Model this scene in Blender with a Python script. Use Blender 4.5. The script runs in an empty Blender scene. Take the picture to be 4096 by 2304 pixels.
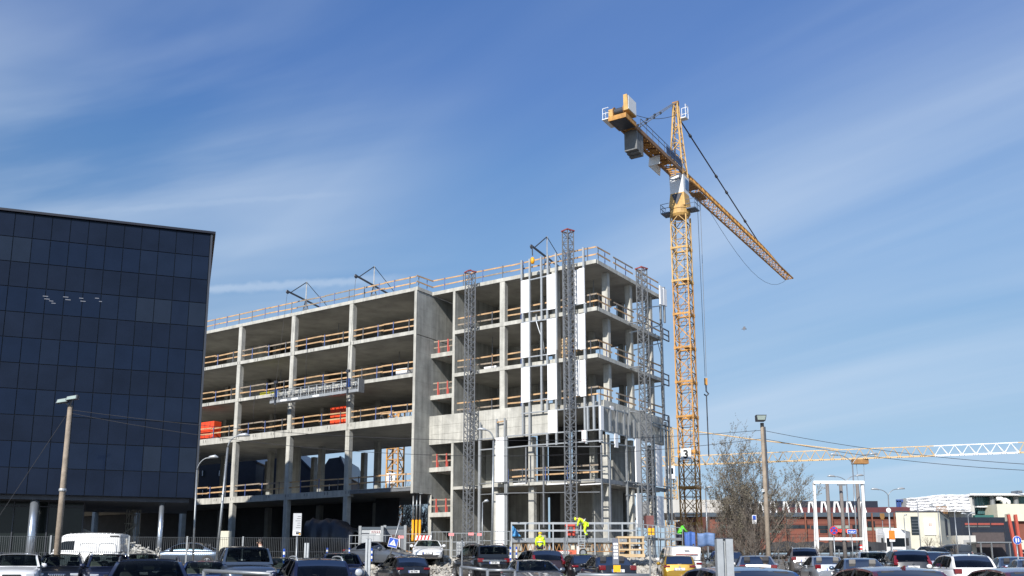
import bpy, bmesh, math, random
from mathutils import Vector, Matrix
random.seed(7)
R = math.radians
S = bpy.context.scene
COL = S.collection

# ------------------------------------------------------------------ camera, sky, sun, exposure
F, PY, PIT, EYE = 3713.0, 1564.0, math.atan(701 / 3713.0), 1.3
cam_d = bpy.data.cameras.new("Camera")
cam = bpy.data.objects.new("Camera", cam_d)
COL.objects.link(cam)
cam_d.sensor_width = 36.0
cam_d.lens = 36.0 * F / 4096.0
cam_d.shift_y = (PY - 1152.0) / 4096.0
cam_d.clip_start = 0.2
cam_d.clip_end = 6000
cam.location = (0, 0, EYE)
cam.rotation_euler = (R(90) + PIT, 0, 0)
S.camera = cam

SUN_EL, SUN_AZ = R(31.0), R(202.0)
W = bpy.data.worlds.new("World")
S.world = W
W.use_nodes = True
nt = W.node_tree
nt.nodes.clear()
def wn(t, **k):
    n = nt.nodes.new(t)
    for a, v in k.items():
        setattr(n, a, v)
    return n
def wl(a, b):
    nt.links.new(a, b)
def wmath(op, a, b=None, c=None):
    n = wn('ShaderNodeMath', operation=op)
    for i, v in enumerate((a, b, c)):
        if v is None: continue
        if isinstance(v, (int, float)): n.inputs[i].default_value = v
        else: wl(v, n.inputs[i])
    return n.outputs[0]
sky = wn('ShaderNodeTexSky', sky_type='NISHITA', sun_disc=False)
sky.sun_elevation = SUN_EL
sky.sun_rotation = SUN_AZ
sky.altitude = 0
sky.air_density = 1.0
sky.dust_density = 0.6
sky.ozone_density = 3.2
tc = wn('ShaderNodeTexCoord')
sep = wn('ShaderNodeSeparateXYZ')
wl(tc.outputs['Generated'], sep.inputs[0])
dx, dy, dz = sep.outputs
den = wmath('ADD', wmath('MAXIMUM', dz, 0.0), 0.16)
pu = wmath('DIVIDE', dx, den)
pv = wmath('DIVIDE', dy, den)
comb = wn('ShaderNodeCombineXYZ')
wl(pu, comb.inputs[0]); wl(pv, comb.inputs[1])
def cloud(rot, sx, sy, scale, lo, hi, seed, detail=6, dist=0.6):
    mp = wn('ShaderNodeMapping', vector_type='TEXTURE')       # streaks run along direction rot
    mp.inputs['Rotation'].default_value = (0, 0, R(rot))
    mp.inputs['Scale'].default_value = (1 / sx, 1 / sy, 1)
    mp.inputs['Location'].default_value = (seed, seed * 1.7, seed * .3)
    wl(comb.outputs[0], mp.inputs['Vector'])
    nz = wn('ShaderNodeTexNoise')
    nz.inputs['Scale'].default_value = scale
    nz.inputs['Detail'].default_value = detail
    nz.inputs['Roughness'].default_value = 0.5
    nz.inputs['Distortion'].default_value = dist
    wl(mp.outputs[0], nz.inputs['Vector'])
    mr = wn('ShaderNodeMapRange', interpolation_type='SMOOTHSTEP')
    mr.inputs['From Min'].default_value = lo
    mr.inputs['From Max'].default_value = hi
    wl(nz.outputs['Fac'], mr.inputs['Value'])
    return mr.outputs[0]
def wmask(v, lo, hi):
    m = wn('ShaderNodeMapRange', interpolation_type='SMOOTHSTEP')
    m.inputs['From Min'].default_value = lo
    m.inputs['From Max'].default_value = hi
    wl(v, m.inputs['Value'])
    return m.outputs[0]
left = wmask(pu, 0.05, -0.55)
right = wmask(pu, -0.1, 0.5)
sR = wmath('MULTIPLY', cloud(-46, 0.22, 1.6, 1.1, 0.36, 0.74, 3.1, 5, 0.5), right)
sL = wmath('MULTIPLY', cloud(-14, 0.40, 1.5, 1.5, 0.34, 0.72, 9.2, 5, 0.6), left)
fR = wmath('MULTIPLY', cloud(-48, 0.25, 3.5, 2.2, 0.38, 0.85, 1.3, 7, 0.4), 0.22)
veil = cloud(-35, 0.35, 0.8, 0.8, 0.34, 0.80, 5.7, 4, 0.4)
cl = wmath('ADD', wmath('MULTIPLY', sR, 0.38), wmath('MULTIPLY', sL, 0.42))
cl = wmath('ADD', cl, wmath('MULTIPLY', wmath('MULTIPLY', fR, veil), 0.7))
cl = wmath('ADD', cl, wmath('ADD', wmath('MULTIPLY', veil, 0.24), wmath('ADD', wmath('MULTIPLY', right, 0.05), 0.02)))
# contrail low on the left: a thin band round a plane through the viewer
def band(p, q, width, az0, az1):
    n = Vector(p).cross(Vector(q)).normalized()
    dt = wn('ShaderNodeVectorMath', operation='DOT_PRODUCT')
    wl(tc.outputs['Generated'], dt.inputs[0])
    dt.inputs[1].default_value = n
    nz = wn('ShaderNodeTexNoise')
    nz.inputs['Scale'].default_value = 60
    nz.inputs['Detail'].default_value = 5
    wl(tc.outputs['Generated'], nz.inputs['Vector'])
    off = wmath('MULTIPLY', wmath('SUBTRACT', nz.outputs['Fac'], 0.5), width * 1.6)
    d = wmath('ABSOLUTE', wmath('ADD', dt.outputs['Value'], off))
    m = wn('ShaderNodeMapRange', interpolation_type='SMOOTHSTEP')
    m.inputs['From Min'].default_value = width
    m.inputs['From Max'].default_value = width * 0.15
    wl(d, m.inputs['Value'])
    az = wmath('ARCTAN2', dx, dy)
    e0 = wn('ShaderNodeMapRange', interpolation_type='SMOOTHSTEP')
    e0.inputs['From Min'].default_value = az1
    e0.inputs['From Max'].default_value = az0
    wl(az, e0.inputs['Value'])
    return wmath('MULTIPLY', m.outputs[0], e0.outputs[0])
CP, SP = math.cos(PIT), math.sin(PIT)
def rayv(u, v):
    x, y = (u - 2048) / F, (PY - v) / F
    d = Vector((x, CP - y * SP, SP + y * CP))
    return d / d.y
trail = band(rayv(830, 1160), rayv(1450, 1122), 0.0065, R(-11), R(-5))
cl = wmath('ADD', cl, wmath('MULTIPLY', trail, 0.3))
trail2 = band(rayv(700, 822), rayv(1250, 782), 0.004, R(-14), R(-9))
cl = wmath('ADD', cl, wmath('MULTIPLY', trail2, 0.05))
cl = wmath('MINIMUM', cl, 0.8)
tint = wn('ShaderNodeMix', data_type='RGBA', blend_type='MULTIPLY')
tint.inputs['Factor'].default_value = 1.0
wl(sky.outputs[0], tint.inputs['A'])
ramp = wn('ShaderNodeValToRGB')          # colour balance of clear air by height above the horizon
RAMP = [(0.014, (0.423, 0.438, 0.588)),
    (0.063, (0.419, 0.366, 0.399)),
    (0.142, (0.540, 0.429, 0.384)),
    (0.233, (0.599, 0.500, 0.435)),
    (0.322, (0.544, 0.530, 0.505)),
    (0.406, (0.476, 0.517, 0.547)),
    (0.483, (0.379, 0.457, 0.571)),
    (0.552, (0.372, 0.463, 0.596)),]
cr_ = ramp.color_ramp
while len(cr_.elements) < len(RAMP): cr_.elements.new(0.5)
for e_, (p_, c_) in zip(cr_.elements, sorted(RAMP)):
    e_.position = p_
    u_ = 1 + .12 * min(1, p_ / .5)
    e_.color = (0.78 * c_[0] * 2 / 1.4 * u_, 1.03 * c_[1] * 2 / 1.4 * u_, 1.20 * c_[2] * 2 / 1.4 * u_, 1)
wl(dz, ramp.inputs['Fac'])
sc_ = wn('ShaderNodeVectorMath', operation='SCALE')
sc_.inputs['Scale'].default_value = 1.4
wl(ramp.outputs['Color'], sc_.inputs[0])
wl(sc_.outputs[0], tint.inputs['B'])
mix = wn('ShaderNodeMix', data_type='RGBA')
wl(cl, mix.inputs['Factor'])
wl(tint.outputs['Result'], mix.inputs['A'])
mix.inputs['B'].default_value = (6.4, 7.5, 9.0, 1)
bg = wn('ShaderNodeBackground')
bg.inputs['Strength'].default_value = 0.085
wl(mix.outputs['Result'], bg.inputs['Color'])
wo = wn('ShaderNodeOutputWorld')
wl(bg.outputs[0], wo.inputs['Surface'])

sl = bpy.data.lights.new("Sun", 'SUN')
sl.energy = 5.0
sl.angle = R(0.53)
sl.color = (1.0, 0.955, 0.88)
so = bpy.data.objects.new("Sun", sl)
COL.objects.link(so)
so.location = (-60, -120, 90)
sdir = Vector((math.sin(R(22)) * math.cos(SUN_EL), math.cos(R(22)) * math.cos(SUN_EL), -math.sin(SUN_EL)))
so.rotation_euler = sdir.to_track_quat('-Z', 'Y').to_euler()
S.view_settings.view_transform = 'Standard'
S.view_settings.look = 'None'
S.view_settings.exposure = 0.25
S.view_settings.gamma = 1.0
S.view_settings.use_curve_mapping = False
S.cycles.max_bounces = 6
S.cycles.transparent_max_bounces = 16

# ------------------------------------------------------------------ measuring helpers
CAM = Vector((0, 0, EYE))
def at(u, v, Y):                       # the point seen at photo pixel (u, v), Y metres ahead
    return CAM + rayv(u, v) * Y
def on(u, v, P0, n):                   # the point of a plane seen at (u, v)
    r = rayv(u, v)
    return CAM + r * ((P0 - CAM).dot(n) / r.dot(n))
def zat(v, Y):
    return at(2048, v, Y).z
def lerp(x, xs, ys):
    if x <= xs[0]: return ys[0]
    for i in range(1, len(xs)):
        if x <= xs[i]:
            t = (x - xs[i - 1]) / (xs[i] - xs[i - 1])
            return ys[i - 1] + (ys[i] - ys[i - 1]) * t
    return ys[-1]
def sstep(x, a, b):
    t = min(1, max(0, (x - a) / (b - a)))
    return t * t * (3 - 2 * t)
def gz(x, y):                          # height of the ground
    yy = max(y, 4)
    r = x / yy
    zl = lerp(y, (0, 20, 32, 40, 46, 52, 60, 70, 100, 200), (0, 0, .08, .18, .42, 1.0, 1.5, 1.8, 1.9, 2.6))
    zm = lerp(y, (0, 20, 32, 41, 46, 51, 53, 58, 62, 70, 110, 200), (0, 0, .13, .25, .38, .56, .78, 1.6, 1.78, 1.85, 2.0, 2.8))
    zr = lerp(y, (0, 20, 32, 42, 50, 58, 66, 90, 130, 180, 260, 600), (0, -.05, .1, .3, .5, .74, .95, 1.4, 2.4, 3.6, 4.0, 4.0))
    a = sstep(r, -.24, -.17)
    z = zl + (zm - zl) * a
    b = sstep(r, .17, .25)
    return z + (zr - z) * b
def gp(u, Y):                          # ground point under photo column u
    x = rayv(u, 2230).x * Y
    return Vector((x, Y, gz(x, Y)))

# ------------------------------------------------------------------ materials
MATS = {}
def mat(name, col, rough=.6, metal=0, var=.12, scale=3, bump=0, bscale=None, coat=0, spec=.5, emis=None, stain=0, grid=0):
    if name in MATS: return MATS[name]
    m = bpy.data.materials.new(name)
    m.use_nodes = True
    t = m.node_tree
    b = t.nodes['Principled BSDF']
    b.inputs['Roughness'].default_value = rough
    b.inputs['Metallic'].default_value = metal
    b.inputs['Specular IOR Level'].default_value = spec
    b.inputs['Coat Weight'].default_value = coat
    b.inputs['Coat Roughness'].default_value = .04
    c = (*col, 1)
    tcn = t.nodes.new('ShaderNodeTexCoord')
    if var > 0:
        nz = t.nodes.new('ShaderNodeTexNoise')
        nz.inputs['Scale'].default_value = scale
        nz.inputs['Detail'].default_value = 6
        nz.inputs['Roughness'].default_value = .62
        t.links.new(tcn.outputs['Object'], nz.inputs['Vector'])
        rp = t.nodes.new('ShaderNodeMapRange')
        rp.inputs['From Min'].default_value = .28
        rp.inputs['From Max'].default_value = .72
        rp.inputs['To Min'].default_value = 1 - var
        rp.inputs['To Max'].default_value = 1 + var
        t.links.new(nz.outputs['Fac'], rp.inputs['Value'])
        out = rp.outputs[0]
        if stain > 0:
            mp = t.nodes.new('ShaderNodeMapping')
            mp.inputs['Scale'].default_value = (2.2, 2.2, .16)
            t.links.new(tcn.outputs['Object'], mp.inputs['Vector'])
            n2 = t.nodes.new('ShaderNodeTexNoise')
            n2.inputs['Scale'].default_value = 1.4
            n2.inputs['Detail'].default_value = 5
            t.links.new(mp.outputs[0], n2.inputs['Vector'])
            r2 = t.nodes.new('ShaderNodeMapRange')
            r2.inputs['From Min'].default_value = .35
            r2.inputs['From Max'].default_value = .75
            r2.inputs['To Min'].default_value = 1 + stain * .3
            r2.inputs['To Max'].default_value = 1 - stain
            t.links.new(n2.outputs['Fac'], r2.inputs['Value'])
            mu = t.nodes.new('ShaderNodeMath'); mu.operation = 'MULTIPLY'
            t.links.new(out, mu.inputs[0]); t.links.new(r2.outputs[0], mu.inputs[1])
            out = mu.outputs[0]
        if grid:                       # shuttering joints: faint lines every few metres along the building's axes
            def nd(op, a, b=None):
                n = t.nodes.new('ShaderNodeMath'); n.operation = op
                for i, q in enumerate((a, b)):
                    if q is None: continue
                    if isinstance(q, (int, float)): n.inputs[i].default_value = q
                    else: t.links.new(q, n.inputs[i])
                return n.outputs[0]
            msk = None
            for ax, per, wd in (((-.8338, .552, 0), 2.4, .028), ((.552, .8338, 0), 1.2, .03), ((0, 0, 1), 1.25, .022)):
                dp = t.nodes.new('ShaderNodeVectorMath'); dp.operation = 'DOT_PRODUCT'
                t.links.new(tcn.outputs['Object'], dp.inputs[0]); dp.inputs[1].default_value = ax
                q = nd('LESS_THAN', nd('FRACT', nd('ADD', nd('DIVIDE', dp.outputs['Value'], per), .37)), wd / per)
                msk = q if msk is None else nd('MAXIMUM', msk, q)
            out = nd('MULTIPLY', out, nd('ADD', nd('MULTIPLY', msk, grid), 1.0))
        vm = t.nodes.new('ShaderNodeVectorMath'); vm.operation = 'SCALE'
        vm.inputs[0].default_value = col
        t.links.new(out, vm.inputs['Scale'])
        t.links.new(vm.outputs[0], b.inputs['Base Color'])
    else:
        b.inputs['Base Color'].default_value = c
    if bump > 0:
        n3 = t.nodes.new('ShaderNodeTexNoise')
        n3.inputs['Scale'].default_value = bscale or scale * 6
        n3.inputs['Detail'].default_value = 4
        t.links.new(tcn.outputs['Object'], n3.inputs['Vector'])
        bp = t.nodes.new('ShaderNodeBump')
        bp.inputs['Strength'].default_value = bump
        bp.inputs['Distance'].default_value = .05
        t.links.new(n3.outputs['Fac'], bp.inputs['Height'])
        t.links.new(bp.outputs[0], b.inputs['Normal'])
    if emis:
        b.inputs['Emission Color'].default_value = (*emis[0], 1)
        b.inputs['Emission Strength'].default_value = emis[1]
    MATS[name] = m
    return m
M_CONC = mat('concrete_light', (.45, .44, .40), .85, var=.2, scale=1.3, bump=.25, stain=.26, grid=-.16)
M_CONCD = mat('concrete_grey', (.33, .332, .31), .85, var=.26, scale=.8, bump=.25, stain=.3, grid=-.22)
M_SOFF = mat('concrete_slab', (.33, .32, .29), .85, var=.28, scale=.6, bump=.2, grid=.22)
M_WOOD = mat('board_timber', (.47, .30, .16), .75, var=.38, scale=1.1)
M_WOODG = mat('weathered_timber', (.27, .22, .17), .85, var=.3, scale=3, bump=.3)
M_PALL = mat('pallet_timber', (.52, .38, .22), .75, var=.25, scale=2)
M_BLUEP = mat('blue_painted_steel', (.03, .07, .24), .5, var=.1)
M_DKST = mat('dark_steel', (.06, .065, .08), .5, .4, var=.2)
M_GALV = mat('galvanised_steel', (.27, .285, .30), .42, .55, var=.18, scale=6)
M_GALVP = mat('galvanised_post', (.40, .42, .44), .45, .4, var=.15, scale=8)
M_GALVL = mat('zinc_profile', (.39, .41, .43), .4, .35, var=.1, scale=4)
M_GREYST = mat('mast_grey_steel', (.20, .21, .225), .5, .3, var=.2, scale=5)
M_WHITE = mat('white_board', (.80, .80, .81), .55, var=.03, scale=2)
M_WPAINT = mat('white_paint', (.78, .78, .77), .45, var=.05, scale=3)
M_CRANE = mat('crane_yellow', (.50, .245, .055), .6, var=.32, scale=2.2, stain=.3)
M_CRANEL = mat('crane_pale_yellow', (.54, .33, .11), .6, var=.25, scale=2, stain=.2)
M_RUST = mat('rusty_yellow', (.30, .15, .05), .7, var=.3, scale=2)
M_REDST = mat('red_steel', (.45, .05, .03), .5, var=.15)
M_ORANGE = mat('orange_plastic', (.75, .07, .02), .45, var=.12, scale=3)
M_PROP = mat('prop_yellow', (.80, .36, .01), .5, var=.1)
M_CABLE = mat('black_cable', (.025, .025, .028), .6, var=0)
M_BLACK = mat('black_plastic', (.016, .016, .018), .5, var=0)
M_RUBBER = mat('tyre_rubber', (.02, .02, .02), .85, var=0)
M_TARP = mat('dark_tarpaulin', (.012, .015, .024), .45, var=.3, scale=2, bump=.5, bscale=3)
M_BTARP = mat('blue_tarpaulin', (.06, .26, .52), .45, var=.15, scale=2)
M_RED = mat('sign_red', (.62, .03, .03), .45, var=.05)
M_SBLUE = mat('sign_blue', (.02, .08, .42), .4, var=.05)
M_SWHITE = mat('sign_white', (.8, .8, .8), .45, var=.03)
M_SYEL = mat('sign_yellow', (.82, .42, .01), .5, var=.05)
M_SORA = mat('sign_orange', (.75, .20, .02), .5, var=.05)
M_HIVIS = mat('hi_vis_yellow', (.62, .85, .02), .65, var=.06, emis=None)
M_HIGREEN = mat('hi_vis_green', (.12, .62, .04), .65, var=.08)
M_SKIN = mat('skin', (.5, .3, .22), .6, var=.04)
M_NAVY = mat('navy_cloth', (.02, .025, .045), .85, var=.1)
M_REFL = mat('reflective_tape', (.6, .62, .62), .35, .3, var=0)
M_BARK = mat('bark', (.15, .125, .105), .9, var=.3, scale=8)
M_BUD = mat('buds', (.16, .14, .10), .8, var=.2)
M_GLASSD = mat('dark_glass', (.007, .010, .014), .05, var=0, spec=.5)
M_GLASSD.node_tree.nodes['Principled BSDF'].inputs['IOR'].default_value = 1.27
def see_through(name, tint):           # tinted car glass: clear pane with a mirror sheen
    m = bpy.data.materials.new(name); m.use_nodes = True; t = m.node_tree; t.nodes.clear()
    tr = t.nodes.new('ShaderNodeBsdfTransparent'); tr.inputs[0].default_value = (*tint, 1)
    gl = t.nodes.new('ShaderNodeBsdfGlossy'); gl.inputs['Roughness'].default_value = .03; gl.inputs[0].default_value = (.36, .37, .39, 1)
    fr = t.nodes.new('ShaderNodeFresnel'); fr.inputs[0].default_value = 1.38
    mx = t.nodes.new('ShaderNodeMixShader'); ou = t.nodes.new('ShaderNodeOutputMaterial')
    t.links.new(fr.outputs[0], mx.inputs[0]); t.links.new(tr.outputs[0], mx.inputs[1]); t.links.new(gl.outputs[0], mx.inputs[2]); t.links.new(mx.outputs[0], ou.inputs[0])
    return m
M_CARGL = see_through('car_glass', (.42, .50, .48)); M_CARGLD = see_through('privacy_glass', (.10, .11, .12))
M_SEATD = mat('seat_dark', (.035, .035, .04), .8, var=.1); M_SEATL = mat('seat_light', (.16, .15, .14), .8, var=.1); M_CABIN = mat('cabin_lining', (.05, .05, .052), .85, var=.1)
M_CHROME = mat('chrome', (.7, .7, .72), .12, 1, var=0)
M_RIM = mat('alloy_rim', (.5, .5, .52), .3, .8, var=0)
M_TAIL = mat('taillight_red', (.15, .006, .009), .15, var=0, coat=1)
M_HEAD = mat('headlight_glass', (.55, .57, .6), .08, .3, var=0, coat=1)
M_PLATE = mat('plate_white', (.72, .72, .72), .5, var=0)

# ------------------------------------------------------------------ mesh builder
class MB:
    def __init__(s): s.v = []; s.f = []
    def quad(s, a, b, c, d):
        n = len(s.v); s.v += [Vector(a), Vector(b), Vector(c), Vector(d)]; s.f.append((n, n + 1, n + 2, n + 3)); return s
    def hexa(s, p):                    # 8 corners: bottom loop 0-3, top loop 4-7
        n = len(s.v); s.v += [Vector(q) for q in p]
        for f in ((3, 2, 1, 0), (4, 5, 6, 7), (0, 1, 5, 4), (1, 2, 6, 5), (2, 3, 7, 6), (3, 0, 4, 7)):
            s.f.append(tuple(n + i for i in f))
        return s
    def box(s, x0, x1, y0, y1, z0, z1):
        return s.hexa([(x0, y0, z0), (x1, y0, z0), (x1, y1, z0), (x0, y1, z0), (x0, y0, z1), (x1, y0, z1), (x1, y1, z1), (x0, y1, z1)])
    def bar(s, p, q, w, h=None, up=(0, 0, 1)):
        p, q = Vector(p), Vector(q); h = h or w
        d = (q - p)
        if d.length < 1e-6: return s
        d.normalize(); u = Vector(up)
        if abs(d.dot(u)) > .98: u = Vector((1, 0, 0)) if abs(d.x) < .9 else Vector((0, 1, 0))
        x = d.cross(u).normalized() * (w / 2); y = x.cross(d).normalized() * (h / 2)
        return s.hexa([p - x - y, p + x - y, p + x + y, p - x + y, q - x - y, q + x - y, q + x + y, q - x + y])
    def tube(s, pts, rad, n=8, cap=True):
        pts = [Vector(p) for p in pts]
        rads = rad if isinstance(rad, (list, tuple)) else [rad] * len(pts)
        base = len(s.v); prev = None
        for i, p in enumerate(pts):
            d = (pts[min(i + 1, len(pts) - 1)] - pts[max(i - 1, 0)])
            d = d.normalized() if d.length > 1e-9 else Vector((0, 0, 1))
            if prev is None:
                u = Vector((0, 0, 1)) if abs(d.z) < .9 else Vector((1, 0, 0))
                x = d.cross(u).normalized()
            else:
                x = (prev - d * prev.dot(d))
                x = x.normalized() if x.length > 1e-6 else d.orthogonal().normalized()
            prev = x; y = d.cross(x)
            for k in range(n):
                a = 2 * math.pi * k / n
                s.v.append(p + (x * math.cos(a) + y * math.sin(a)) * rads[i])
        for i in range(len(pts) - 1):
            for k in range(n):
                a, b = base + i * n + k, base + i * n + (k + 1) % n
                s.f.append((a, b, b + n, a + n))
        if cap:
            s.f.append(tuple(base + k for k in reversed(range(n))))
            e = base + (len(pts) - 1) * n
            s.f.append(tuple(e + k for k in range(n)))
        return s
    def lathe(s, c, prof, n=16, axis=(0, 0, 1)):
        c = Vector(c); ax = Vector(axis).normalized(); x = ax.orthogonal().normalized(); y = ax.cross(x)
        base = len(s.v)
        for r, h in prof:
            for k in range(n):
                a = 2 * math.pi * k / n
                s.v.append(c + ax * h + (x * math.cos(a) + y * math.sin(a)) * max(r, 1e-4))
        for i in range(len(prof) - 1):
            for k in range(n):
                a, b = base + i * n + k, base + i * n + (k + 1) % n
                s.f.append((a, b, b + n, a + n))
        s.f.append(tuple(base + k for k in reversed(range(n))))
        e = base + (len(prof) - 1) * n
        s.f.append(tuple(e + k for k in range(n)))
        return s
    def prism(s, poly, off):           # polygon (3-D points) extruded by vector off
        n = len(s.v); k = len(poly); off = Vector(off)
        s.v += [Vector(p) for p in poly] + [Vector(p) + off for p in poly]
        s.f.append(tuple(n + i for i in reversed(range(k)))); s.f.append(tuple(n + k + i for i in range(k)))
        for i in range(k):
            j = (i + 1) % k
            s.f.append((n + i, n + j, n + k + j, n + k + i))
        return s
    def grid(s, rows):                 # rows of points
        n = len(s.v); w = len(rows[0])
        for r in rows: s.v += [Vector(p) for p in r]
        for i in range(len(rows) - 1):
            for j in range(w - 1):
                a = n + i * w + j
                s.f.append((a, a + 1, a + w + 1, a + w))
        return s
    def build(s, name, m, parent=None, smooth=False, local=False, fixn=True, bevel=0):
        me = bpy.data.meshes.new(name)
        o = bpy.data.objects.new(name, me)
        COL.objects.link(o)
        off = Vector((0, 0, 0))
        if parent is not None:
            o.parent = parent
            if not local:
                q = parent
                while q is not None: off = off + q.location; q = q.parent
        elif not local and s.v:
            lo = Vector((min(p.x for p in s.v), min(p.y for p in s.v), min(p.z for p in s.v)))
            hi = Vector((max(p.x for p in s.v), max(p.y for p in s.v), 0))
            off = Vector(((lo.x + hi.x) / 2, (lo.y + hi.y) / 2, lo.z))
            o.location = off
        me.from_pydata([tuple(p - off) for p in s.v], [], s.f)
        if fixn:
            bm = bmesh.new(); bm.from_mesh(me)
            bmesh.ops.recalc_face_normals(bm, faces=bm.faces)
            bm.to_mesh(me); bm.free()
        me.materials.append(m)
        if smooth:
            for p in me.polygons: p.use_smooth = True
        if bevel:
            bv = o.modifiers.new('bevel', 'BEVEL'); bv.width = bevel; bv.segments = 2; bv.limit_method = 'ANGLE'; bv.angle_limit = R(40)
        me.update()
        return o
def tag(o, label=None, cat=None, group=None, kind=None):
    if label: o['label'] = label
    if cat: o['category'] = cat
    if group: o['group'] = group
    if kind: o['kind'] = kind
    return o
def thing(name, loc, label, cat, group=None, rz=0):
    o = bpy.data.objects.new(name, None)
    o.empty_display_size = .3
    COL.objects.link(o)
    o.location = loc; o.rotation_euler = (0, 0, rz)
    return tag(o, label, cat, group)
def copy_tree(o, parent=None):
    c = o.copy(); COL.objects.link(c); c.parent = parent
    for ch in list(o.children): copy_tree(ch, c)
    return c
def text(name, s, m, origin, right, up, h, parent=None, depth=.004, align='LEFT', xs=1.0, bold=0):
    cu = bpy.data.curves.new(name, 'FONT')
    cu.body = s; cu.size = h * 1.38; cu.extrude = depth; cu.offset = bold; cu.align_x = align; cu.resolution_u = 2
    tmp = bpy.data.objects.new(name, cu); COL.objects.link(tmp)
    dg = bpy.context.evaluated_depsgraph_get()
    me = bpy.data.meshes.new_from_object(tmp.evaluated_get(dg))
    bpy.data.objects.remove(tmp)
    o = bpy.data.objects.new(name, me); COL.objects.link(o)
    x = Vector(right).normalized(); y = Vector(up).normalized(); z = x.cross(y)
    mw = Matrix.Translation(Vector(origin)) @ Matrix((x * xs, y, z)).transposed().to_4x4()
    me.transform(mw)
    if parent is not None:
        o.parent = parent
        off = Vector((0, 0, 0)); q = parent
        while q is not None: off = off + q.location; q = q.parent
        me.transform(Matrix.Translation(-off))
    me.materials.clear(); me.materials.append(m)
    return o
def lattice(mb, p, q, w, n, chord=.1, web=.06, side=None, kind='x', w2=None):
    """square lattice beam from p to q"""
    p, q = Vector(p), Vector(q); d = (q - p); L = d.length; d.normalize()
    sx = Vector(side) if side is not None else d.orthogonal()
    sx = (sx - d * sx.dot(d)).normalized(); sy = d.cross(sx)
    w2 = w2 or w
    cs = [(-1, -1), (1, -1), (1, 1), (-1, 1)]
    c = lambda i, t: p + d * (L * t) + sx * (cs[i % 4][0] * w / 2) + sy * (cs[i % 4][1] * w2 / 2)
    for i in range(4): mb.bar(c(i, 0), c(i, 1), chord, up=sx)
    for k in range(n):
        t0, t1 = k / n, (k + 1) / n
        for i in range(4):
            if kind == 'x' :
                mb.bar(c(i, t0), c(i + 1, t1), web, up=sx) if (k + i) % 2 == 0 else mb.bar(c(i + 1, t0), c(i, t1), web, up=sx)
                mb.bar(c(i, t1), c(i + 1, t1), web, up=sx)
            elif kind == 'k':          # diamonds: two diagonals meeting at mid face
                mid = (c(i, t0) + c(i + 1, t0)) / 2 if k % 2 == 0 else (c(i, t1) + c(i + 1, t1)) / 2
                a, b = (c(i, t1), c(i + 1, t1)) if k % 2 == 0 else (c(i, t0), c(i + 1, t0))
                mb.bar(mid, a, web, up=sx); mb.bar(mid, b, web, up=sx)
                mb.bar(a, b, web, up=sx)
    return mb
# ------------------------------------------------------------------ ground
def make_ground():
    xs = [-900, -500, -300, -180, -120, -90, -75] + [-66 + i * 1.5 for i in range(0, 89)] + [75, 90, 120, 180, 300, 500, 900]
    ys = [-60, -20, 0, 8, 16, 22, 28, 32] + [34 + i * .75 for i in range(0, 52)] + [74, 80, 90, 100, 115, 130, 150, 175, 200, 240, 300, 420, 700, 1500, 4000]
    rows = []
    for y in ys:
        row = []
        for x in xs:
            z = gz(x, y)
            r = x / max(y, 4)
            if 50 < y < 62 and -.2 < r < .22: z += (random.random() - .5) * .10
            row.append((x * (1 if y < 700 else 4), y, z))
        rows.append(row)
    m = bpy.data.materials.new('site_ground')
    m.use_nodes = True
    t = m.node_tree; b = t.nodes['Principled BSDF']
    b.inputs['Roughness'].default_value = .95
    tcn = t.nodes.new('ShaderNodeTexCoord')
    n1 = t.nodes.new('ShaderNodeTexNoise'); n1.inputs['Scale'].default_value = .25; n1.inputs['Detail'].default_value = 8
    n2 = t.nodes.new('ShaderNodeTexNoise'); n2.inputs['Scale'].default_value = 6; n2.inputs['Detail'].default_value = 6
    for n in (n1, n2): t.links.new(tcn.outputs['Object'], n.inputs['Vector'])
    rp = t.nodes.new('ShaderNodeValToRGB')
    rp.color_ramp.elements[0].position = .35; rp.color_ramp.elements[0].color = (.10, .085, .065, 1)
    rp.color_ramp.elements[1].position = .65; rp.color_ramp.elements[1].color = (.26, .235, .20, 1)
    mx = t.nodes.new('ShaderNodeMix')
    mx.data_type = 'FLOAT'; mx.inputs['Factor'].default_value = .5
    t.links.new(n1.outputs['Fac'], mx.inputs['A']); t.links.new(n2.outputs['Fac'], mx.inputs['B'])
    t.links.new(mx.outputs['Result'], rp.inputs['Fac'])
    t.links.new(rp.outputs[0], b.inputs['Base Color'])
    bp = t.nodes.new('ShaderNodeBump'); bp.inputs['Strength'].default_value = .5; bp.inputs['Distance'].default_value = .1
    t.links.new(n2.outputs['Fac'], bp.inputs['Height']); t.links.new(bp.outputs[0], b.inputs['Normal'])
    o = MB().grid(rows).build('ground', m, smooth=False)
    for p in o.data.polygons: p.use_smooth = True
    tag(o, kind='structure')
    # asphalt sheet of the car park, 4 mm over the ground
    rows = [[(x, y, gz(x, y) + .004) for x in [-40 + i * 2 for i in range(41)]] for y in [-30, -10, 0, 6, 12, 16, 20, 24, 28, 31, 34, 37, 40, 43, 46, 49]]
    tag(MB().grid(rows).build('parking_lot', mat('asphalt', (.055, .055, .058), .9, var=.2, scale=2, bump=.3), smooth=True), kind='structure')
    rows = [[(x, y, gz(x, y) + .006) for x in [12 + i * 4 for i in range(50)]] for y in [104, 110, 116, 122, 130, 138, 146, 155, 165, 175, 190]]
    tag(MB().grid(rows).build('street', mat('asphalt_far', (.17, .165, .155), .9, var=.2, scale=.5, bump=.1), smooth=True), kind='structure')
make_ground()

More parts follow.
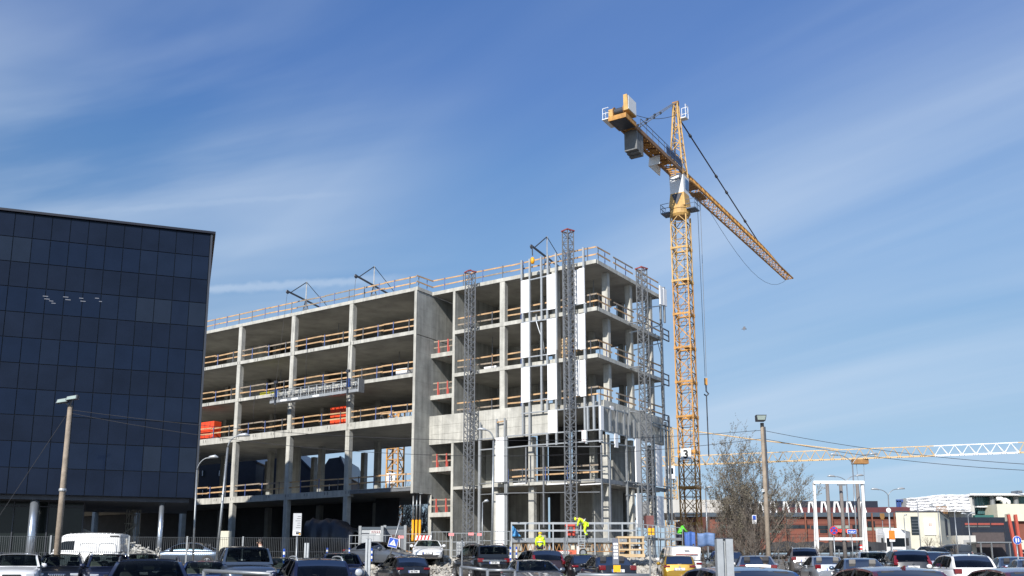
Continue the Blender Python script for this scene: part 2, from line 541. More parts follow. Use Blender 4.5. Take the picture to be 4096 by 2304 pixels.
def gravel():                          # broken rock on the bank: many angular stones, one mass
    mb = MB(); rr = random.Random(3)
    for i in range(5200):
        y = rr.uniform(51.0, 60); r = rr.uniform(-.19, .185)
        if rr.random() < .25: r = rr.uniform(.08, .185)
        x = r * y; z = gz(x, y)
        s = rr.uniform(.05, .13) * (1 if rr.random() < .93 else 1.8)
        base = len(mb.v)
        pts = []
        for k in range(6):
            d = [(1, 0, 0), (-1, 0, 0), (0, 1, 0), (0, -1, 0), (0, 0, 1), (0, 0, -1)][k]
            d = Vector(d) * s * rr.uniform(.6, 1.2) + Vector((rr.uniform(-.4, .4), rr.uniform(-.4, .4), rr.uniform(-.4, .4))) * s
            pts.append(Vector((x, y, z + s * .3)) + d)
        mb.v += pts
        for f in ((0, 2, 4), (2, 1, 4), (1, 3, 4), (3, 0, 4), (2, 0, 5), (1, 2, 5), (3, 1, 5), (0, 3, 5)):
            mb.f.append(tuple(base + q for q in f))
    tag(mb.build('gravel', mat('limestone_gravel', (.40, .375, .33), .9, var=.35, scale=4), fixn=False),
        'grey broken limestone gravel heaped on the bank before the site', 'gravel', kind='stuff')
gravel()
def boulder(u, v, w, label):
    Y = 58; c = at(u, v, Y); mb = MB(); rr = random.Random(int(u))
    w = w * Y / 3779
    rows = []
    for i in range(7):
        th = math.pi * i / 6; row = []
        for k in range(13):
            ph = 2 * math.pi * (k % 12) / 12
            q = 1 + .18 * math.sin(3 * ph + u) + .12 * math.cos(2 * th + ph * 2)
            row.append(c + Vector((math.sin(th) * math.cos(ph) * w / 2 * q, math.sin(th) * math.sin(ph) * w * .4 * q, math.cos(th) * w * .28 * q)))
        rows.append(row)
    tag(mb.grid(rows).build('boulder', mat('boulder_stone', (.42, .40, .35), .9, var=.3, scale=4, bump=.5), smooth=True), label, 'boulder', 'boulders along the bank')
boulder(1497, 2238, 44, 'pale rounded boulder under the door of the grey sedan')
boulder(1558, 2236, 60, 'large pale boulder left of the white coupe')
boulder(1785, 2230, 26, 'small boulder right of the white coupe front wheel')

# ------------------------------------------------------------------ the concrete building under construction
AZ = math.atan(5708 / 3779.0)
dL = Vector((-math.sin(AZ), math.cos(AZ), 0))
dR = Vector((math.cos(AZ), math.sin(AZ), 0))
YC = 68.0
CC = at(2384, 1029, YC); C0 = Vector((CC.x, CC.y, 0))
def B(a, b, z): return C0 + dL * a + dR * b + Vector((0, 0, z))
def bb(mb, a0, a1, b0, b1, z0, z1):
    return mb.hexa([B(a0, b0, z0), B(a1, b0, z0), B(a1, b1, z0), B(a0, b1, z0), B(a0, b0, z1), B(a1, b0, z1), B(a1, b1, z1), B(a0, b1, z1)])
def LP(u, v, off=0.0):                 # point of the street facade plane (off metres in front) at a pixel
    return on(u, v, B(0, -off, 0), dR)
def La(u, v, off=0.0):
    q = LP(u, v, off); return (q - C0).dot(dL), q.z
def RP(u, v, off=0.0):                 # point of the side facade plane
    return on(u, v, B(-off, 0, 0), dL)
GB = 1.8                               # ground level at the building
ZR, Z5, Z4, Z3, Z1 = 24.42, 20.68, 17.03, 13.45, 7.68
DEP = 11.5
bld = thing('concrete_building', B(20, 5, GB), 'unfinished grey concrete frame building with open floors and white cladding boards', 'building')
def part(name, m, *boxes, parent=bld, bev=0):
    mb = MB()
    for bx in boxes: bb(mb, *bx)
    return mb.build(name, m, parent, bevel=bev)
# slabs (left wing stands 2 m forward of the right block)
A1 = 76.0
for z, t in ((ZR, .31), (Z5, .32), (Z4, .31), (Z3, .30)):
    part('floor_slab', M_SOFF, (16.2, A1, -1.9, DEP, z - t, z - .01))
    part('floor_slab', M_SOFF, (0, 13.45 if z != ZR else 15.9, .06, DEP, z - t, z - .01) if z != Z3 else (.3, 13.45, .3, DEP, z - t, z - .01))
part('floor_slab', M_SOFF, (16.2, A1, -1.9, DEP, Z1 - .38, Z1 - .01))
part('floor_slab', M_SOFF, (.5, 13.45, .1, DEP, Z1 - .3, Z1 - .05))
part('roof_parapet', M_CONC, (15.9, 16.35, -2.02, .0, ZR - .28, ZR + .02))
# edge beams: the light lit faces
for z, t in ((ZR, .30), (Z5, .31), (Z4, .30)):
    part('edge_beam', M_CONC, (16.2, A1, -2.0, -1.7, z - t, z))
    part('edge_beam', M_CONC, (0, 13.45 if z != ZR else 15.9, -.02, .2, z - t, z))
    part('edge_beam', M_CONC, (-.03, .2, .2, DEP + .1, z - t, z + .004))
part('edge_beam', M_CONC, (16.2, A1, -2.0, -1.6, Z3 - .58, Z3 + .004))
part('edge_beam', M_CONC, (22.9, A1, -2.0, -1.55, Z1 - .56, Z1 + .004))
part('edge_beam', M_GREYST, (16.2, 22.88, -2.0, -1.75, Z1 - .36, Z1 - .12), (16.2, 22.88, -2.03, -1.7, Z1 - .12, Z1 - .06))
part('edge_beam', M_CONC, (4.2, 13.45, .0, .25, Z1 - .28, Z1 - .04))
part('edge_beam', M_GREYST, (-.1, 4.1, .25, .4, Z1 - .32, Z1 - .02), (-.1, .05, .4, DEP, Z1 - .32, Z1 - .02))
# short steel plates cast into the beam edges
mb = MB()
rr = random.Random(5)
for z, t in ((Z5, .31), (Z4, .30), (Z3, .58), (Z1, .56)):
    a = 23.0
    while a < 46:
        for d in (0, .34):
            p = B(a + d, -2.006, z - t * .15); q = B(a + d, -2.006, z - t * .15 - .24)
            mb.bar(p, q, .05, .02, up=dL)
        a += 2.4 + rr.uniform(-.1, .1)
mb.build('cast_in_plate', M_DKST, bld)
# columns of the left wing
LEV = [(Z5, ZR - .31), (Z4, Z5 - .32), (Z3, Z4 - .31), (Z1, Z3 - .585), (GB - .6, Z1 - .565)]
for i, a in enumerate((23.2, 30.46, 37.72, 44.96, 52.2, 59.5, 66.7)):
    for z0, z1 in LEV:
        part('column', M_CONC, (a, a + .46, -1.985, -1.5, z0 + .002, z1), bev=.02)
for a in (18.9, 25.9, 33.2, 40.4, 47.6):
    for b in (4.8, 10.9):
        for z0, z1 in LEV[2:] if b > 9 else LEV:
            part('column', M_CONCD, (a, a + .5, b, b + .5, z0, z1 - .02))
# right block columns
RL = [(Z5, ZR - .31), (Z4, Z5 - .32), (Z3, Z4 - .31)]
for a0, a1 in ((8.44, 8.92), (3.48, 3.98)):
    for z0, z1 in RL:
        part('column', M_CONC, (a0, a1, .0, .5, z0 + .002, z1), bev=.02)
for b in (2.45, 6.45, 10.3):
    for z0, z1 in RL:
        part('column', M_CONC, (.35, .85, b, b + .42, z0 + .005, z1), bev=.02)
for a0, b0 in ((5.95, .35), (.55, 2.3), (.55, 6.4), (.6, 10.2), (9.3, .35)):
    part('column', M_CONC, (a0, a0 + .48, b0, b0 + .42, Z1, 11.2))
    part('column', M_CONC, (a0, a0 + .48, b0, b0 + .42, GB - .6, Z1 - .31))
for a0 in (3.3, 8.0, 12.2):
    for b0 in (5.4, 10.9):
        for z0, z1 in RL + [(Z1, Z3 - .31), (GB - .6, Z1 - .31)]:
            if not (b0 > 9 and a0 == 12.2):
                part('column', M_CONCD, (a0, a0 + .5, b0, b0 + .45, z0, z1 - .02))
# wall ends and stair walls round the open stair recess
part('end_wall', M_CONCD, (15.96, 16.2, -1.99, 8.5, 7.15, 20.3), (15.96, 16.2, -1.99, 8.5, 20.36, ZR - .31), (15.96, 16.2, .35, 8.5, GB - .6, 7.15))
part('wall_edge', M_CONC, (15.955, 16.21, -2.04, -1.99, 7.1, ZR - .3), (16.2, 16.3, .3, .34, GB - .6, 7.1), (15.9, 16.2, .28, .345, GB - .6, 7.1))
part('end_wall', M_CONCD, (13.45, 13.66, .06, 6.2, GB - .6, ZR - .31))
part('wall_edge', M_CONC, (13.44, 13.67, -.03, .06, 13.62, ZR - .31), (13.44, 13.67, -.03, .06, GB - .6, 11.2))
part('stair_back_wall', M_CONCD, (13.66, 15.96, 7.2, 7.45, GB - .6, ZR - .31))
# concrete band between the second and third storey
part('concrete_band', M_CONC, (3.75, 15.97, -.05, .2, 11.22, 13.62))
part('concrete_band', M_CONC, (.02, .26, .9, DEP + .1, 11.3, 13.62))
mb = MB()
for a in (5.9, 8.1, 10.2, 12.6, 14.6):
    mb.bar(B(a, -.053, 11.3), B(a, -.053, 13.5), .035, .006, up=dL)
for z in (12.05, 12.8):
    mb.bar(B(4, -.053, z), B(15.9, -.053, z), .03, .006, up=(0, 0, 1))
for b in (3, 5.2, 7.4, 9.4):
    mb.bar(B(.015, b, 11.4), B(.015, b, 13.5), .03, .008, up=dR)
mb.build('form_joint', M_CONCD, bld)
# half-landings of the stair
for z in (18.62, 15.02, 8.95, 5.25):
    part('stair_landing', M_CONC, (13.67, 15.95, .0, 2.6, z, z + .36))
# inner walls
for a0, a1, b0, z0, z1 in ((18.6, 21.6, 5.6, Z4, Z5 - .33), (26.4, 29.2, 5.0, Z4, Z5 - .33), (33.7, 36.0, 4.9, Z4, Z5 - .33), (40.9, 46.5, 4.2, Z4, Z5 - .33),
                           (40.9, 47, 4.2, Z5, ZR - .32), (26.4, 33, 6.4, Z3, Z4 - .32), (37, 40.3, 5.5, Z1, Z3 - .33), (47, 75, 1, Z1, Z3 - .33)):
    part('inner_wall', M_CONCD, (a0, a1, b0, b0 + .22, z0 + .004, z1))
M_SHSHEET = mat('shaded_dark_sheet', (.032, .034, .04), .7, var=.35, scale=1)  # dark sheeting, its near-black colour also carrying the deep interior shade
part('inner_wall', M_SHSHEET, (24.6, A1, 6.0, 6.25, GB - .6, Z1 - .39))
part('inner_wall', M_CONCD, (16.6, 23.6, 8.6, 8.85, Z3, ZR - .32))
part('inner_wall', M_CONCD, (28, A1, 9.0, 9.25, Z5, ZR - .32))
part('inner_wall', M_CONCD, (30, A1, 9.6, 9.85, Z3 + .01, Z5 - .33))
part('inner_wall', M_CONCD, (22.0, 24.6, 3.2, 3.4, GB - .6, Z1 - .39)).data.materials[0] = M_SHSHEET
for a0, a1, b0 in ((9.3, 13.4, 6.5), (4.4, 7.4, 6.8)):
    for z0, z1 in ((Z5, ZR - .32), (Z4, Z5 - .33), (Z3, Z4 - .32), (GB - .6, Z1 - .32)):
        part('inner_wall', M_CONCD, (a0, a1, b0, b0 + .2, z0, z1))
part('inner_wall', M_CONCD, (9.3, 13.4, 4.5, 4.7, Z1, 11.2))
def wallpx(u0, u1, b, z0, z1, m=M_CONCD, th=.2):
    a0 = (on(u0, 1900, B(0, b, 0), dR) - C0).dot(dL); a1 = (on(u1, 1900, B(0, b, 0), dR) - C0).dot(dL)
    part('inner_wall', m, (a1, a0, b, b + th, z0, z1))
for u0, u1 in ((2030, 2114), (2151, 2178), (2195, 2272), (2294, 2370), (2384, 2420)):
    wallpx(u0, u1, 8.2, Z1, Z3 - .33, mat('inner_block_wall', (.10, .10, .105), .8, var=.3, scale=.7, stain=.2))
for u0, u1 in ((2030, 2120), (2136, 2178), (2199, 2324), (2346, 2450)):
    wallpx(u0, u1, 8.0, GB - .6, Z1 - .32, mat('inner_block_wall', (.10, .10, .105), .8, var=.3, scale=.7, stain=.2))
part('inner_wall', M_CONCD, (2.2, 2.4, 3.2, 8.0, GB - .6, Z1 - .32))
part('inner_wall', M_CONCD, (2.0, 2.2, 6.0, 10.0, Z1, 11.2))
# steel sub-frame studs and rails in front of the facade, white insulated boards
OFF = .34
def stud(u, v0, v1, w=.13, plane=LP, m=M_GALVL, off=OFF):
    p = plane(u, v0, off); q = plane(u, v1, off)
    x = (p.x + q.x) / 2; y = (p.y + q.y) / 2
    MB().bar((x, y, p.z), (x, y, q.z), w, .16, up=dL if plane is RP else dR).build('steel_stud', m, bld)
def rail(u0, v0, u1, v1, w=.09, plane=LP, m=M_GALVL, off=OFF):
    MB().bar(plane(u0, v0, off), plane(u1, v1, off), .10, w).build('steel_rail', m, bld)
PRINT = mat('red_print', (.55, .22, .22), .6, var=0)
def board(u0, u1, v0, v1, off=OFF + .05, marks=True, plane=LP):
    a0, za = La(u0, v0, off); a1, _ = La(u1, v0, off); _, zb = La((u0 + u1) / 2, v1, off)
    _, za = La((u0 + u1) / 2, v0, off)
    o = part('cladding_board', M_WHITE, (a1, a0, -off - .06, -off + .06, zb, za))
    if marks:
        mb = MB(); rr = random.Random(int(u0 + v0))
        h = za - zb; n = max(3, int(h / .62))
        for i in range(n):
            z = za - (i + .5) * h / n; a = a1 + (a0 - a1) * (.30 if i % 2 else .72) + rr.uniform(-.06, .06)
            mb.bar(B(a + .07, -off - .063, z + .17), B(a - .07, -off - .063, z - .17), .035, .006, up=dR)
        p = mb.build('print', PRINT, o)
    return o
for u, v0, v1 in ((2087, 1042, 1122), (2119, 1036, 1122), (2165, 1027, 1108), (2191, 1020, 1100), (2224, 1013, 1100), (2256, 1003, 1640), (2282, 998, 1640), (2334, 990, 1075)):
    stud(u, v0, v1)
for u, segs in ((2119, ((1122, 1290), (1290, 1430), (1430, 1610), (1610, 1785))), (2167, ((1108, 1280), (1290, 1440), (1465, 1640))),
                (2092, ((1252, 1292), (1430, 1470), (1610, 1740))), (2226, ((1100, 1400), (1400, 1600), (1600, 1780))), (2190, ((1236, 1275), (1420, 1458), (1600, 1640), (1735, 1785))),
                (2340, ((1215, 1255), (1395, 1440), (1590, 1720))), (2376, ((1583, 1722),)), (2400, ((1580, 1770),)), (2352, ((1625, 1720),)), (2346, ((1720, 1775),))):
    for v0, v1 in segs: stud(u, v0, v1, .14)
for r in ((2085, 1252, 2230, 1232), (2085, 1292, 2230, 1272), (2085, 1433, 2226, 1413), (2085, 1470, 2226, 1455), (2085, 1608, 2230, 1590), (2085, 1655, 2400, 1622),
          (2030, 1745, 2400, 1718), (2115, 1782, 2412, 1762), (1915, 1758, 1975, 1752), (1916, 1800, 1980, 1795), (2018, 1792, 2115, 1783), (2120, 1120, 2190, 1104), (2300, 1220, 2345, 1213)):
    rail(*r)
for b_ in ((2085, 2116, 1121, 1252), (2188, 2222, 1098, 1238), (2316, 2337, 1073, 1216), (2085, 2117, 1292, 1431), (2189, 2224, 1276, 1418), (2318, 2340, 1255, 1398),
           (2086, 2119, 1470, 1610), (2191, 2227, 1455, 1599), (2321, 2342, 1440, 1586), (2193, 2229, 1641, 1732), (1984, 2017, 1750, 1930), (1985, 2018, 1975, 2190), (2328, 2345, 1722, 1765)):
    board(*b_)
for b_ in ((2299, 2315, 1080, 1218), (2300, 2316, 1256, 1398), (2302, 2318, 1440, 1584)):
    board(*b_, off=.1, marks=False)
for u, v0, v1 in ((1987, 1676, 1750), (2019, 1672, 1750), (1920, 1690, 2190), (1916, 1760, 2190), (2022, 1750, 2190), (2028, 1745, 2180)):
    stud(u, v0, v1, .1)
rail(1984, 1690, 2020, 1684, m=M_WOOD)
# slim steel posts and rails of the lower storeys
for u, v0, v1 in ((2175, 1785, 2110), (2408, 1780, 2110), (2441, 1840, 2110), (2105, 1790, 1935)):
    stud(u, v0, v1, .08, m=M_GREYST, off=.55)
for r in ((1916, 1935, 2055, 1925), (2055, 1925, 2400, 1922), (1920, 1978, 2050, 1972), (2050, 1972, 2400, 1968), (2120, 1786, 2405, 1786), (2052, 1880, 2420, 1882)):
    rail(*r, w=.06, m=M_GREYST, off=.55)
for b_ in ((2056, 2105, 1932, 1937), (2188, 2270, 1933, 1938), (2322, 2405, 1935, 1939)):
    board(*b_, marks=False, off=.5)
# side facade frames and boards
for u, v0, v1, w in ((2404, 1625, 1770, .2), (2440, 1630, 1725, .16), (2466, 1640, 1730, .1), (2496, 1640, 1740, .16), (2513, 1640, 1750, .1), (2537, 1680, 1755, .16), (2556, 1690, 1760, .1),
                     (2640, 1700, 1770, .12), (2648, 1150, 1680, .22), (2657, 1150, 1290, .16), (2668, 1690, 2100, .2), (2681, 1670, 2100, .16), (2508, 1740, 2110, .1), (2552, 1760, 2100, .14), (2618, 1740, 2100, .14)):
    stud(u, v0, v1, w, RP, M_GALV, .3)
for r in ((2400, 1625, 2515, 1655), (2405, 1720, 2545, 1755), (2405, 1770, 2640, 1800), (2520, 1330, 2650, 1300), (2530, 1238, 2655, 1222), (2535, 1400, 2650, 1370), (2540, 1560, 2660, 1540), (2610, 1690, 2685, 1710), (2610, 1700, 2680, 1725),
          (2500, 1925, 2690, 1950), (2505, 1980, 2690, 1995)):
    rail(*r, plane=RP, m=M_GALV, off=.3)
def rboard(u0, u1, v0, v1, off=.34):
    p = RP(u0, v0, off); q = RP(u1, v0, off); z1 = RP((u0 + u1) / 2, v1, off).z
    b0, b1 = (p - C0).dot(dR), (q - C0).dot(dR)
    part('cladding_board', M_WHITE, (-off - .05, -off + .05, b0, b1, z1, (p.z + q.z) / 2))
for b_ in ((2638, 2648, 1145, 1218), (2652, 2664, 1156, 1222), (2400, 2412, 1625, 1720), (2458, 2470, 1735, 1790), (2540, 2562, 1755, 1930), (2545, 2566, 1975, 2110), (2622, 2645, 1780, 1945), (2628, 2652, 1985, 2110), (2441, 2452, 1625, 1640)):
    rboard(*b_)
# the steel cage brackets on the far corner
mb = MB()
for v in (1355, 1535, 1700):
    c = RP(2652, v, .9)
    for i in range(3): mb.bar(c + Vector((0, 0, i * .45)), c + dR * 1.2 + Vector((0, 0, i * .45)), .08)
    for d in (0, 1.2): mb.bar(c + dR * d, c + dR * d + Vector((0, 0, .95)), .1)
mb.build('corner_bracket', M_DKST, bld)
# props under the cantilever
for u in (1650, 1664, 1678):
    p = at(u, 2170, (LP(1656, 1962, 2).y + .9)); zt = 7.1
    t = thing('steel_prop', (p.x, p.y, GB - .3), {1650: 'yellow steel prop nearest the container under the cantilevered wall', 1664: 'middle yellow steel prop of the three under the wall', 1678: 'yellow steel prop nearest the stair recess'}[u], 'prop', 'steel props under the cantilever')
    MB().tube([(p.x, p.y, GB - .3), (p.x, p.y, 5.0)], .10, 10).build('outer_tube', M_PROP, t, smooth=True)
    MB().tube([(p.x, p.y, 5.0), (p.x, p.y, zt)], .065, 10).build('inner_tube', M_GALV, t, smooth=True)
    MB().box(p.x - .2, p.x + .2, p.y - .2, p.y + .2, zt, zt + .03).build('head_plate', M_GALV, t)

# ------------------------------------------------------------------ timber guard rails
BP = M_BLUEP
def guard(p0, p1, label, group='timber guard rails on the floor edges', red=False, n=None, jit=0):
    p0, p1 = Vector(p0), Vector(p1); L = (p1 - p0).length; d = (p1 - p0).normalized()
    t = thing('guard_rail', (p0 + p1) / 2, label, 'guard rail', group)
    n = n or max(2, int(L / 2.3) + 1)
    nrm = Vector((d.y, -d.x, 0))
    for i in range(n):
        q = p0 + d * (L * (i + .35) / n + (.1 if red else 0))
        MB().bar(q, q + Vector((0, 0, 1.12)), .06 if not red else .1).build('post', M_REDST if red else (BP if i % 3 else M_DKST), t)
        if red:
            MB().bar(q + nrm * .12 + Vector((0, 0, -.4)), q + nrm * .12 + Vector((0, 0, .55)), .13).build('clamp', M_REDST, t)
    mw = M_WOOD if not red else M_WOODG
    rr = random.Random(int(p0.x * 100))
    k = max(1, round(L / 4.2))
    for h in (.52, 1.04):
        mb = MB()
        for i in range(k):
            s = p0 + d * (L * i / k) + nrm * .05 * (1 if i % 2 else 1.9); e = p0 + d * (L * (i + 1) / k + (.15 if i < k - 1 else 0)) + nrm * .05 * (1 if i % 2 else 1.9)
            mb.bar(s + Vector((0, 0, h + rr.uniform(-.05, .05))), e + Vector((0, 0, h + rr.uniform(-.05, .05))), .04, .115)
        mb.build('board', mw if red or rr.random() < .72 else M_WOODG, t)
LN = {ZR: 'roof', Z5: 'top floor', Z4: 'second top floor', Z3: 'third top floor', Z1: 'lowest raised floor'}
BAY = ['bay beside the tall end wall', 'second bay from the end wall', 'third bay from the end wall', 'bay beside the dark glass building']
EDG = [16.3, 23.2, 23.66, 30.46, 30.92, 37.72, 38.18, 44.96, 45.42, 51]
for z in (ZR, Z5, Z4, Z3, Z1):
    for i in range(4):
        a0, a1 = EDG[2 * i], EDG[2 * i + 1]
        if z == ZR: a0, a1 = EDG[2 * i] - (.4 if i else 0), EDG[2 * i + 1]
        guard(B(a0, -1.85, z), B(a1, -1.85, z), f'timber rail on the {LN[z]}, {BAY[i]}')
guard(B(16.25, -1.85, ZR), B(16.05, .15, ZR), 'short timber guard rail returning across the roof step')
for i, (a0, a1) in enumerate(((16, 12), (12, 8), (8, 4), (4, .1))):
    guard(B(a1, .1, ZR), B(a0, .1, ZR), 'timber guard rail on the roof of the corner block, ' + ('over the stair recess', 'right of the left climbing mast', 'under the small roof hoist', 'at the sharp roof corner')[i])
for z in (Z5, Z4, Z3):
    for i, (a0, a1) in enumerate(((13.3, 9.0), (8.3, 4.1), (3.3, .1))):
        guard(B(a1, .12, z), B(a0, .12, z), f'timber rail, corner block {LN[z]}, ' + ('behind the left climbing mast', 'behind the white boards', 'at the open corner')[i])
for z in (ZR, Z5, Z4, Z3):
    for i, (b0, b1) in enumerate(((.2, 2.4), (2.9, 6.4), (6.9, 11.4))):
        guard(B(.12, b0, z), B(.12, b1, z), f'timber rail, short side {LN[z]}, ' + ('next to the corner', 'middle bay', 'far bay by the slim mast')[i])
guard(B(.4, .45, Z1), B(6.2, .45, Z1), 'timber guard rail on the lowest raised floor of the corner block, behind the tall mast')
guard(B(6.6, .45, Z1), B(9.2, .45, Z1), 'short timber guard rail on the lowest raised floor left of the concrete post')
for z, w in ((18.98, 'highest stair landing'), (15.38, 'second highest stair landing'), (9.31, 'stair landing under the concrete band'), (5.61, 'lowest stair landing')):
    guard(B(13.8, .1, z), B(15.8, .1, z), f'guard rail with red clamps on the {w}', 'red clamped guard rails of the stair', red=True, n=2)
# ------------------------------------------------------------------ dark glass office block on the left
YD = 55.0
AZD = math.atan((12700 - 2048) / 3779.0)
dD = Vector((math.sin(AZD), math.cos(AZD), 0)); nD = Vector((-dD.y, dD.x, 0))     # nD points away from the viewer
DC = at(852, 930, YD); ZDT = DC.z; ZDB = at(788, 1993, YD).z
DC = Vector((DC.x, DC.y, 0))
def D(s, t, z): return DC - dD * s + nD * t + Vector((0, 0, z))      # s metres left of the right edge, t metres behind the facade
office = thing('office_building', D(8, 6, 1.0), 'dark navy glass office block lifted on round metal pillars', 'building')
def dbox(mb, s0, s1, t0, t1, z0, z1):
    return mb.hexa([D(s0, t0, z0), D(s1, t0, z0), D(s1, t1, z0), D(s0, t1, z0), D(s0, t0, z1), D(s1, t0, z1), D(s1, t1, z1), D(s0, t1, z1)])
NROW, PW, SLEN, DDEP = 11, .985, 16.2, 13.0
M_FRAME = mat('facade_frame', (.012, .014, .022), .4, .2, var=.1)
M_SPAN = mat('spandrel_panel', (.008, .013, .028), .22, var=.18, scale=.6, spec=.16)
def glassmat(name, col, spec):
    return mat(name, col, .06, var=.12, scale=.8, spec=spec, bump=.03, bscale=.9)
M_GL = [glassmat('office_glass_a', (.0085, .015, .034), .14), glassmat('office_glass_b', (.010, .0165, .035), .16), glassmat('office_glass_c', (.014, .021, .038), .2)]
dbox(MB(), 0.02, 62, .07, DDEP, ZDB, ZDT - .12).build('wall', M_FRAME, office)
dbox(MB(), 14, 62, DDEP, 34, ZDB - 5, ZDT - 1).build('shade_wing', M_FRAME, office)  # unseen wing, added to keep the sun off the far columns
o = dbox(MB(), -.16, 62.2, -.16, DDEP + .2, ZDT - .12, ZDT + .02).build('roof', mat('roof_edge_metal', (.016, .018, .028), .4, .3, var=.1), office)
dbox(MB(), .0, .12, -.05, .12, ZDB - .05, ZDT - .13).build('corner_trim', mat('corner_metal', (.07, .075, .09), .35, .5, var=.05), office)
rowh = (ZDT - .12 - ZDB) / NROW
rr = random.Random(11)
blinds = {(1, 10): 2, (1, 11): 2, (1, 9): 1, (3, 4): 1, (3, 3): 2, (3, 2): 2, (3, 1): 1, (3, 0): 2, (1, 0): 1, (1, 1): 1, (1, 3): 1, (1, 4): 0, (9, 2): 2, (9, 4): 1, (9, 0): 2, (7, 0): 1, (5, 0): 1, (9, 6): 1, (1, 2): 1, (7, 2): 1}
for i in range(NROW):
    zt = ZDT - .12 - i * rowh; zb = zt - rowh
    for k in range(13):
        s0 = .14 + k * PW; s1 = s0 + PW
        win = i % 2 == 1
        tilt = rr.uniform(-.004, .004)
        mb = MB()
        g = .022
        mb.hexa([D(s0 + g, .0 + tilt, zb + g), D(s1 - g, .0 - tilt, zb + g), D(s1 - g, .09, zb + g), D(s0 + g, .09, zb + g),
                 D(s0 + g, .0 + tilt, zt - g), D(s1 - g, .0 - tilt, zt - g), D(s1 - g, .09, zt - g), D(s0 + g, .09, zt - g)])
        if win:
            j = blinds.get((i, k), 0 if rr.random() < .75 else 1)
            w = mb.build('window', M_GL[j], office)
        else:
            mb.build('spandrel_panel', M_SPAN, office)
for i in range(NROW):
    zt = ZDT - .12 - i * rowh; zb = zt - rowh
    for k in range(13, 30):
        s0 = .14 + k * PW
        if i % 2 == 0 or k > 15: continue
        dbox(MB(), s0 + .02, s0 + PW - .02, 0, .09, zb + .02, zt - .02).build('window', M_GL[0], office)
M_GLOW = mat('ceiling_lamp', (.16, .17, .2), .4, var=0)
for (u, v) in ((182, 1185), (188, 1196), (205, 1204), (214, 1213), (263, 1188), (272, 1199), (325, 1193), (332, 1205), (388, 1193), (402, 1206)):
    p = on(u, v, D(0, -.012, 0), nD); q = dD * (.08 + .03 * (u % 3))
    MB().bar(p - q, p + q, .045, .01, up=nD).build('ceiling_lamp', M_GLOW, office)
# open ground floor: glazing set back, pillars
M_DGL = mat('dark_glazing', (.012, .016, .016), .12, var=.3, scale=.6, spec=.3)
dbox(MB(), 6.2, 62, 2.6, 2.7, .6, ZDB - .02).build('ground_glazing', M_DGL, office)
mb = MB()
for s in (6.2, 8.1, 9.9, 12.3, 15): dbox(mb, s, s + .06, 2.52, 2.6, .6, ZDB - .1)
dbox(mb, 6.2, 30, 2.5, 2.6, ZDB - .55, ZDB - .48)
mb.build('glazing_bar', M_DKST, office)
dbox(MB(), .4, 34, .35, DDEP - .3, ZDB - .25, ZDB + .01).build('soffit', M_DKST, office)
for (u, w) in ((644, 20), (133, 34)):
    p = on(u, 2080, D(0, .7, 0), nD); r = w / 2 * p.y / 3779
    MB().tube([(p.x, p.y, .6), (p.x, p.y, ZDB - .2)], r, 20).build('pillar', mat('brushed_metal', (.42, .46, .52), .28, .75, var=.1), office, smooth=True)
# sloping concrete stair seen through the lower glazing
mb = MB()
s0 = (on(250, 2065, D(0, 3.0, 0), nD) - DC).dot(-dD); s1 = (on(640, 2220, D(0, 3.0, 0), nD) - DC).dot(-dD)
mb.hexa([D(s0, 3.0, 3.6), D(s1, 3.0, 1.2), D(s1, 4.4, 1.2), D(s0, 4.4, 3.6), D(s0, 3.0, 4.0), D(s1, 3.0, 1.7), D(s1, 4.4, 1.7), D(s0, 4.4, 4.0)])
mb.build('stair_flight', M_CONCD, office)

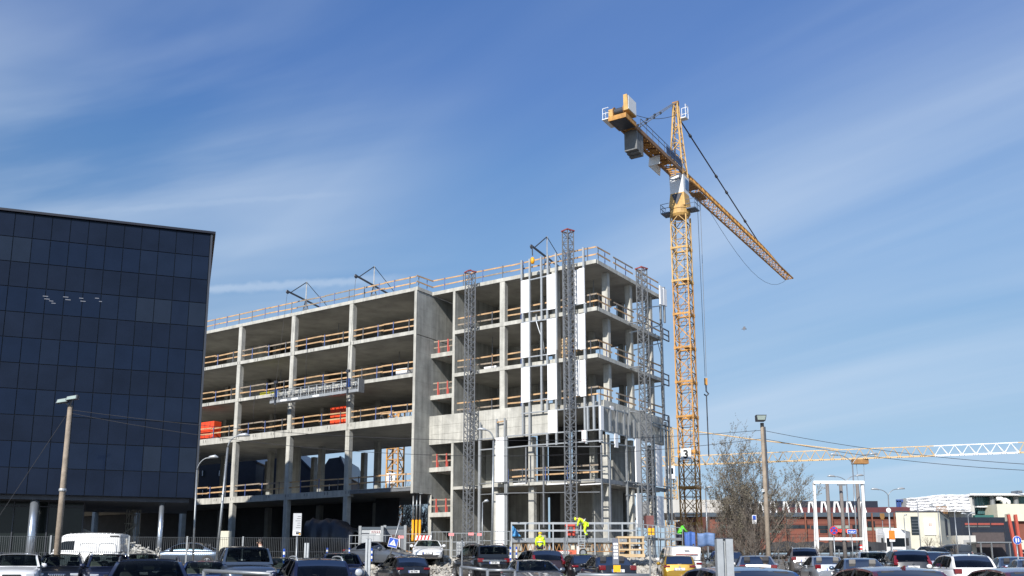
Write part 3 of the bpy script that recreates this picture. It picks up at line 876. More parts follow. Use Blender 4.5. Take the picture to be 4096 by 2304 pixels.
# ------------------------------------------------------------------ tower cranes
M_CAB = mat('cab_white', (.72, .73, .74), .4, var=.04)
M_BLUEGL = mat('cab_glass', (.05, .12, .25), .08, var=0, spec=.7)
def big_crane():
    gx, gy = 18.76, 98.0
    base = gz(gx, gy)
    cr = thing('tower_crane', (gx, gy, base), 'tall yellow tower crane with mast number 3 and a long raking jib', 'crane')
    zm = 39.5; s = 1.85; a = R(27)
    v1 = Vector((math.cos(a), -math.sin(a), 0)); v2 = Vector((math.sin(a), math.cos(a), 0))
    c = Vector((gx, gy, 0)); n = 10; H = (zm - base) / n
    for k in range(n):
        z0 = base + k * H
        m = M_CRANE if k < 8 else M_CRANEL
        mb = MB()
        lattice(mb, c + Vector((0, 0, z0)), c + Vector((0, 0, z0 + H)), s - .12, 4, .13, .065, side=v1, kind='k')
        for i in (-1, 1):
            for j in (-1, 1):
                p = c + v1 * (i * (s - .12) / 2) + v2 * (j * (s - .12) / 2)
                mb.bar(p + Vector((0, 0, z0 - .18)), p + Vector((0, 0, z0 + .18)), .22, up=v1)
        for d in (-1, 1):
            mb.bar(c + v1 * (-.85) + v2 * d * .86 + Vector((0, 0, z0 + .02)), c + v1 * .85 + v2 * d * .86 + Vector((0, 0, z0 + .02)), .1, .2)
            mb.bar(c + v2 * (-.85) + v1 * d * .86 + Vector((0, 0, z0 + .02)), c + v2 * .85 + v1 * d * .86 + Vector((0, 0, z0 + .02)), .1, .2)
        sec = mb.build('mast_section', m, cr)
        lad = MB()
        lp = c + v1 * .3 + v2 * .45
        for d in (-.18, .18): lad.bar(lp + v1 * d + Vector((0, 0, z0 + .1)), lp + v1 * d + Vector((0, 0, z0 + H - .1)), .045)
        for q in range(10): lad.bar(lp - v1 * .18 + Vector((0, 0, z0 + .3 + q * .36)), lp + v1 * .18 + Vector((0, 0, z0 + .3 + q * .36)), .03)
        lad.build('ladder', M_DKST, sec)
        if k % 2 == 0: 
            MB().bar(c - v1 * .2 + v2 * .1 + Vector((0, 0, z0 + .1)), c + v1 * .75 + v2 * .1 + Vector((0, 0, z0 + .1)), 1.0, .06).build('rest_platform', M_CRANE, sec)
    # number plate
    p = at(2746, 1816, 97.0)
    pl = MB().bar(p - v1 * .62, p + v1 * .5, .06, 1.15, up=(0, 0, 1)).build('number_board', M_SWHITE, cr)
    text('lettering', '3', M_BLACK, p - v1 * .06 - v2 * .045 - Vector((0, 0, .42)) , v1, (0, 0, 1), .88, pl, align='CENTER', bold=.045)
    # upper works in local axes: y along the jib
    a = R(31.8); J = Vector((math.sin(a), math.cos(a), 0)); X = Vector((math.cos(a), -math.sin(a), 0)); Z = Vector((0, 0, 1))
    def L(x, y, z): return c + X * x + J * y + Z * z
    # slewing gear
    MB().lathe(c, [(.95, 39.45), (1.12, 39.7), (1.12, 40.2), (.95, 40.25)], 20).build('slewing_ring', M_CRANEL, cr)
    MB().lathe(c, [(1.15, 40.25), (1.15, 40.5), (.9, 40.55)], 20).build('turntable', M_CRANEL, cr)
    mb = MB()
    mb.hexa([L(-.95, -.95, 40.5), L(.95, -.95, 40.5), L(.95, .95, 40.5), L(-.95, .95, 40.5), L(-.8, -.8, 42.1), L(.8, -.8, 42.1), L(.8, .8, 42.1), L(-.8, .8, 42.1)])
    mb.build('turntable_frame', M_CRANEL, cr)
    MB().prism([L(-.6, -.93, 41.95), L(.6, -.93, 41.95), L(0, -1.0, 40.65)], J * .05).build('recess_plate', M_DKST, cr)
    for sx in (-1, 1):
        mb = MB(); x0, x1 = (1.0, 2.0) if sx > 0 else (-2.0, -1.0)
        mb.hexa([L(x0, -.8, 40.0), L(x1, -.8, 40.0), L(x1, .7, 40.0), L(x0, .7, 40.0), L(x0, -.8, 40.12), L(x1, -.8, 40.12), L(x1, .7, 40.12), L(x0, .7, 40.12)])
        e = x1 if sx > 0 else x0
        for y in (-.8, -.3, .2, .7): mb.bar(L(e, y, 40.1), L(e, y, 41.1), .05)
        for z in (40.6, 41.1):
            mb.bar(L(e, -.8, z), L(e, .7, z), .05); mb.bar(L(x0, -.8, z), L(x1, -.8, z), .05)
        mb.build('service_platform', mat('blue_grey_steel', (.08, .12, .19), .5, .2, var=.1), cr)
    # cab
    cab = MB()
    cab.hexa([L(-.78, -.8, 42.1), L(.78, -.8, 42.1), L(.78, .8, 42.1), L(-.78, .8, 42.1), L(-.82, -.9, 44.1), L(.82, -.9, 44.1), L(.82, .9, 44.1), L(-.82, .9, 44.1)])
    cab = cab.build('cab', M_CAB, cr)
    MB().hexa([L(.80, -.3, 42.6), L(.83, -.3, 42.6), L(.83, .7, 42.6), L(.80, .7, 42.6), L(.82, -.3, 43.8), L(.85, -.3, 43.8), L(.85, .7, 43.8), L(.82, .7, 43.8)]).build('cab_window', M_BLUEGL, cab)
    text('lettering', 'BPR', M_DKST, L(-.2, -.91, 43.55), X, Z, .32, cab)
    # counter jib: two deep side beams with bracing
    zb = 44.35; cj = MB()
    for x in (-.72, .72): cj.bar(L(x, -.6, zb + .15), L(x, -15.7, zb + .15), .18, .42)
    cj.build('counter_jib_beam', mat('crane_brown', (.28, .15, .07), .65, var=.25, scale=2, stain=.2), cr)
    mb = MB()
    k = 0; y = -1.0
    while y > -15:
        mb.bar(L(-.7, y, zb + .05), L(.7, y - (.55 if k % 2 else -.2), zb + .05), .10); mb.bar(L(.7, y, zb + .05), L(-.7, y - .6, zb + .05), .09)
        y -= .8; k += 1
    mb.build('counter_jib_bracing', M_CRANE, cr)
    MB().hexa([L(-.55, -3, zb + .36), L(.55, -3, zb + .36), L(.55, -15, zb + .36), L(-.55, -15, zb + .36), L(-.55, -3, zb + .4), L(.55, -3, zb + .4), L(.55, -15, zb + .4), L(-.55, -15, zb + .4)]).build('walkway', M_RUST, cr)
    mb = MB()
    for x in (-.85, .85):
        y = -1.5
        while y > -12.4: mb.bar(L(x, y, zb + .4), L(x, y, zb + 1.4), .045); y -= 1.55
        for z in (.9, 1.4): mb.bar(L(x, -1.5, zb + z), L(x, -12.3, zb + z), .045)
    mb.build('walkway_railing', M_DKST, cr)
    for k in range(3):
        y = -13.0 + k * .55; w = 1.0 - .0 * k
        MB().hexa([L(-.68, y, 42.3 - .12 * k), L(.68, y, 42.3 - .12 * k), L(.68, y + .48, 42.3 - .12 * k), L(-.68, y + .48, 42.3 - .12 * k), L(-.68, y, 44.5), L(.68, y, 44.5), L(.68, y + .48, 44.5), L(-.68, y + .48, 44.5)]).build('ballast_block', mat('ballast_grey', (.16, .165, .17), .8, var=.25, scale=1.5, stain=.2), cr)
    # winch platform at the end
    MB().hexa([L(-.95, -16.1, zb - .05), L(.95, -16.1, zb - .05), L(.95, -13.6, zb - .05), L(-.95, -13.6, zb - .05), L(-.95, -16.1, zb + .42), L(.95, -16.1, zb + .42), L(.95, -13.6, zb + .42), L(-.95, -13.6, zb + .42)]).build('winch_platform', M_CRANE, cr)
    MB().hexa([L(-.85, -16.0, zb - .09), L(.85, -16.0, zb - .09), L(.85, -13.7, zb - .09), L(-.85, -13.7, zb - .09), L(-.85, -16.0, zb - .06), L(.85, -16.0, zb - .06), L(.85, -13.7, zb - .06), L(-.85, -13.7, zb - .06)]).build('platform_underside', M_DKST, cr)
    w = MB().tube([L(-.55, -15.3, zb + 1.15), L(.5, -15.3, zb + 1.15)], .34, 16).build('winch_drum', M_DKST, cr)
    for x in (-.6, .5): MB().tube([L(x - .03, -15.3, zb + 1.15), L(x + .05, -15.3, zb + 1.15)], .5, 16).build('drum_flange', M_RUST, w)
    MB().hexa([L(-1.15, -15.6, zb + .7), L(-.68, -15.6, zb + .7), L(-.68, -15.0, zb + .7), L(-1.15, -15.0, zb + .7), L(-1.15, -15.6, zb + 1.45), L(-.68, -15.6, zb + 1.45), L(-.68, -15, zb + 1.45), L(-1.15, -15, zb + 1.45)]).build('winch_motor', M_CRANEL, cr)
    MB().hexa([L(.62, -15.9, zb + .8), L(1.1, -15.9, zb + .8), L(1.1, -13.9, zb + .8), L(.62, -13.9, zb + .8), L(.62, -15.9, zb + 2.45), L(1.0, -15.9, zb + 2.45), L(1.0, -13.9, zb + 2.45), L(.62, -13.9, zb + 2.45)]).build('switch_cabinet', M_CRANEL, cr)
    MB().hexa([L(1.1, -15.85, zb + .9), L(1.14, -15.85, zb + .9), L(1.14, -14, zb + .9), L(1.1, -14, zb + .9), L(1.1, -15.85, zb + 2.3), L(1.14, -15.85, zb + 2.3), L(1.14, -14, zb + 2.3), L(1.1, -14, zb + 2.3)]).build('cabinet_door', M_WPAINT, cr)
    mb = MB()
    for z in (.95, 1.5):
        mb.bar(L(-1.6, -16, zb + z), L(-1.6, -14, zb + z), .04); mb.bar(L(-1.6, -16, zb + z), L(-.95, -16, zb + z), .04)
    for y in (-16, -15.3, -14.6, -14): mb.bar(L(-1.6, y, zb + .4), L(-1.6, y, zb + 1.5), .04)
    mb.hexa([L(-1.65, -16.05, zb + .3), L(-.9, -16.05, zb + .3), L(-.9, -14, zb + .3), L(-1.65, -14, zb + .3), L(-1.65, -16.05, zb + .38), L(-.9, -16.05, zb + .38), L(-.9, -14, zb + .38), L(-1.65, -14, zb + .38)])
    mb.build('side_platform', M_WPAINT, cr)
    sg = MB().hexa([L(-1.0, -3.3, zb - .95), L(-.9, -3.3, zb - .95), L(-.9, -6.2, zb - .95), L(-1.0, -6.2, zb - .95), L(-.9, -3.3, zb + .1), L(-.8, -3.3, zb + .1), L(-.8, -6.2, zb + .1), L(-.9, -6.2, zb + .1)]).build('sign_board', M_WPAINT, cr)
    MB().hexa([L(-1.01, -6.25, zb - .95), L(.3, -6.25, zb - .95), L(.3, -6.2, zb - .95), L(-1.01, -6.2, zb - .95), L(-.9, -6.25, zb + .05), L(.3, -6.25, zb + .05), L(.3, -6.2, zb + .05), L(-.9, -6.2, zb + .05)]).build('sign_end', M_WPAINT, cr)
    ls = MB().hexa([L(.82, -1.2, zb + .4), L(.86, -1.2, zb + .4), L(.86, -5.6, zb + .4), L(.82, -5.6, zb + .4), L(.82, -1.2, zb + 1.25), L(.86, -1.2, zb + 1.25), L(.86, -5.6, zb + 1.25), L(.82, -5.6, zb + 1.25)]).build('name_board', mat('name_board_blue', (.03, .05, .11), .5, var=.05), cr)
    text('lettering', 'LIEBHERR', mat('letter_grey', (.3, .33, .4), .5, var=0), L(-.84, -1.3, zb + .5), -J, Z, .6, cr)
    # tower head
    mb = MB()
    tops = [(-.22, -.3), (.22, -.3), (.22, .1), (-.22, .1)]; bots = [(-.75, -.85), (.75, -.85), (.75, .75), (-.75, .75)]
    zt = 53.0; z0 = 44.2
    cc = lambda i, t: L(bots[i % 4][0] + (tops[i % 4][0] - bots[i % 4][0]) * t, bots[i % 4][1] + (tops[i % 4][1] - bots[i % 4][1]) * t - .15 * t, z0 + (zt - z0) * t)
    for i in range(4): mb.bar(cc(i, 0), cc(i, 1), .17 if i < 2 else .13)
    N = 9
    for k in range(N):
        for i in range(4):
            mb.bar(cc(i, k / N), cc(i + 1, (k + 1) / N), .07) if (k + i) % 2 else mb.bar(cc(i + 1, k / N), cc(i, (k + 1) / N), .07)
            if k % 2 == 0: mb.bar(cc(i, k / N), cc(i + 1, k / N), .07)
    mb.build('tower_head', M_CRANEL, cr)
    MB().tube([L(-.35, -.25, zt + .1), L(.35, -.25, zt + .1)], .22, 12).build('head_sheave', M_RUST, cr)
    mb = MB()
    for y in (.1, .9):
        for x in (0.25, 1.0): mb.bar(L(x, y, zt - 1.6), L(x, y, zt - .1), .05)
    for z in (-1.6, -.85, -.1):
        mb.bar(L(.25, .9, zt + z), L(1.0, .9, zt + z), .05); mb.bar(L(1.0, .1, zt + z), L(1.0, .9, zt + z), .05)
    mb.hexa([L(.2, .1, zt - 1.7), L(1.0, .1, zt - 1.7), L(1.0, .9, zt - 1.7), L(.2, .9, zt - 1.7), L(.2, .1, zt - 1.6), L(1.0, .1, zt - 1.6), L(1.0, .9, zt - 1.6), L(.2, .9, zt - 1.6)])
    mb.build('head_platform', M_WPAINT, cr)
    # jib: triangular truss, two bottom chords and a top chord
    Lj = 44.6; hb = 42.0; mb = MB(); NJ = 30
    def top(y): return L(0, y, 44.35 + 1.25 - .75 * sstep(y, 30, Lj))
    def bot(x, y): return L(x * (.68 - .1 * y / Lj), y, 44.35 - .35 * (1 - sstep(y, 0, 2)))
    for k in range(NJ):
        y0, y1 = .7 + (Lj - .7) * k / NJ, .7 + (Lj - .7) * (k + 1) / NJ; ym = (y0 + y1) / 2
        mb.bar(top(y0), top(y1), .17)
        for x in (-1, 1):
            mb.bar(bot(x, y0), bot(x, y1), .15)
            mb.bar(bot(x, y0), top(ym), .075); mb.bar(top(ym), bot(x, y1), .075)
        mb.bar(bot(-1, y0), bot(1, y0), .06); mb.bar(bot(-1, y0), bot(1, y1), .06)
    mb.bar(bot(-1, Lj), bot(1, Lj), .12); mb.bar(top(Lj), bot(1, Lj), .1); mb.bar(top(Lj), bot(-1, Lj), .1)
    mb.build('jib', M_CRANE, cr)
    MB().hexa([L(-.6, 5, 44.0), L(.6, 5, 44.0), L(.6, 7.2, 44.0), L(-.6, 7.2, 44.0), L(-.6, 5, 44.2), L(.6, 5, 44.2), L(.6, 7.2, 44.2), L(-.6, 7.2, 44.2)]).build('trolley', M_RUST, cr)
    MB().hexa([L(-.6, 2.0, 44.25), L(.6, 2.0, 44.25), L(.6, 4.4, 44.25), L(-.6, 4.4, 44.25), L(-.6, 2.0, 44.6), L(.6, 2.0, 44.6), L(.6, 4.4, 44.6), L(-.6, 4.4, 44.6)]).build('trolley_winch', M_RUST, cr)
    # pendant bars
    ap = L(.1, .3, zt - 1.5)
    e = top(29.5)
    MB().tube([ap, e], .085, 6).build('pendant_bar', mat('pendant_dark', (.05, .035, .04), .6, var=.1), cr)
    for t in (.12, .42, .55, .8):
        q = ap + (e - ap) * t; d = (e - ap).normalized()
        MB().tube([q - d * .2, q + d * .2], .17, 8).build('pendant_joint', M_DKST, cr)
    for x in (-.5, .5):
        q = L(x, -12.2, zb + .5); p0 = L(x * .4, -.4, zt + .1)
        MB().tube([p0, q], .055, 6).build('counter_pendant', M_GALV, cr)
        for t in (.45, .62, .82):
            c2 = p0 + (q - p0) * t; d = (q - p0).normalized()
            MB().tube([c2 - d * .12, c2 + d * .12], .13, 8).build('pendant_joint', M_DKST, cr)
    rope = [L(.2, -14.5, zb + 1.4) + (L(0, -.3, zt - 1.4) - L(.2, -14.5, zb + 1.4)) * (i / 8) - Z * .6 * math.sin(math.pi * i / 8) for i in range(9)]
    MB().tube(rope, .03, 5).build('hoist_rope', M_CABLE, cr)
    rope = [bot(0, 7) + (bot(0, 44) - bot(0, 7)) * (i / 12) - Z * (5.2 * (4 * (i / 12) * (1 - i / 12)) * (.55 + .45 * i / 12)) for i in range(13)]
    MB().tube(rope, .022, 5).build('slack_rope', M_CABLE, cr)
    # hook
    h0 = L(0, 6.1, 44.0); hz = zat(1530, h0.y)
    mb = MB()
    for d in (-.18, .18): mb.tube([h0 + X * d, Vector((h0.x + d * .4, h0.y, hz + .7))], .03, 5)
    mb.build('hoist_rope', M_GREYST, cr)
    hk = MB().hexa([(h0.x - .17, h0.y - .08, hz - .3), (h0.x + .17, h0.y - .08, hz - .3), (h0.x + .17, h0.y + .1, hz - .3), (h0.x - .17, h0.y + .1, hz - .3), (h0.x - .17, h0.y - .08, hz + .5), (h0.x + .17, h0.y - .08, hz + .5), (h0.x + .17, h0.y + .1, hz + .5), (h0.x - .17, h0.y + .1, hz + .5)]).build('hook_block', M_CRANE, cr)
    MB().tube([(h0.x, h0.y, hz - .3), (h0.x, h0.y, hz - 1.0), (h0.x + .25, h0.y, hz - 1.3), (h0.x, h0.y, hz - 1.55), (h0.x - .25, h0.y, hz - 1.35)], .09, 8).build('hook', M_DKST, hk)
    MB().tube([(h0.x, h0.y, hz - 1.5), (h0.x, h0.y, zat(1826, h0.y))], .07, 6).build('sling', M_DKST, cr)
big_crane()

M_FARC = mat('far_crane_yellow', (.58, .40, .20), .6, var=.15)
def far_crane():
    X0, Y0 = (2694 - 2048) / 3779 * 160, 160.0
    base = gz(X0, Y0); zj = 18.4
    cr = thing('tower_crane', (X0, Y0, base), 'distant yellow crane with a level jib whose outer section is white', 'crane')
    E1 = Vector(((3776 - 2048) / 3779 * 145.5, 145.5, zj)); S0 = Vector((X0, Y0, zj)); d = (E1 - S0); d.z = 0; Lt = d.length; d.normalize()
    sx = Vector((d.y, -d.x, 0)); Z = Vector((0, 0, 1))
    mb = MB(); lattice(mb, (X0, Y0, base), (X0, Y0, zj - 2.0), 1.7, 12, .16, .08, side=(1, .2, 0), kind='x'); mb.build('mast', M_FARC, cr)
    mb = MB(); lattice(mb, (X0, Y0, zj), (X0, Y0, 25.0), 1.0, 8, .14, .08, side=(1, .2, 0), kind='x'); mb.build('tower_head', M_FARC, cr)
    c = MB().box(X0 - 1.1, X0 + .5, Y0 - 1.6, Y0 - .2, zj - 2.4, zj - .2).build('cab', M_CAB, cr)
    MB().box(X0 - .6, X0 + .2, Y0 - 1.64, Y0 - 1.6, zj - 1.6, zj - .6).build('cab_window', M_GLASSD, c)
    def truss(t0, t1, n, m, name):
        mb = MB()
        for k in range(n):
            p0, p1 = S0 + d * (t0 + (t1 - t0) * k / n), S0 + d * (t0 + (t1 - t0) * (k + 1) / n)
            pm = (p0 + p1) / 2 + Z * 1.55
            mb.bar(p0 + Z * 1.55, p1 + Z * 1.55, .13)
            for s in (-.6, .6):
                mb.bar(p0 + sx * s, p1 + sx * s, .12); mb.bar(p0 + sx * s, pm, .07); mb.bar(pm, p1 + sx * s, .07)
            mb.bar(p0 - sx * .6, p0 + sx * .6, .07)
        mb.build(name, m, cr)
    truss(-9, 1, 6, M_FARC, 'counter_jib')
    truss(1, Lt, 24, M_FARC, 'jib')
    truss(Lt, Lt + 11.8, 6, M_WPAINT, 'jib_extension')
    truss(Lt + 11.8, Lt + 24, 7, M_FARC, 'jib_end')
    e = S0 + d * (Lt * .66) + Z * 1.6
    MB().tube([(X0, Y0, 25.0), tuple((Vector((X0, Y0, 25)) + e) / 2 - Z * .15), tuple(e)], .1, 6).build('pendant_bar', M_FARC, cr)
    tr = S0 + d * ((3497 - 2694) / 3779 * 151 / d.x * 1.0)
    tr = S0 + d * (Lt * .735)
    MB().box(tr.x - 1.2, tr.x + 1.2, tr.y - .6, tr.y + .6, tr.z - .9, tr.z - .15).build('trolley', M_RUST, cr)
    mb = MB()
    for s in (-.6, .6): mb.tube([(tr.x + s, tr.y, tr.z - .9), (tr.x + s * .5, tr.y, 9.5)], .035, 5)
    mb.build('hoist_rope', M_GREYST, cr)
    MB().box(tr.x - .35, tr.x + .35, tr.y - .2, tr.y + .2, 8.6, 9.5).build('hook_block', M_FARC, cr)
far_crane()
def third_crane():
    X0, Y0 = -16.4, 130.0; base = gz(X0, Y0)
    cr = thing('tower_crane', (X0, Y0, base), 'yellow lattice crane standing behind the open floors, board with number 4', 'crane')
    for k in range(6):
        z0 = base + k * 4.6
        mb = MB(); lattice(mb, (X0, Y0, z0), (X0, Y0, z0 + 4.6), 1.75, 3, .2, .1, side=(.94, -.34, 0), kind='x')
        mb.build('mast_section', M_CRANE, cr)
    p = at(1563, 1913, 128.6)
    b = MB().box(p.x - .6, p.x + .6, p.y - .03, p.y + .03, p.z - .7, p.z + .7).build('number_board', M_SWHITE, cr)
    text('lettering', '4', M_BLACK, (p.x, p.y - .04, p.z - .45), (1, 0, 0), (0, 0, 1), .9, b, align='CENTER')
    mb = MB(); lattice(mb, (X0 - 12, Y0 - 6, base + 28.2), (X0 + 28, Y0 + 14, base + 28.2), 1.5, 26, .18, .09, side=(0, 0, 1)); mb.build('jib', M_CRANE, cr)
    MB().box(X0 - 1.2, X0 + .6, Y0 - 2.2, Y0 - .6, base + 25.6, base + 27.8).build('cab', M_CAB, cr)
third_crane()

# ------------------------------------------------------------------ climbing masts, hanging platform, roof outriggers
def climb_mast(pos, ztop, label, side, sway=None, zb=GB - .2):
    p = Vector((pos.x, pos.y, zb))
    t = thing('climbing_mast', p, label, 'climbing mast', 'grey climbing masts on the facades')
    n = int(round((ztop - zb) / 1.5)); H = (ztop - zb) / n
    for k in range(n):
        mb = MB()
        lattice(mb, p + Vector((0, 0, k * H)), p + Vector((0, 0, (k + 1) * H)), .60, 3, .07, .034, side=side, kind='x')
        mb.build('mast_section', M_GREYST, t)
    mb = MB(); s = Vector(side).normalized(); q = Vector((s.y, -s.x, 0)); c = p + Vector((0, 0, n * H))
    for i in (-1, 1):
        mb.bar(c + s * i * .36 - q * .36, c + s * i * .36 + q * .36, .07, .09); mb.bar(c - s * .36 + q * i * .36, c + s * .36 + q * i * .36, .07, .09)
    mb.bar(c - s * .3 + Vector((0, 0, .05)), c + Vector((0, 0, .22)), .06); mb.bar(c + s * .3 + Vector((0, 0, .05)), c + Vector((0, 0, .22)), .06)
    mb.build('mast_top', mat('dull_red', (.26, .055, .05), .6, var=.2), t)
    for z in (Z5, Z4, Z3, Z1):
        if z < ztop - 1:
            mb = MB()
            nn = -dR if sway is None else sway
            for d in (-.25, .25): mb.bar(p + s * d + Vector((0, 0, z - zb - .1)), p + s * d - nn * 1.05 + Vector((0, 0, z - zb - .15)), .07)
            mb.bar(p + s * .3 + Vector((0, 0, z - zb - .1)), p - s * .5 - nn * 1.0 + Vector((0, 0, z - zb - .15)), .06)
            mb.build('wall_tie', M_GREYST, t)
    return t
sd = (dL * .6 + dR * .8)
climb_mast(LP(1878, 1500, 1.0), 25.1, 'grey lattice climbing mast left of the white boards, red cap above the roof edge', (.85, .52, 0))
climb_mast(LP(2278, 1500, 1.0), 26.75, 'tallest grey lattice climbing mast, standing in front of the white boards', (.8, .6, 0))
climb_mast(RP(2577, 1500, 1.1), 25.0, 'slim grey lattice climbing mast on the short side facing the big crane', (.75, .66, 0), sway=-dL)

OA = (La(1216, 1243, 1.0)[0] - .3, La(1487, 1185, 1.0)[0] - .3)      # where the roof outriggers stand
def gondola():
    p, q = LP(1103, 1621, 2.75), LP(1455, 1570, 2.75)
    z = (p.z + q.z) / 2; a0 = (q - C0).dot(dL); a1 = (p - C0).dot(dL)
    t = thing('hanging_platform', (p + q) / 2, 'long aluminium work platform hanging in front of the middle floors', 'work platform')
    b0, b1 = -3.45, -2.75
    part('deck', M_GALV, (a0, a1, b0, b1, z, z + .12), parent=t)
    mb = MB(); n = 11
    for b in (b0, b1):
        for h in (.35, .75, 1.12): mb.bar(B(a0, b, z + h), B(a1, b, z + h), .05)
        for k in range(n):
            s0, s1 = a0 + (a1 - a0) * k / n, a0 + (a1 - a0) * (k + 1) / n
            mb.bar(B(s0, b, z), B(s0, b, z + 1.12), .05); mb.bar(B(s0, b, z + 1.1), B((s0 + s1) / 2, b, z + .1), .04); mb.bar(B((s0 + s1) / 2, b, z + .1), B(s1, b, z + 1.1), .04)
    mb.build('railing', M_GALV, t)
    part('toe_board', M_GALVL, (a0, a1, b0 - .03, b0 - .005, z + .02, z + .26), parent=t)
    part('end_panel', mat('grey_banner', (.16, .165, .175), .6, var=.1), (a0 - .05, a0, b0, b1, z, z + 1.2), parent=t)
    for a in (a0 + 1.1, a1 - .8):
        h = part('hoist', M_BLUEP, (a - .16, a + .16, b0 - .12, b0 + .1, z + .5, z + 1.25), parent=t)
        part('stirrup', M_DKST, (a - .05, a + .05, b0 - .2, b0 - .13, z - .1, z + 1.9), parent=t)
        part('stirrup_head', M_DKST, (a - .25, a + .15, b0 - .25, b0 - .1, z + 1.75, z + 1.98), parent=t)
        MB().tube([B(a, b0 - .1, z + 1.9), B((OA[0] if a > (a0 + a1) / 2 else OA[1]) + .06, -3.37, ZR + 1.5)], .014, 5).build('wire', M_CABLE, t)
        MB().tube([B(a, b0 - .1, z), B(a + .4, b0 + .4, z - 3.2)], .022, 5).build('cable', M_CABLE, t)
        MB().tube([B(a - .05, b0 - .1, z - .12), B(a + .05, b0 - .1, z - .12)], .1, 10).build('roller', M_GALV, t)
    for a in (a1 - 2.2, a1 - 3.6, a1 - 6.2):
        part('caution_strip', M_SWHITE, (a, a + .8, b0 - .045, b0 - .031, z + .06, z + .22), parent=t)
gondola()
def outrigger(a, fb, label, chain=False):
    t = thing('roof_outrigger', B(a, fb + 1.2, ZR), label, 'roof outrigger', 'outriggers along the roof edge')
    zb = ZR + 1.35
    mb = MB()
    mb.bar(B(a, fb - 1.35, zb + .25), B(a, fb + 4.6, zb - .55), .10, .14); mb.build('beam', M_DKST, t)
    mb = MB()
    for d in (-.42, .42): mb.bar(B(a + d, fb + .9, ZR), B(a, fb + .9, zb), .08)
    mb.bar(B(a - .28, fb + .9, ZR + .45), B(a + .28, fb + .9, ZR + .45), .09); mb.build('trestle', M_GREYST, t)
    mb = MB().bar(B(a, fb + .9, zb), B(a, fb + .9, zb + 1.75), .09).build('post', M_GREYST, t)
    MB().bar(B(a, fb + .9, zb + 1.72), B(a, fb - 1.0, zb + .25), .07).build('stay_bar', M_DKST, t)
    MB().tube([B(a, fb + .9, zb + 1.72), B(a, fb + 4.6, zb - .5)], .03, 5).build('stay_wire', M_CABLE, t)
    MB().lathe(B(a + .06, fb - 1.35, zb + .22), [(.16, -.06), (.2, 0), (.16, .06)], 10, axis=dL).build('pulley', M_DKST, t)
    if chain:
        h = B(a, fb - 1.3, zb - .9)
        MB().lathe(h, [(.04, -.3), (.14, -.25), (.17, -.05), (.14, .18), (.06, .26)], 12).build('chain_hoist', M_PROP, t, smooth=True)
        MB().tube([h + Vector((0, 0, .4)), B(a, fb - 1.35, zb + .2)], .05, 6).build('chain', M_DKST, t)
outrigger(La(1216, 1243, 1.0)[0] - .3, -2, 'blue-grey roof outrigger standing closest to the dark glass building')
outrigger(La(1487, 1185, 1.0)[0] - .3, -2, 'blue-grey roof outrigger in the middle of the long roof edge')
outrigger(La(2178, 1060, 0)[0] + .3, 0, 'roof outrigger carrying a yellow chain hoist above the white boards', chain=True)

# ------------------------------------------------------------------ goods lying on the floors
def crate_stack(a0, a1, b0, z, h, n, label):
    t = thing('crate_stack', B((a0 + a1) / 2, b0, z), label, 'crates', 'orange plastic crates on the floors')
    for k in range(n):
        z0 = z + h * k / n; z1 = z + h * (k + 1) / n - .03
        c = part('crate', M_ORANGE, (a0, a1, b0, b0 + .9, z0 + .01, z1), parent=t, bev=.03)
        mb = MB()
        for d in (.3, .7): mb.bar(B(a0 + (a1 - a0) * d, b0 - .012, z0 + .1), B(a0 + (a1 - a0) * d, b0 - .012, z1 - .1), .10, .03, up=dR)
        mb.build('rib', M_REDST, c)
a = La(1348, 1680, 1.4)[0]; crate_stack(a - .95, a + .95, -1.3, Z3, 1.75, 3, 'stack of orange crates beside the second column of the long wing')
a = La(830, 1740, 1.4)[0]; crate_stack(a - .75, a + 1.2, -1.3, Z3, 1.9, 2, 'orange crates next to the dark glass building')
def slab_bundle(a0, a1, b0, z, h, n, m, name, label, cat):
    t = thing(name, B((a0 + a1) / 2, b0, z), label, cat)
    for k in range(n):
        part('layer', m, (a0, a1, b0, b0 + .8, z + h * k / n + .01, z + h * (k + 1) / n - .02), parent=t)
    return t
a = La(1612, 1490, 1.6)[0]; slab_bundle(a - .2, a + 1.0, -1.35, Z4, .75, 4, M_WHITE, 'board_stack', 'white boards piled by the tall end wall, second floor from the top', 'board stack')
a = La(1065, 1570, 1.5)[0]; slab_bundle(a - 1.2, a + 1.0, -1.4, Z4, .4, 2, mat('yellow_wrap', (.75, .68, .05), .5, var=.1), 'wrapped_bundle', 'yellow wrapped bundle left of the hanging platform', 'bundle')
a = La(1960, 1462, -.4)[0]; slab_bundle(a - .6, a + .6, .4, Z4, .3, 2, M_WHITE, 'board_stack', 'low white block pile left of the middle column of the corner block', 'board stack')
p = La(2262, 1385, -1.0)[0]
t = thing('pallet_stack', B(p, 1.0, Z4), 'tall stack of timber pallets behind the tallest mast', 'pallets')
for k in range(8):
    mb = MB(); z = Z4 + .01 + k * .22
    rr = random.Random(k); sh = rr.uniform(-.05, .05)
    for d in (0, .25, .5, .75, 1.0): bb(mb, p - .75 + d * 1.3 + sh, p - .6 + d * 1.3 + sh, .6, 1.5, z + .16, z + .19)
    for d in (.6, 1.0, 1.4): bb(mb, p - .75 + sh, p + .7 + sh, d, d + .1, z, z + .155)
    mb.build('pallet', M_PALL, t)

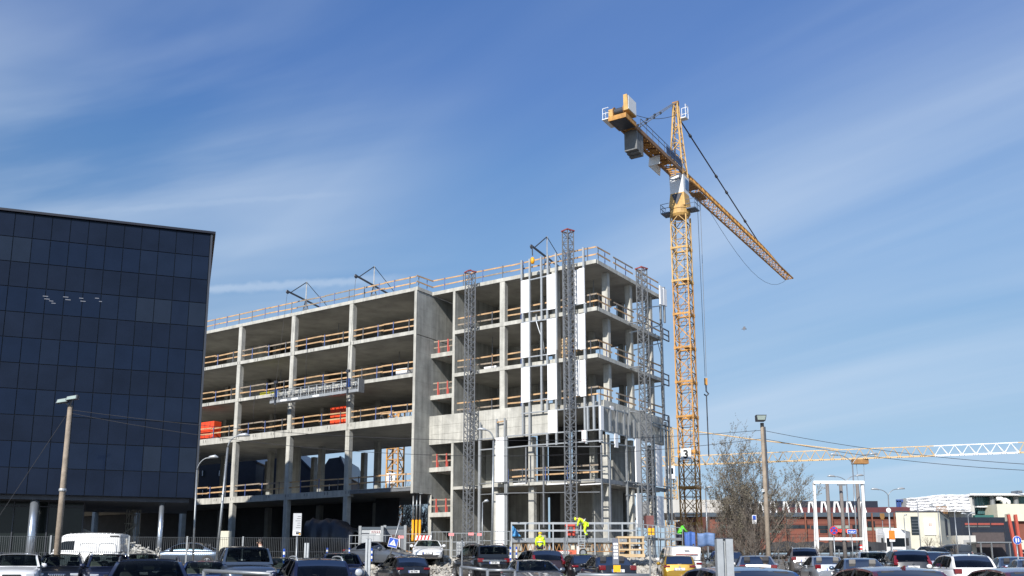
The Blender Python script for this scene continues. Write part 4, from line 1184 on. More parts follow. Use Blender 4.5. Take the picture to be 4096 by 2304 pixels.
rr = random.Random(77)
def loose(name, cat, label, fn, grp=None):
    t = thing(name, fn[0], label, cat, grp)
    for nm, m, boxes in fn[1]:
        part(nm, m, *boxes, parent=t)
    return t
def trestle(a, b, z, label):
    t = thing('trestle', B(a, b, z), label, 'trestle', 'work trestles on the floors')
    for d in (-.55, .55):
        mb = MB()
        for e in (-.3, .3): mb.bar(B(a + d, b + e, z), B(a + d, b, z + .85), .05)
        mb.build('leg', M_GREYST, t)
    MB().bar(B(a - .75, b, z + .87), B(a + .75, b, z + .87), .10, .06).build('beam', M_WOOD, t)
trestle(20.2, -.6, Z3, 'work trestle on the floor nearest the tall end wall')
trestle(19.0, .4, Z3, 'second work trestle behind the rail near the tall end wall')
trestle(39.4, -.4, Z3, 'work trestle beside the orange crates by the dark office block')
trestle(27.8, .2, Z4, 'work trestle above the hanging platform')
def timber_pile(a, b, z, label, n=7):
    t = thing('timber_pile', B(a, b, z), label, 'timber pile', 'loose timber on the floors')
    for k in range(n):
        q = rr.uniform(-.12, .12); MB().bar(B(a - 1.3 + q, b + (k % 3) * .16, z + .06 + (k // 3) * .09), B(a + 1.4 + q, b + (k % 3) * .16 + rr.uniform(-.08, .08), z + .06 + (k // 3) * .09), .14, .05).build('plank', M_WOOD if k % 3 else M_WOODG, t)
timber_pile(34.5, -1.2, Z5, 'planks lying behind the rail on the top floor, third bay')
timber_pile(11.2, .7, Z5, 'planks lying on the top floor of the corner block')
timber_pile(26.0, -1.2, Z3, 'planks lying between the orange crates and the next column')
timber_pile(6.2, .8, Z3, 'planks lying behind the white boards on the third top floor')
def floor_prop(a, b, z, h, label):
    t = thing('floor_prop', B(a, b, z), label, 'prop', 'thin steel props between the floors')
    MB().tube([B(a, b, z), B(a, b, z + h * .55)], .045, 8).build('outer_tube', M_RUST, t)
    MB().tube([B(a, b, z + h * .55), B(a, b, z + h)], .032, 8).build('inner_tube', M_GALV, t)
for i, (a, b, z, h, lab) in enumerate(((17.6, 1.5, Z5, 3.4, 'thin prop near the tall end wall on the top floor'), (29.0, 2.2, Z5, 3.4, 'thin prop in the second bay of the top floor'), (36.2, 1.8, Z4, 3.33, 'thin prop in the third bay, second top floor'), (21.5, 2.4, Z4, 3.33, 'thin prop in the first bay, second top floor'), (11.3, 2.4, Z4, 3.33, 'thin prop behind the left climbing mast'), (2.2, 3.6, Z5, 3.4, 'thin prop on the top floor of the sharp corner'))):
    floor_prop(a, b, z, h, lab)
def hose(pts, label, r=.03, m=None):
    tag(MB().tube(pts, r, 6).build('hose', m or M_CABLE, smooth=True), label, 'hose', None)
hose([B(5.3, -.2, Z5 + .1), B(5.2, -.35, Z5 - .5), B(5.0, -.3, Z5 - 1.2), B(4.7, -.25, Z5 - 2.0), B(4.6, -.1, Z4 + .6)], 'pale hose hanging down between the two rows of white boards', .05, M_GALVL)
hose([B(.2, 10.9, Z5 + .2), B(-.1, 11.2, Z5 - 1.6), B(.0, 11.3, Z4 - .8), B(-.1, 11.2, Z3 + .4)], 'black cable hanging down the far edge of the short side')
for i, (a, z) in enumerate(((28.6, Z5), (35.3, Z4))):
    hose([B(a, -2.06, z + .2), B(a + .1, -2.1, z - 1.4), B(a - .05, -2.08, z - 3.0)], ('thin cable hanging in the second bay of the top floor', 'thin cable hanging in the third bay below the second top floor')[i], .018)
# ------------------------------------------------------------------ background buildings
def X(u, Y, v=2150): return rayv(u, v).x * Y
def fb(mb, u0, u1, v0, v1, Y, dep, zb=None):       # frontal box seen between two photo columns and rows
    vm = (v0 + v1) / 2
    x0, x1 = X(u0, Y, vm), X(u1, Y, vm)
    z1 = zat(v0, Y); z0 = zb if zb is not None else zat(v1, Y)
    return mb.box(x0, x1, Y, Y + dep, z0, z1)
M_BRICK = mat('red_panel_wall', (.19, .062, .04), .75, var=.2, scale=.35)
M_BRICKD = mat('dark_red_wall', (.10, .025, .03), .7, var=.15, scale=.5)
M_NAVYW = mat('navy_fascia', (.012, .015, .03), .5, var=.1)
M_BLUEG = mat('blue_grey_band', (.055, .075, .10), .55, var=.1)
M_CREAM = mat('cream_render', (.60, .57, .46), .85, var=.06, scale=.6, stain=.06)
M_LGREY = mat('light_grey_render', (.48, .47, .44), .85, var=.06, scale=.5, stain=.05)
M_DWIN = mat('dark_window', (.02, .028, .034), .1, var=.2, scale=.4, spec=.5)
M_TEAL = mat('teal_glass', (.05, .13, .14), .08, var=.3, scale=.25, spec=.5)
M_DBRICK = mat('dark_slate', (.028, .032, .045), .7, var=.2, scale=1)
def mall():
    Y = 120.0
    t = thing('shopping_mall', (X(3300, Y), Y, 2), 'low red panelled mall with navy roof band and white A-shaped frames', 'mall')
    fb(MB(), 2840, 3592, 2052, 2200, Y, 25).build('wall', M_BRICK, t)
    fb(MB(), 3060, 3512, 2004, 2052, Y + 1.2, 20).build('roof_band', M_NAVYW, t)
    fb(MB(), 3060, 3512, 2030, 2052, Y + .9, .28).build('lower_band', M_BRICKD, t)
    x0 = X(3512, Y)
    z0, z1 = zat(2052, Y), zat(2004, Y)
    MB().hexa([(x0, Y + 1.2, z0), (x0 + 5.5, Y + 24, z0), (x0 + 5.0, Y + 24, z0), (x0 - 1, Y + 3, z0), (x0, Y + 1.2, z1), (x0 + 5.5, Y + 24, z1), (x0 + 5.0, Y + 24, z1), (x0 - 1, Y + 3, z1)]).build('roof_side', M_NAVYW, t)
    fb(MB(), 3512, 3640, 2028, 2050, Y + 14, 12).build('rear_block', M_BRICKD, t)
    fb(MB(), 2700, 3592, 2050, 2067, Y - .5, .6).build('canopy_band', M_BLUEG, t)
    fb(MB(), 2590, 3010, 1999, 2052, Y + 6, 20).build('plain_wall', M_LGREY, t)
    for k in range(15):
        u = 3026 + k * 51.4 - 26
        if u > 3505: break
        za, zb = zat(2008, Y), zat(2051, Y)
        xm = X(u, Y)
        mb = MB()
        mb.bar((xm - .17, Y + .7, za), (xm - .42, Y + .4, zb), .2, .2, up=(0, 1, 0)); mb.bar((xm + .17, Y + .7, za), (xm + .42, Y + .4, zb), .2, .2, up=(0, 1, 0))
        mb.bar((xm - .27, Y + .7, za), (xm + .27, Y + .7, za), .24, .2)
        mb.build('roof_frame', M_WPAINT, t)
    for k in range(9):
        d = Vector((5.5, 22.8, 0)) * ((k + .3) / 9); p = Vector((x0 + .1, Y + 1.1, 0)) + d
        MB().bar((p.x + .1, p.y, z1 - .1), (p.x + .35, p.y - .4, z0), .22, .3).build('roof_frame', M_WPAINT, t)
    # strip windows and wall ribs
    for (u0, u1, v0, v1) in ((2860, 3085, 2078, 2086), (2880, 3000, 2100, 2112), (3085, 3240, 2100, 2114), (3245, 3320, 2102, 2116), (3330, 3400, 2102, 2114), (3410, 3440, 2100, 2118), (3450, 3585, 2108, 2122), (3470, 3500, 2085, 2110), (3060, 3120, 2120, 2130), (3280, 3310, 2118, 2132)):
        fb(MB(), u0, u1, v0, v1, Y - .06, .1).build('window', M_DWIN if (u0 % 3) else mat('pale_window', (.28, .32, .28), .2, var=.3, scale=.3), t)
    mb = MB()
    for v in (2082, 2096, 2136, 2150): fb(mb, 2850, 3590, v, v + 1.2, Y - .04, .06)
    mb.build('wall_joint', M_BRICKD, t)
    for u in (2905, 2982, 3068, 3140, 3222, 3330, 3372, 3452, 3490, 3580):
        fb(MB(), u, u + 5, 2052, 2190, Y - 1.4, .2).build('canopy_post', mat('rust_post', (.2, .07, .04), .7, var=.1), t)
    s = fb(MB(), 3510, 3548, 2118, 2130, Y - 1.0, .3).build('shop_sign', mat('shop_sign_red', (.6, .06, .06), .5, var=.05, emis=((.6, .05, .05), .25)), t)
    text('lettering', 'TATTOO', M_SWHITE, (X(3512.5, Y - 1), Y - 1.03, zat(2127.5, Y - 1)), (1, 0, 0), (0, 0, 1), .26, s, xs=.92)
    text('shop_lettering', 'APTEEK', mat('neon_red', (.7, .03, .02), .5, var=0, emis=((1, .04, .03), 1.1)), (X(3350, Y - .8), Y - .8, zat(2130, Y - .8)), (1, 0, 0), (0, 0, 1), .42, t, xs=1.05)
    fb(MB(), 3340, 3430, 2117, 2121, Y - .7, .2).build('sign_bar', M_RED, t)
mall()
def shop_hall():
    Y = 108.0
    t = thing('shop_building', (X(3680, Y), Y, 2), 'cream flat roofed building with tall dark window and white wall poster', 'building')
    x0, x1 = X(3590, Y), X(3766, Y); z1 = zat(2048, Y)
    MB().hexa([(x0, Y, 1.5), (x1, Y, 1.5), (x1 + 9.5, Y + 18, 1.5), (x0 + 8.5, Y + 18, 1.5), (x0, Y, z1), (x1, Y, z1), (x1 + 9.5, Y + 18, z1), (x0 + 8.5, Y + 18, z1)]).build('wall', M_CREAM, t)
    MB().hexa([(x0 - .1, Y - .1, z1), (x1 + .1, Y - .1, z1), (x1 + 9.6, Y + 18, z1), (x0 + 8.4, Y + 18, z1), (x0 - .1, Y - .1, z1 + .12), (x1 + .1, Y - .1, z1 + .12), (x1 + 9.6, Y + 18, z1 + .12), (x0 + 8.4, Y + 18, z1 + .12)]).build('roof_edge', M_DKST, t)
    w = fb(MB(), 3645, 3677, 2066, 2140, Y - .05, .1).build('window', M_DWIN, t)
    mb = MB()
    for v in (2080, 2092, 2104, 2117, 2129): fb(mb, 3646, 3677, v, v + 1.3, Y - .08, .05)
    mb.build('transom', M_GALV, w)
    b = fb(MB(), 3697, 3742, 2074, 2140, Y - .12, .1).build('poster', M_SWHITE, t)
    text('lettering', 'TERMINAL', mat('poster_grey', (.35, .35, .36), .6, var=0), (X(3702, Y - .12), Y - .15, zat(2087, Y)), (1, 0, 0), (0, 0, 1), .17, b)
    fb(MB(), 3714, 3730, 2092, 2104, Y - .14, .02).build('emblem', mat('poster_tan', (.55, .42, .36), .6, var=.3, scale=3), b)
    MB().hexa([(x1 + 4.3 + dx_, Y + 8 + dy_, z_) for z_ in (zat(2145, Y + 8), zat(2072, Y + 8)) for dx_, dy_ in ((0, 0), (2.1, 4), (1.9, 4), (-.2, 0))]).build('side_window', M_DWIN, t)
    mb = MB()
    for k in range(9):
        u = 3756 + k * 5.2; mb.bar((X(u, Y + 6), Y + 6, z1 + .1), (X(u, Y + 6), Y + 6, z1 + 1.0), .05)
    mb.bar((X(3756, Y + 6), Y + 6, z1 + 1.0), (X(3798, Y + 6), Y + 6, z1 + 1.0), .06)
    mb.build('roof_railing', M_RUST, t)
shop_hall()
def glass_hall():
    Y = 150.0
    t = thing('glass_building', (X(3980, Y), Y, 2), 'pale building with teal glass bays, round grey columns and cream side', 'building')
    fb(MB(), 3800, 3905, 2022, 2200, Y, 20, zb=2.4).build('wall', M_LGREY, t)
    fb(MB(), 3990, 4180, 2016, 2085, Y - 2, 22, zb=2.4).build('wall', M_CREAM, t)
    fb(MB(), 3905, 3985, 1980, 2075, Y + 2.6, 12, zb=2.4).build('back_wall', M_TEAL, t)
    fb(MB(), 3998, 4180, 1980, 2016, Y + 2.6, 12).build('back_wall', M_TEAL, t)
    fb(MB(), 3880, 4180, 1974, 1981, Y - .5, 16).build('roof', M_WPAINT, t)
    for (u0, u1, v0, v1) in ((3908, 3972, 1984, 2022), (3912, 3976, 2030, 2056), (4000, 4066, 1984, 2014)):
        w = fb(MB(), u0, u1, v0, v1, Y + 1.9, .3).build('window', M_TEAL, t)
        mb = MB(); n = 8
        for k in range(1, n): 
            u = u0 + (u1 - u0) * k / n; fb(mb, u, u + .8, v0, v1, Y + 1.84, .05)
        mb.build('mullion', M_DKST, w)
        fb(MB(), u0, u1, v0 - 1, v0 + 4, Y + 1.6, .3).build('lintel', M_DKST, t)
    fb(MB(), 3908, 3978, 2024, 2029, Y + 1, .8).build('balcony', M_WPAINT, t)
    fb(MB(), 3900, 3975, 2060, 2070, Y - .8, 1.2).build('green_band', mat('green_band', (.03, .12, .11), .5, var=.1), t)
    for u in (3899, 3983, 4078):
        x = X(u, Y + .8)
        MB().tube([(x, Y + .8, 3), (x, Y + .8, zat(1976, Y))], .40 * 1.0, 16).build('column', M_GALV, t, smooth=True)
    for u, v in ((4018, 1995), (4036, 2000)):
        x = X(u, Y); MB().tube([(x - .7, Y, zat(v, Y)), (x, Y, zat(v - 1, Y)), (x + .5, Y, zat(v + 6, Y)), (x + .5, Y, zat(2016, Y))], .32, 10).build('vent_pipe', M_WPAINT, t, smooth=True)
    fb(MB(), 3818, 3828, 2038, 2046, Y - .05, .1).build('window', M_DWIN, t)
    fb(MB(), 4070, 4090, 1962, 1974, Y, 2).build('roof_vent', M_GALV, t)
    # wrapped upper part
    rows = []
    rr = random.Random(4)
    for i in range(22):
        row = []
        for j in range(46):
            u = 3637 + (3892 - 3637) * j / 45; vt = 1992 - 14 * sstep(u, 3640, 3800)
            v = 2046 + (vt - 2046) * i / 21
            ph = math.sin(i * 1.55 + math.sin(j * .5) * .7) * .35 + rr.uniform(-.22, .22) + .3 * math.sin(j * .9 + i * .3)
            row.append((X(u, 146), 146 + ph * .55, zat(v, 146)))
        rows.append(row)
    w = thing('wrapped_scaffold', (X(3760, 147), 147, zat(2046, 146)), 'scaffold on the pale building wrapped in crumpled white sheeting', 'scaffold')
    mb = MB().grid(rows)
    mb.build('sheeting', mat('white_sheeting', (.72, .72, .74), .4, var=.06), w, smooth=True)
    fb(MB(), 3640, 3890, 1990, 2046, 147.4, 5).build('frame', M_LGREY, w)
glass_hall()
def dark_hall():
    Y = 128.0
    t = thing('dark_building', (X(3930, Y), Y, 2), 'dark navy panelled hall with a red stripe of windows', 'building')
    fb(MB(), 3806, 4070, 2069, 2235, Y, 20, zb=2.0).build('wall', mat('navy_panel', (.018, .022, .034), .35, var=.25, scale=.3), t)
    fb(MB(), 3892, 4020, 2130, 2210, Y - .1, .3, zb=2.6).build('lower_wall', mat('brown_dark', (.07, .055, .055), .7, var=.2), t)
    for u0, u1 in ((3860, 3908), (3912, 3960), (3965, 4015)): fb(MB(), u0, u1, 2092, 2100, Y - .1, .15).build('red_panel', mat('red_stripe', (.28, .06, .045), .6, var=.1), t)
    for u0, u1 in ((3862, 3908), (3912, 3960)): fb(MB(), u0, u1, 2103, 2109, Y - .08, .12).build('window', mat('pale_window2', (.10, .11, .11), .2, var=.2), t)
    mb = MB()
    for v in (2085, 2116, 2128): fb(mb, 3808, 4066, v, v + .9, Y - .05, .06)
    for u in (3850, 3910, 3962, 4018): fb(mb, u, u + .9, 2070, 2150, Y - .05, .06)
    mb.build('panel_joint', M_DKST, t)
    fb(MB(), 3826, 3906, 2142, 2235, Y - 3, 3, zb=2.3).build('annex', M_LGREY, t)
    fb(MB(), 3856, 3880, 2160, 2200, Y - 3.05, .1).build('annex_door', mat('door_grey', (.3, .3, .3), .6, var=.1), t)
    fb(MB(), 3910, 4090, 2167, 2172, Y - 6, 5).build('canopy', M_GALV, t)
    for u in (3925, 3968, 4040): fb(MB(), u, u + 3, 2172, 2235, Y - 6, .25, zb=2.3).build('canopy_post', M_GALV, t)
    g = thing('entrance_portal', (X(4065, 112), 112, 2), 'cream and red entrance portal with slanted red legs', 'portal')
    fb(MB(), 4040, 4110, 2054, 2084, 112, 1.2).build('top_panel', M_CREAM, g)
    for u0, u1 in ((4042, 4060), (4070, 4078)):
        MB().bar((X(u0, 111.6), 111.6, zat(2058, 111.6)), (X(u1, 111.6), 111.6, 2.2), .3, .3).build('leg', mat('portal_red', (.42, .075, .05), .6, var=.1), g)
    fb(MB(), 4076, 4130, 2084, 2160, 112.5, .4).build('side_panel', M_BRICK, g)
dark_hall()
def gantry():
    Y = 150; t = thing('roof_gantry', (X(3605, Y), Y, zat(2030, Y)), 'small blue steel gantry on the mall roof', 'gantry')
    mb = MB()
    for u in (3600, 3610): mb.bar((X(u, Y), Y, zat(2036, Y)), (X(u, Y), Y, zat(2003, Y)), .3)
    mb.build('leg', M_BLUEP, t)
    MB().bar((X(3596, Y), Y, zat(2003, Y)), (X(3640, Y), Y, zat(2003, Y)), .3, .4).build('beam', M_BLUEP, t)
gantry()
def gable_house(u0, u1, ur, vr, ve, Y, label):
    t = thing('gable_house', (X((u0 + u1) / 2, Y), Y, 1.8), label, 'house', 'dark slate houses behind the site')
    x0, x1, xr = X(u0, Y), X(u1, Y), X(ur, Y); zr, ze = zat(vr, Y), zat(ve, Y)
    MB().prism([(x0, Y, 1.5), (x1, Y, 1.5), (x1, Y, ze), (xr + .6, Y, zr), (xr - .8, Y, zr - .2), (x0, Y, ze)], (0, 14, 0)).build('wall', M_DBRICK, t)
    rm = mat('slate_roof', (.045, .052, .075), .4, var=.25, scale=2)
    MB().bar((xr + .6, Y + 7, zr + .08), (x1 + .2, Y + 7, ze), 14.4, .2, up=(x1 - xr, 0, (x1 - xr) ** 2 / (zr - ze))).build('roof', rm, t)
    for i in range(3):
        for j in range(3):
            uu = u0 + (u1 - u0) * (.18 + .27 * j); vv = ve + (2110 - ve) * (.12 + .3 * i)
            w = fb(MB(), uu, uu + 14, vv, vv + 24, Y - .08, .1).build('window', M_DWIN, t)
            fb(MB(), uu + 3, uu + 6, vv + 1, vv + 23, Y - .11, .03).build('curtain', M_WPAINT, w)
gable_house(1255, 1382, 1330, 1828, 1912, 118, 'dark slate house with steep gable seen between the middle columns')
gable_house(1040, 1230, 1120, 1790, 1880, 122, 'broad dark slate house seen left of the second column')
gable_house(760, 1010, 900, 1770, 1850, 126, 'dark slate house partly behind the glass office block')

# ------------------------------------------------------------------ fences, site enclosure
def mesh_panel(p0, p1, zb, h, name, m, parent, step=.1, w=.012, rows=4, frame=0):
    mb = MB(); d = Vector((p1.x - p0.x, p1.y - p0.y, 0)); L = d.length; d.normalize()
    n = int(L / step)
    for i in range(n + 1):
        q = Vector((p0.x, p0.y, 0)) + d * (L * i / n)
        mb.bar(q + Vector((0, 0, zb + .05)), q + Vector((0, 0, zb + h)), w)
    for k in range(rows):
        z = zb + .08 + (h - .1) * k / (rows - 1)
        mb.bar(Vector((p0.x, p0.y, z)), Vector((p1.x, p1.y, z)), w * 1.3)
    o = mb.build(name, m, parent)
    return o
M_FENCE = mat('fence_wire', (.075, .082, .09), .5, .3, var=.1)
def fence(us, Ys, vtop, label, pm=M_GALV, wm=M_FENCE, step=.09, h=None, npan=None):
    pts = []
    for (u0, Y0), (u1, Y1) in zip(zip(us, Ys), list(zip(us, Ys))[1:]):
        a = Vector((X(u0, Y0), Y0, 0)); b = Vector((X(u1, Y1), Y1, 0)); n = max(1, int((b - a).length / 2.5))
        for i in range(n): pts.append(a + (b - a) * i / n)
    pts.append(Vector((X(us[-1], Ys[-1]), Ys[-1], 0)))
    t = thing('mesh_fence', Vector((pts[len(pts) // 2].x, pts[len(pts) // 2].y, gz(pts[0].x, pts[0].y))), label, 'fence')
    zt = zat(vtop, sum(Ys) / len(Ys))
    for a, b in zip(pts, pts[1:]):
        g = min(gz(a.x, a.y), gz(b.x, b.y)); top = zt + (gz(a.x, a.y) - gz(pts[0].x, pts[0].y)) * .2
        mesh_panel(a, b, g + .05, top - g, 'mesh_panel', wm, t, step)
        MB().bar((a.x, a.y - .05, g - .2), (a.x, a.y - .05, top + .08 + g * 0), .07).build('post', pm, t)
    return t
fence((-120, 520, 1396), (43.5, 45.5, 49), 2153, 'dark wire mesh fence running behind the parked cars on the left')
fence((2600, 2830, 3240, 3560), (56, 58, 62, 66), 2194, 'low wire mesh fence under the bare tree and white frame', step=.11)
# galvanised site panels
def site_panel(u0, u1, v0, v1, Y, lab, rails=(.28, .62), m=M_GALV, n=5):
    t = thing('site_barrier', (X((u0 + u1) / 2, Y), Y, zat(v1, Y)), lab, 'barrier', 'grey tube barriers before the site')
    z0, z1 = zat(v1, Y), zat(v0, Y); x0, x1 = X(u0, Y), X(u1, Y)
    mb = MB()
    for x in (x0, x1): mb.bar((x, Y, z0), (x, Y, z1), .05)
    for z in (z0 + .05, z1 - .03): mb.bar((x0, Y, z), (x1, Y, z), .045)
    mb.build('frame', m, t)
    mb = MB()
    for r in rails: mb.bar((x0, Y, z0 + (z1 - z0) * r), (x1, Y, z0 + (z1 - z0) * r), .045)
    for k in range(1, n): 
        x = x0 + (x1 - x0) * k / n; mb.bar((x, Y, z0), (x, Y, z1), .018)
    mb.build('bars', m, t)
    return t
site_panel(1398, 1566, 2140, 2230, 66, 'grey tube barrier in front of the office containers', n=7)
site_panel(1618, 1720, 2134, 2232, 67, 'grey tube barrier directly behind the white coupe')
site_panel(1726, 1800, 2126, 2228, 66, 'grey tube barrier left of the concrete wall end')
site_panel(1806, 1905, 2131, 2228, 63, 'grey tube barrier before the left climbing mast')
site_panel(1912, 2040, 2124, 2226, 63, 'grey tube barrier before the tall white board')
for u, v, lab in ((1604, 2148, 'red and white reflector left of the white coupe'), (1805, 2138, 'red reflector on the post right of the white coupe'), (1884, 2136, 'white and red sign plate on the barrier by the mast'), (1920, 2138, 'red reflector on the grey lamp post')):
    Y = 62.7; p = at(u, v, Y)
    tag(MB().box(p.x - .18, p.x + .18, p.y - .04, p.y + .04, p.z - .09, p.z + .09).build('reflector', mat('reflector_red', (.75, .25, .25), .4, var=.1)), lab, 'reflector')
# ---- raised scaffold platform
def scaffold():
    Y = 61.0; u0, u1 = 2046, 2730
    x0, x1 = X(u0, Y), X(u1, Y); zd = zat(2152, Y); g = gz(x0, Y)
    t = thing('scaffold_platform', ((x0 + x1) / 2, Y, g), 'long grey scaffold platform with rails before the corner block', 'scaffold')
    MB().box(x0, X(2545, Y), Y, Y + 1.5, zd - .28, zd).build('deck', M_GALV, t)
    MB().box(X(2545, Y) + .02, x1, Y + .3, Y + 2.2, zd - .1, zd + .02).build('deck', M_GALV, t)
    for yy in (Y, Y + 1.5):
        mb = MB()
        for h in (.5, .98): mb.bar((x0, yy, zd + h), (X(2545, Y), yy, zd + h), .065)
        mb.build('guard_bar', M_GALVL, t)
    n = 9
    for k in range(n + 1):
        x = x0 + (X(2545, Y) - x0) * k / n
        MB().bar((x, Y, zd - (1.6 if k % 3 == 0 else .2)), (x, Y, zd + 1.02), .08).build('upright', M_GALVL, t)
    rr = random.Random(9)
    for k in range(17):
        x = X(2545, Y) + (x1 - X(2545, Y)) * k / 16; yy = Y + .2 + .1 * rr.random() + (k % 2) * .8
        MB().bar((x, yy, g), (x + rr.uniform(-.1, .1), yy, zd + .95 - .02 * k), .055).build('upright', M_GALV, t)
    mb = MB()
    for h in (.1, .5, .92): mb.bar((X(2545, Y), Y + .25, zd + h), (x1, Y + .3, zd + h - .25), .05)
    mb.build('guard_bar', M_GALV, t)
    mb = MB()
    for k in range(26):
        x = x0 + .3 + k * .31
        if x > X(2500, Y): break
        mb.bar((x, Y + .2, zd - .34), (x + .155, Y + .2, zd - .85), .04); mb.bar((x + .155, Y + .2, zd - .85), (x + .31, Y + .2, zd - .34), .04)
    mb.bar((x0, Y + .2, zd - .36), (X(2500, Y), Y + .2, zd - .36), .06); mb.bar((x0, Y + .2, zd - .86), (X(2500, Y), Y + .2, zd - .86), .06)
    mb.build('truss', M_RUST, t)
    mb = MB()
    for k in range(5):
        x = x0 + .6 + k * 1.9; mb.box(x, x + 1.3, Y + .4, Y + 1.4, zd - 1.5, zd - 1.05)
    mb.build('base_box', M_BLUEG, t)
    return zd, Y
ZD, YSC = scaffold()
def simple(name, label, cat, boxes, m, grp=None):
    mb = MB()
    for b in boxes: mb.box(*b)
    o = mb.build(name, m); tag(o, label, cat, grp); return o
def pxbox(u0, u1, v0, v1, Y, d):
    return (X(u0, Y), X(u1, Y), Y, Y + d, zat(v1, Y), zat(v0, Y))
# red climbing-mast drive unit
t = thing('mast_drive', (X(2283, 62.0), 62, ZD), 'red drive unit at the foot of the tallest mast', 'drive unit')
for u in (2266, 2293): MB().box(*pxbox(u, u + 8, 2098, 2144, 62.0, .5)).build('side_frame', M_REDST, t)
MB().box(*pxbox(2262, 2301, 2097, 2105, 61.9, .7)).build('top_frame', M_REDST, t)
MB().box(*pxbox(2270, 2298, 2128, 2142, 61.9, .6)).build('gearbox', M_REDST, t)
MB().box(*pxbox(2300, 2314, 2100, 2140, 62.1, .5)).build('switch_box', M_GALV, t)
# blue tarp
rows = []
for i in range(8):
    row = []
    for j in range(10):
        u = 2049 + (2084 - 2049) * j / 9 * (.25 + .75 * i / 7) if True else 0; v = 2102 + i * 6.3 + j * .8 * (1 - i / 7)
        row.append((X(u, 60.7), 60.75 + .12 * math.sin(i * 1.3 + j), zat(v, 60.7)))
    rows.append(row)
tt = thing('tarpaulin', (X(2066, 60.8), 60.8, ZD), 'blue tarpaulin hung on the left end of the scaffold platform', 'tarpaulin')
o = MB().grid(rows).build('sheet', M_BTARP, tt, smooth=True); sm = o.modifiers.new('solid', 'SOLIDIFY'); sm.thickness = .03
# red trailer beam with name board
t = thing('trailer_beam', (X(2265, 55), 55, zat(2225, 55)), 'red beam of a mast trailer with white name board', 'trailer')
MB().prism([(X(2218, 55), 55, zat(2203, 55)), (X(2304, 55), 55, zat(2201, 55)), (X(2304, 55), 55, zat(2217, 55)), (X(2226, 55), 55, zat(2218, 55))], (0, .25, 0)).build('beam', mat('trailer_red', (.62, .12, .06), .5, var=.12), t)
nb = MB().box(*pxbox(2239, 2277, 2205, 2216, 54.96, .03)).build('name_board', M_SWHITE, t)
text('lettering', 'DOREGO', M_BLACK, (X(2241, 54.9), 54.94, zat(2214, 54.9)), (1, 0, 0), (0, 0, 1), .12, nb, xs=.98)
MB().lathe((X(2331, 55), 55, zat(2211, 55)), [(.16, -.1), (.24, -.08), (.24, .08), (.16, .1)], 18, axis=(0, 1, 0)).build('wheel', M_RUBBER, t)
MB().lathe((X(2331, 55), 54.93, zat(2211, 55)), [(.15, -.05), (.13, .0)], 14, axis=(0, 1, 0)).build('hub', M_GALV, t)
MB().box(*pxbox(2307, 2316, 2186, 2226, 55, .2)).build('upright', M_WPAINT, t)
MB().box(*pxbox(2284, 2298, 2182, 2198, 55, .15)).build('panel', M_CREAM, t)
for u, lab in ((2256, 'left'), (2262, 'middle'), (2269, 'right')):
    tag(MB().tube([(X(u, 53), 53, zat(2242, 53)), (X(u, 53), 53, zat(2150, 53))], .035, 8).build('fence_post', M_GALV), f'{lab} one of three slim grey posts before the red trailer beam', 'post', 'slim grey posts before the trailer')
# pallet-like timber rack
t = thing('timber_rack', (X(2525, 55), 55, zat(2230, 55)), 'pale timber rack of stacked pallets beside the scaffold', 'rack')
for v0, v1 in ((2145, 2153), (2169, 2176), (2195, 2202), (2216, 2229)):
    MB().box(*pxbox(2470, 2578, v0, v1, 55, 1.0)).build('shelf', M_PALL, t)
for u in (2471, 2516, 2569):
    mb = MB()
    for d in (0, .85): mb.box(X(u, 55), X(u + 6, 55), 55.02 + d, 55.14 + d, zat(2229, 55), zat(2146, 55))
    mb.build('upright', M_PALL, t)
rr = random.Random(2)
for k in range(9):
    u = 2474 + k * 11.5
    if rr.random() < .85:
        s = MB().box(*pxbox(u, u + 9, 2182 + rr.uniform(-2, 6), 2195, 55.3, .4)).build('stored_bag', [M_BLACK, M_WPAINT, M_DKST][k % 3], t)
# ladder for the bending worker
t = thing('ladder', (X(2325, 60), 60, zat(2190, 60)), 'leaning aluminium ladder under the bending worker', 'ladder')
mb = MB()
for u0, u1 in ((2309, 2316), (2334, 2342)): mb.bar((X(u0, 60), 59.4, zat(2196, 60)), (X(u1, 60.4), 60.75, zat(2140, 60.4)), .05)
mb.build('rail', M_GALVL, t)
mb = MB()
for k in range(6):
    f = k / 5; mb.bar((X(2309.5 + 7 * f, 60), 59.4 + 1.35 * f, zat(2194 - 52 * f, 60)), (X(2334 + 7.5 * f, 60), 59.4 + 1.35 * f, zat(2194 - 52 * f, 60)), .04)
mb.build('rung', M_GALVL, t)
# office containers
def container(u0, u1, v0, v1, Y, label, m, dep=2.4, sign=None, rz=0):
    z0, z1 = zat(v1, Y), zat(v0, Y); x0, x1 = X(u0, Y), X(u1, Y)
    t = thing('site_container', ((x0 + x1) / 2, Y, z0), label, 'container', 'site office containers')
    MB().box(x0, x1, Y, Y + dep, z0, z1 - .22).build('wall', m, t)
    MB().box(x0 - .05, x1 + .05, Y - .06, Y + dep, z1 - .22, z1 - .02).build('roof_edge', M_BLUEG, t)
    mb = MB()
    for x in (x0, x1 - .14): mb.box(x - .03, x + .17, Y - .08, Y + .12, z0, z1 + .06)
    mb.build('corner_post', M_GALV, t)
    mb = MB(); n = 26
    for k in range(n):
        x = x0 + .2 + (x1 - x0 - .4) * k / n; mb.box(x, x + .05, Y - .02, Y, z0 + .1, z1 - .3)
    mb.build('corrugation', m, t)
    return t, x0, x1, z0, z1
c, x0, x1, z0, z1 = container(1436, 1532, 2107, 2215, 71, 'pale grey site container with a white company board', mat('container_pale', (.42, .44, .46), .5, var=.08))
s = MB().box(*pxbox(1482, 1522, 2121, 2134, 70.94, .04)).build('name_board', M_SWHITE, c)
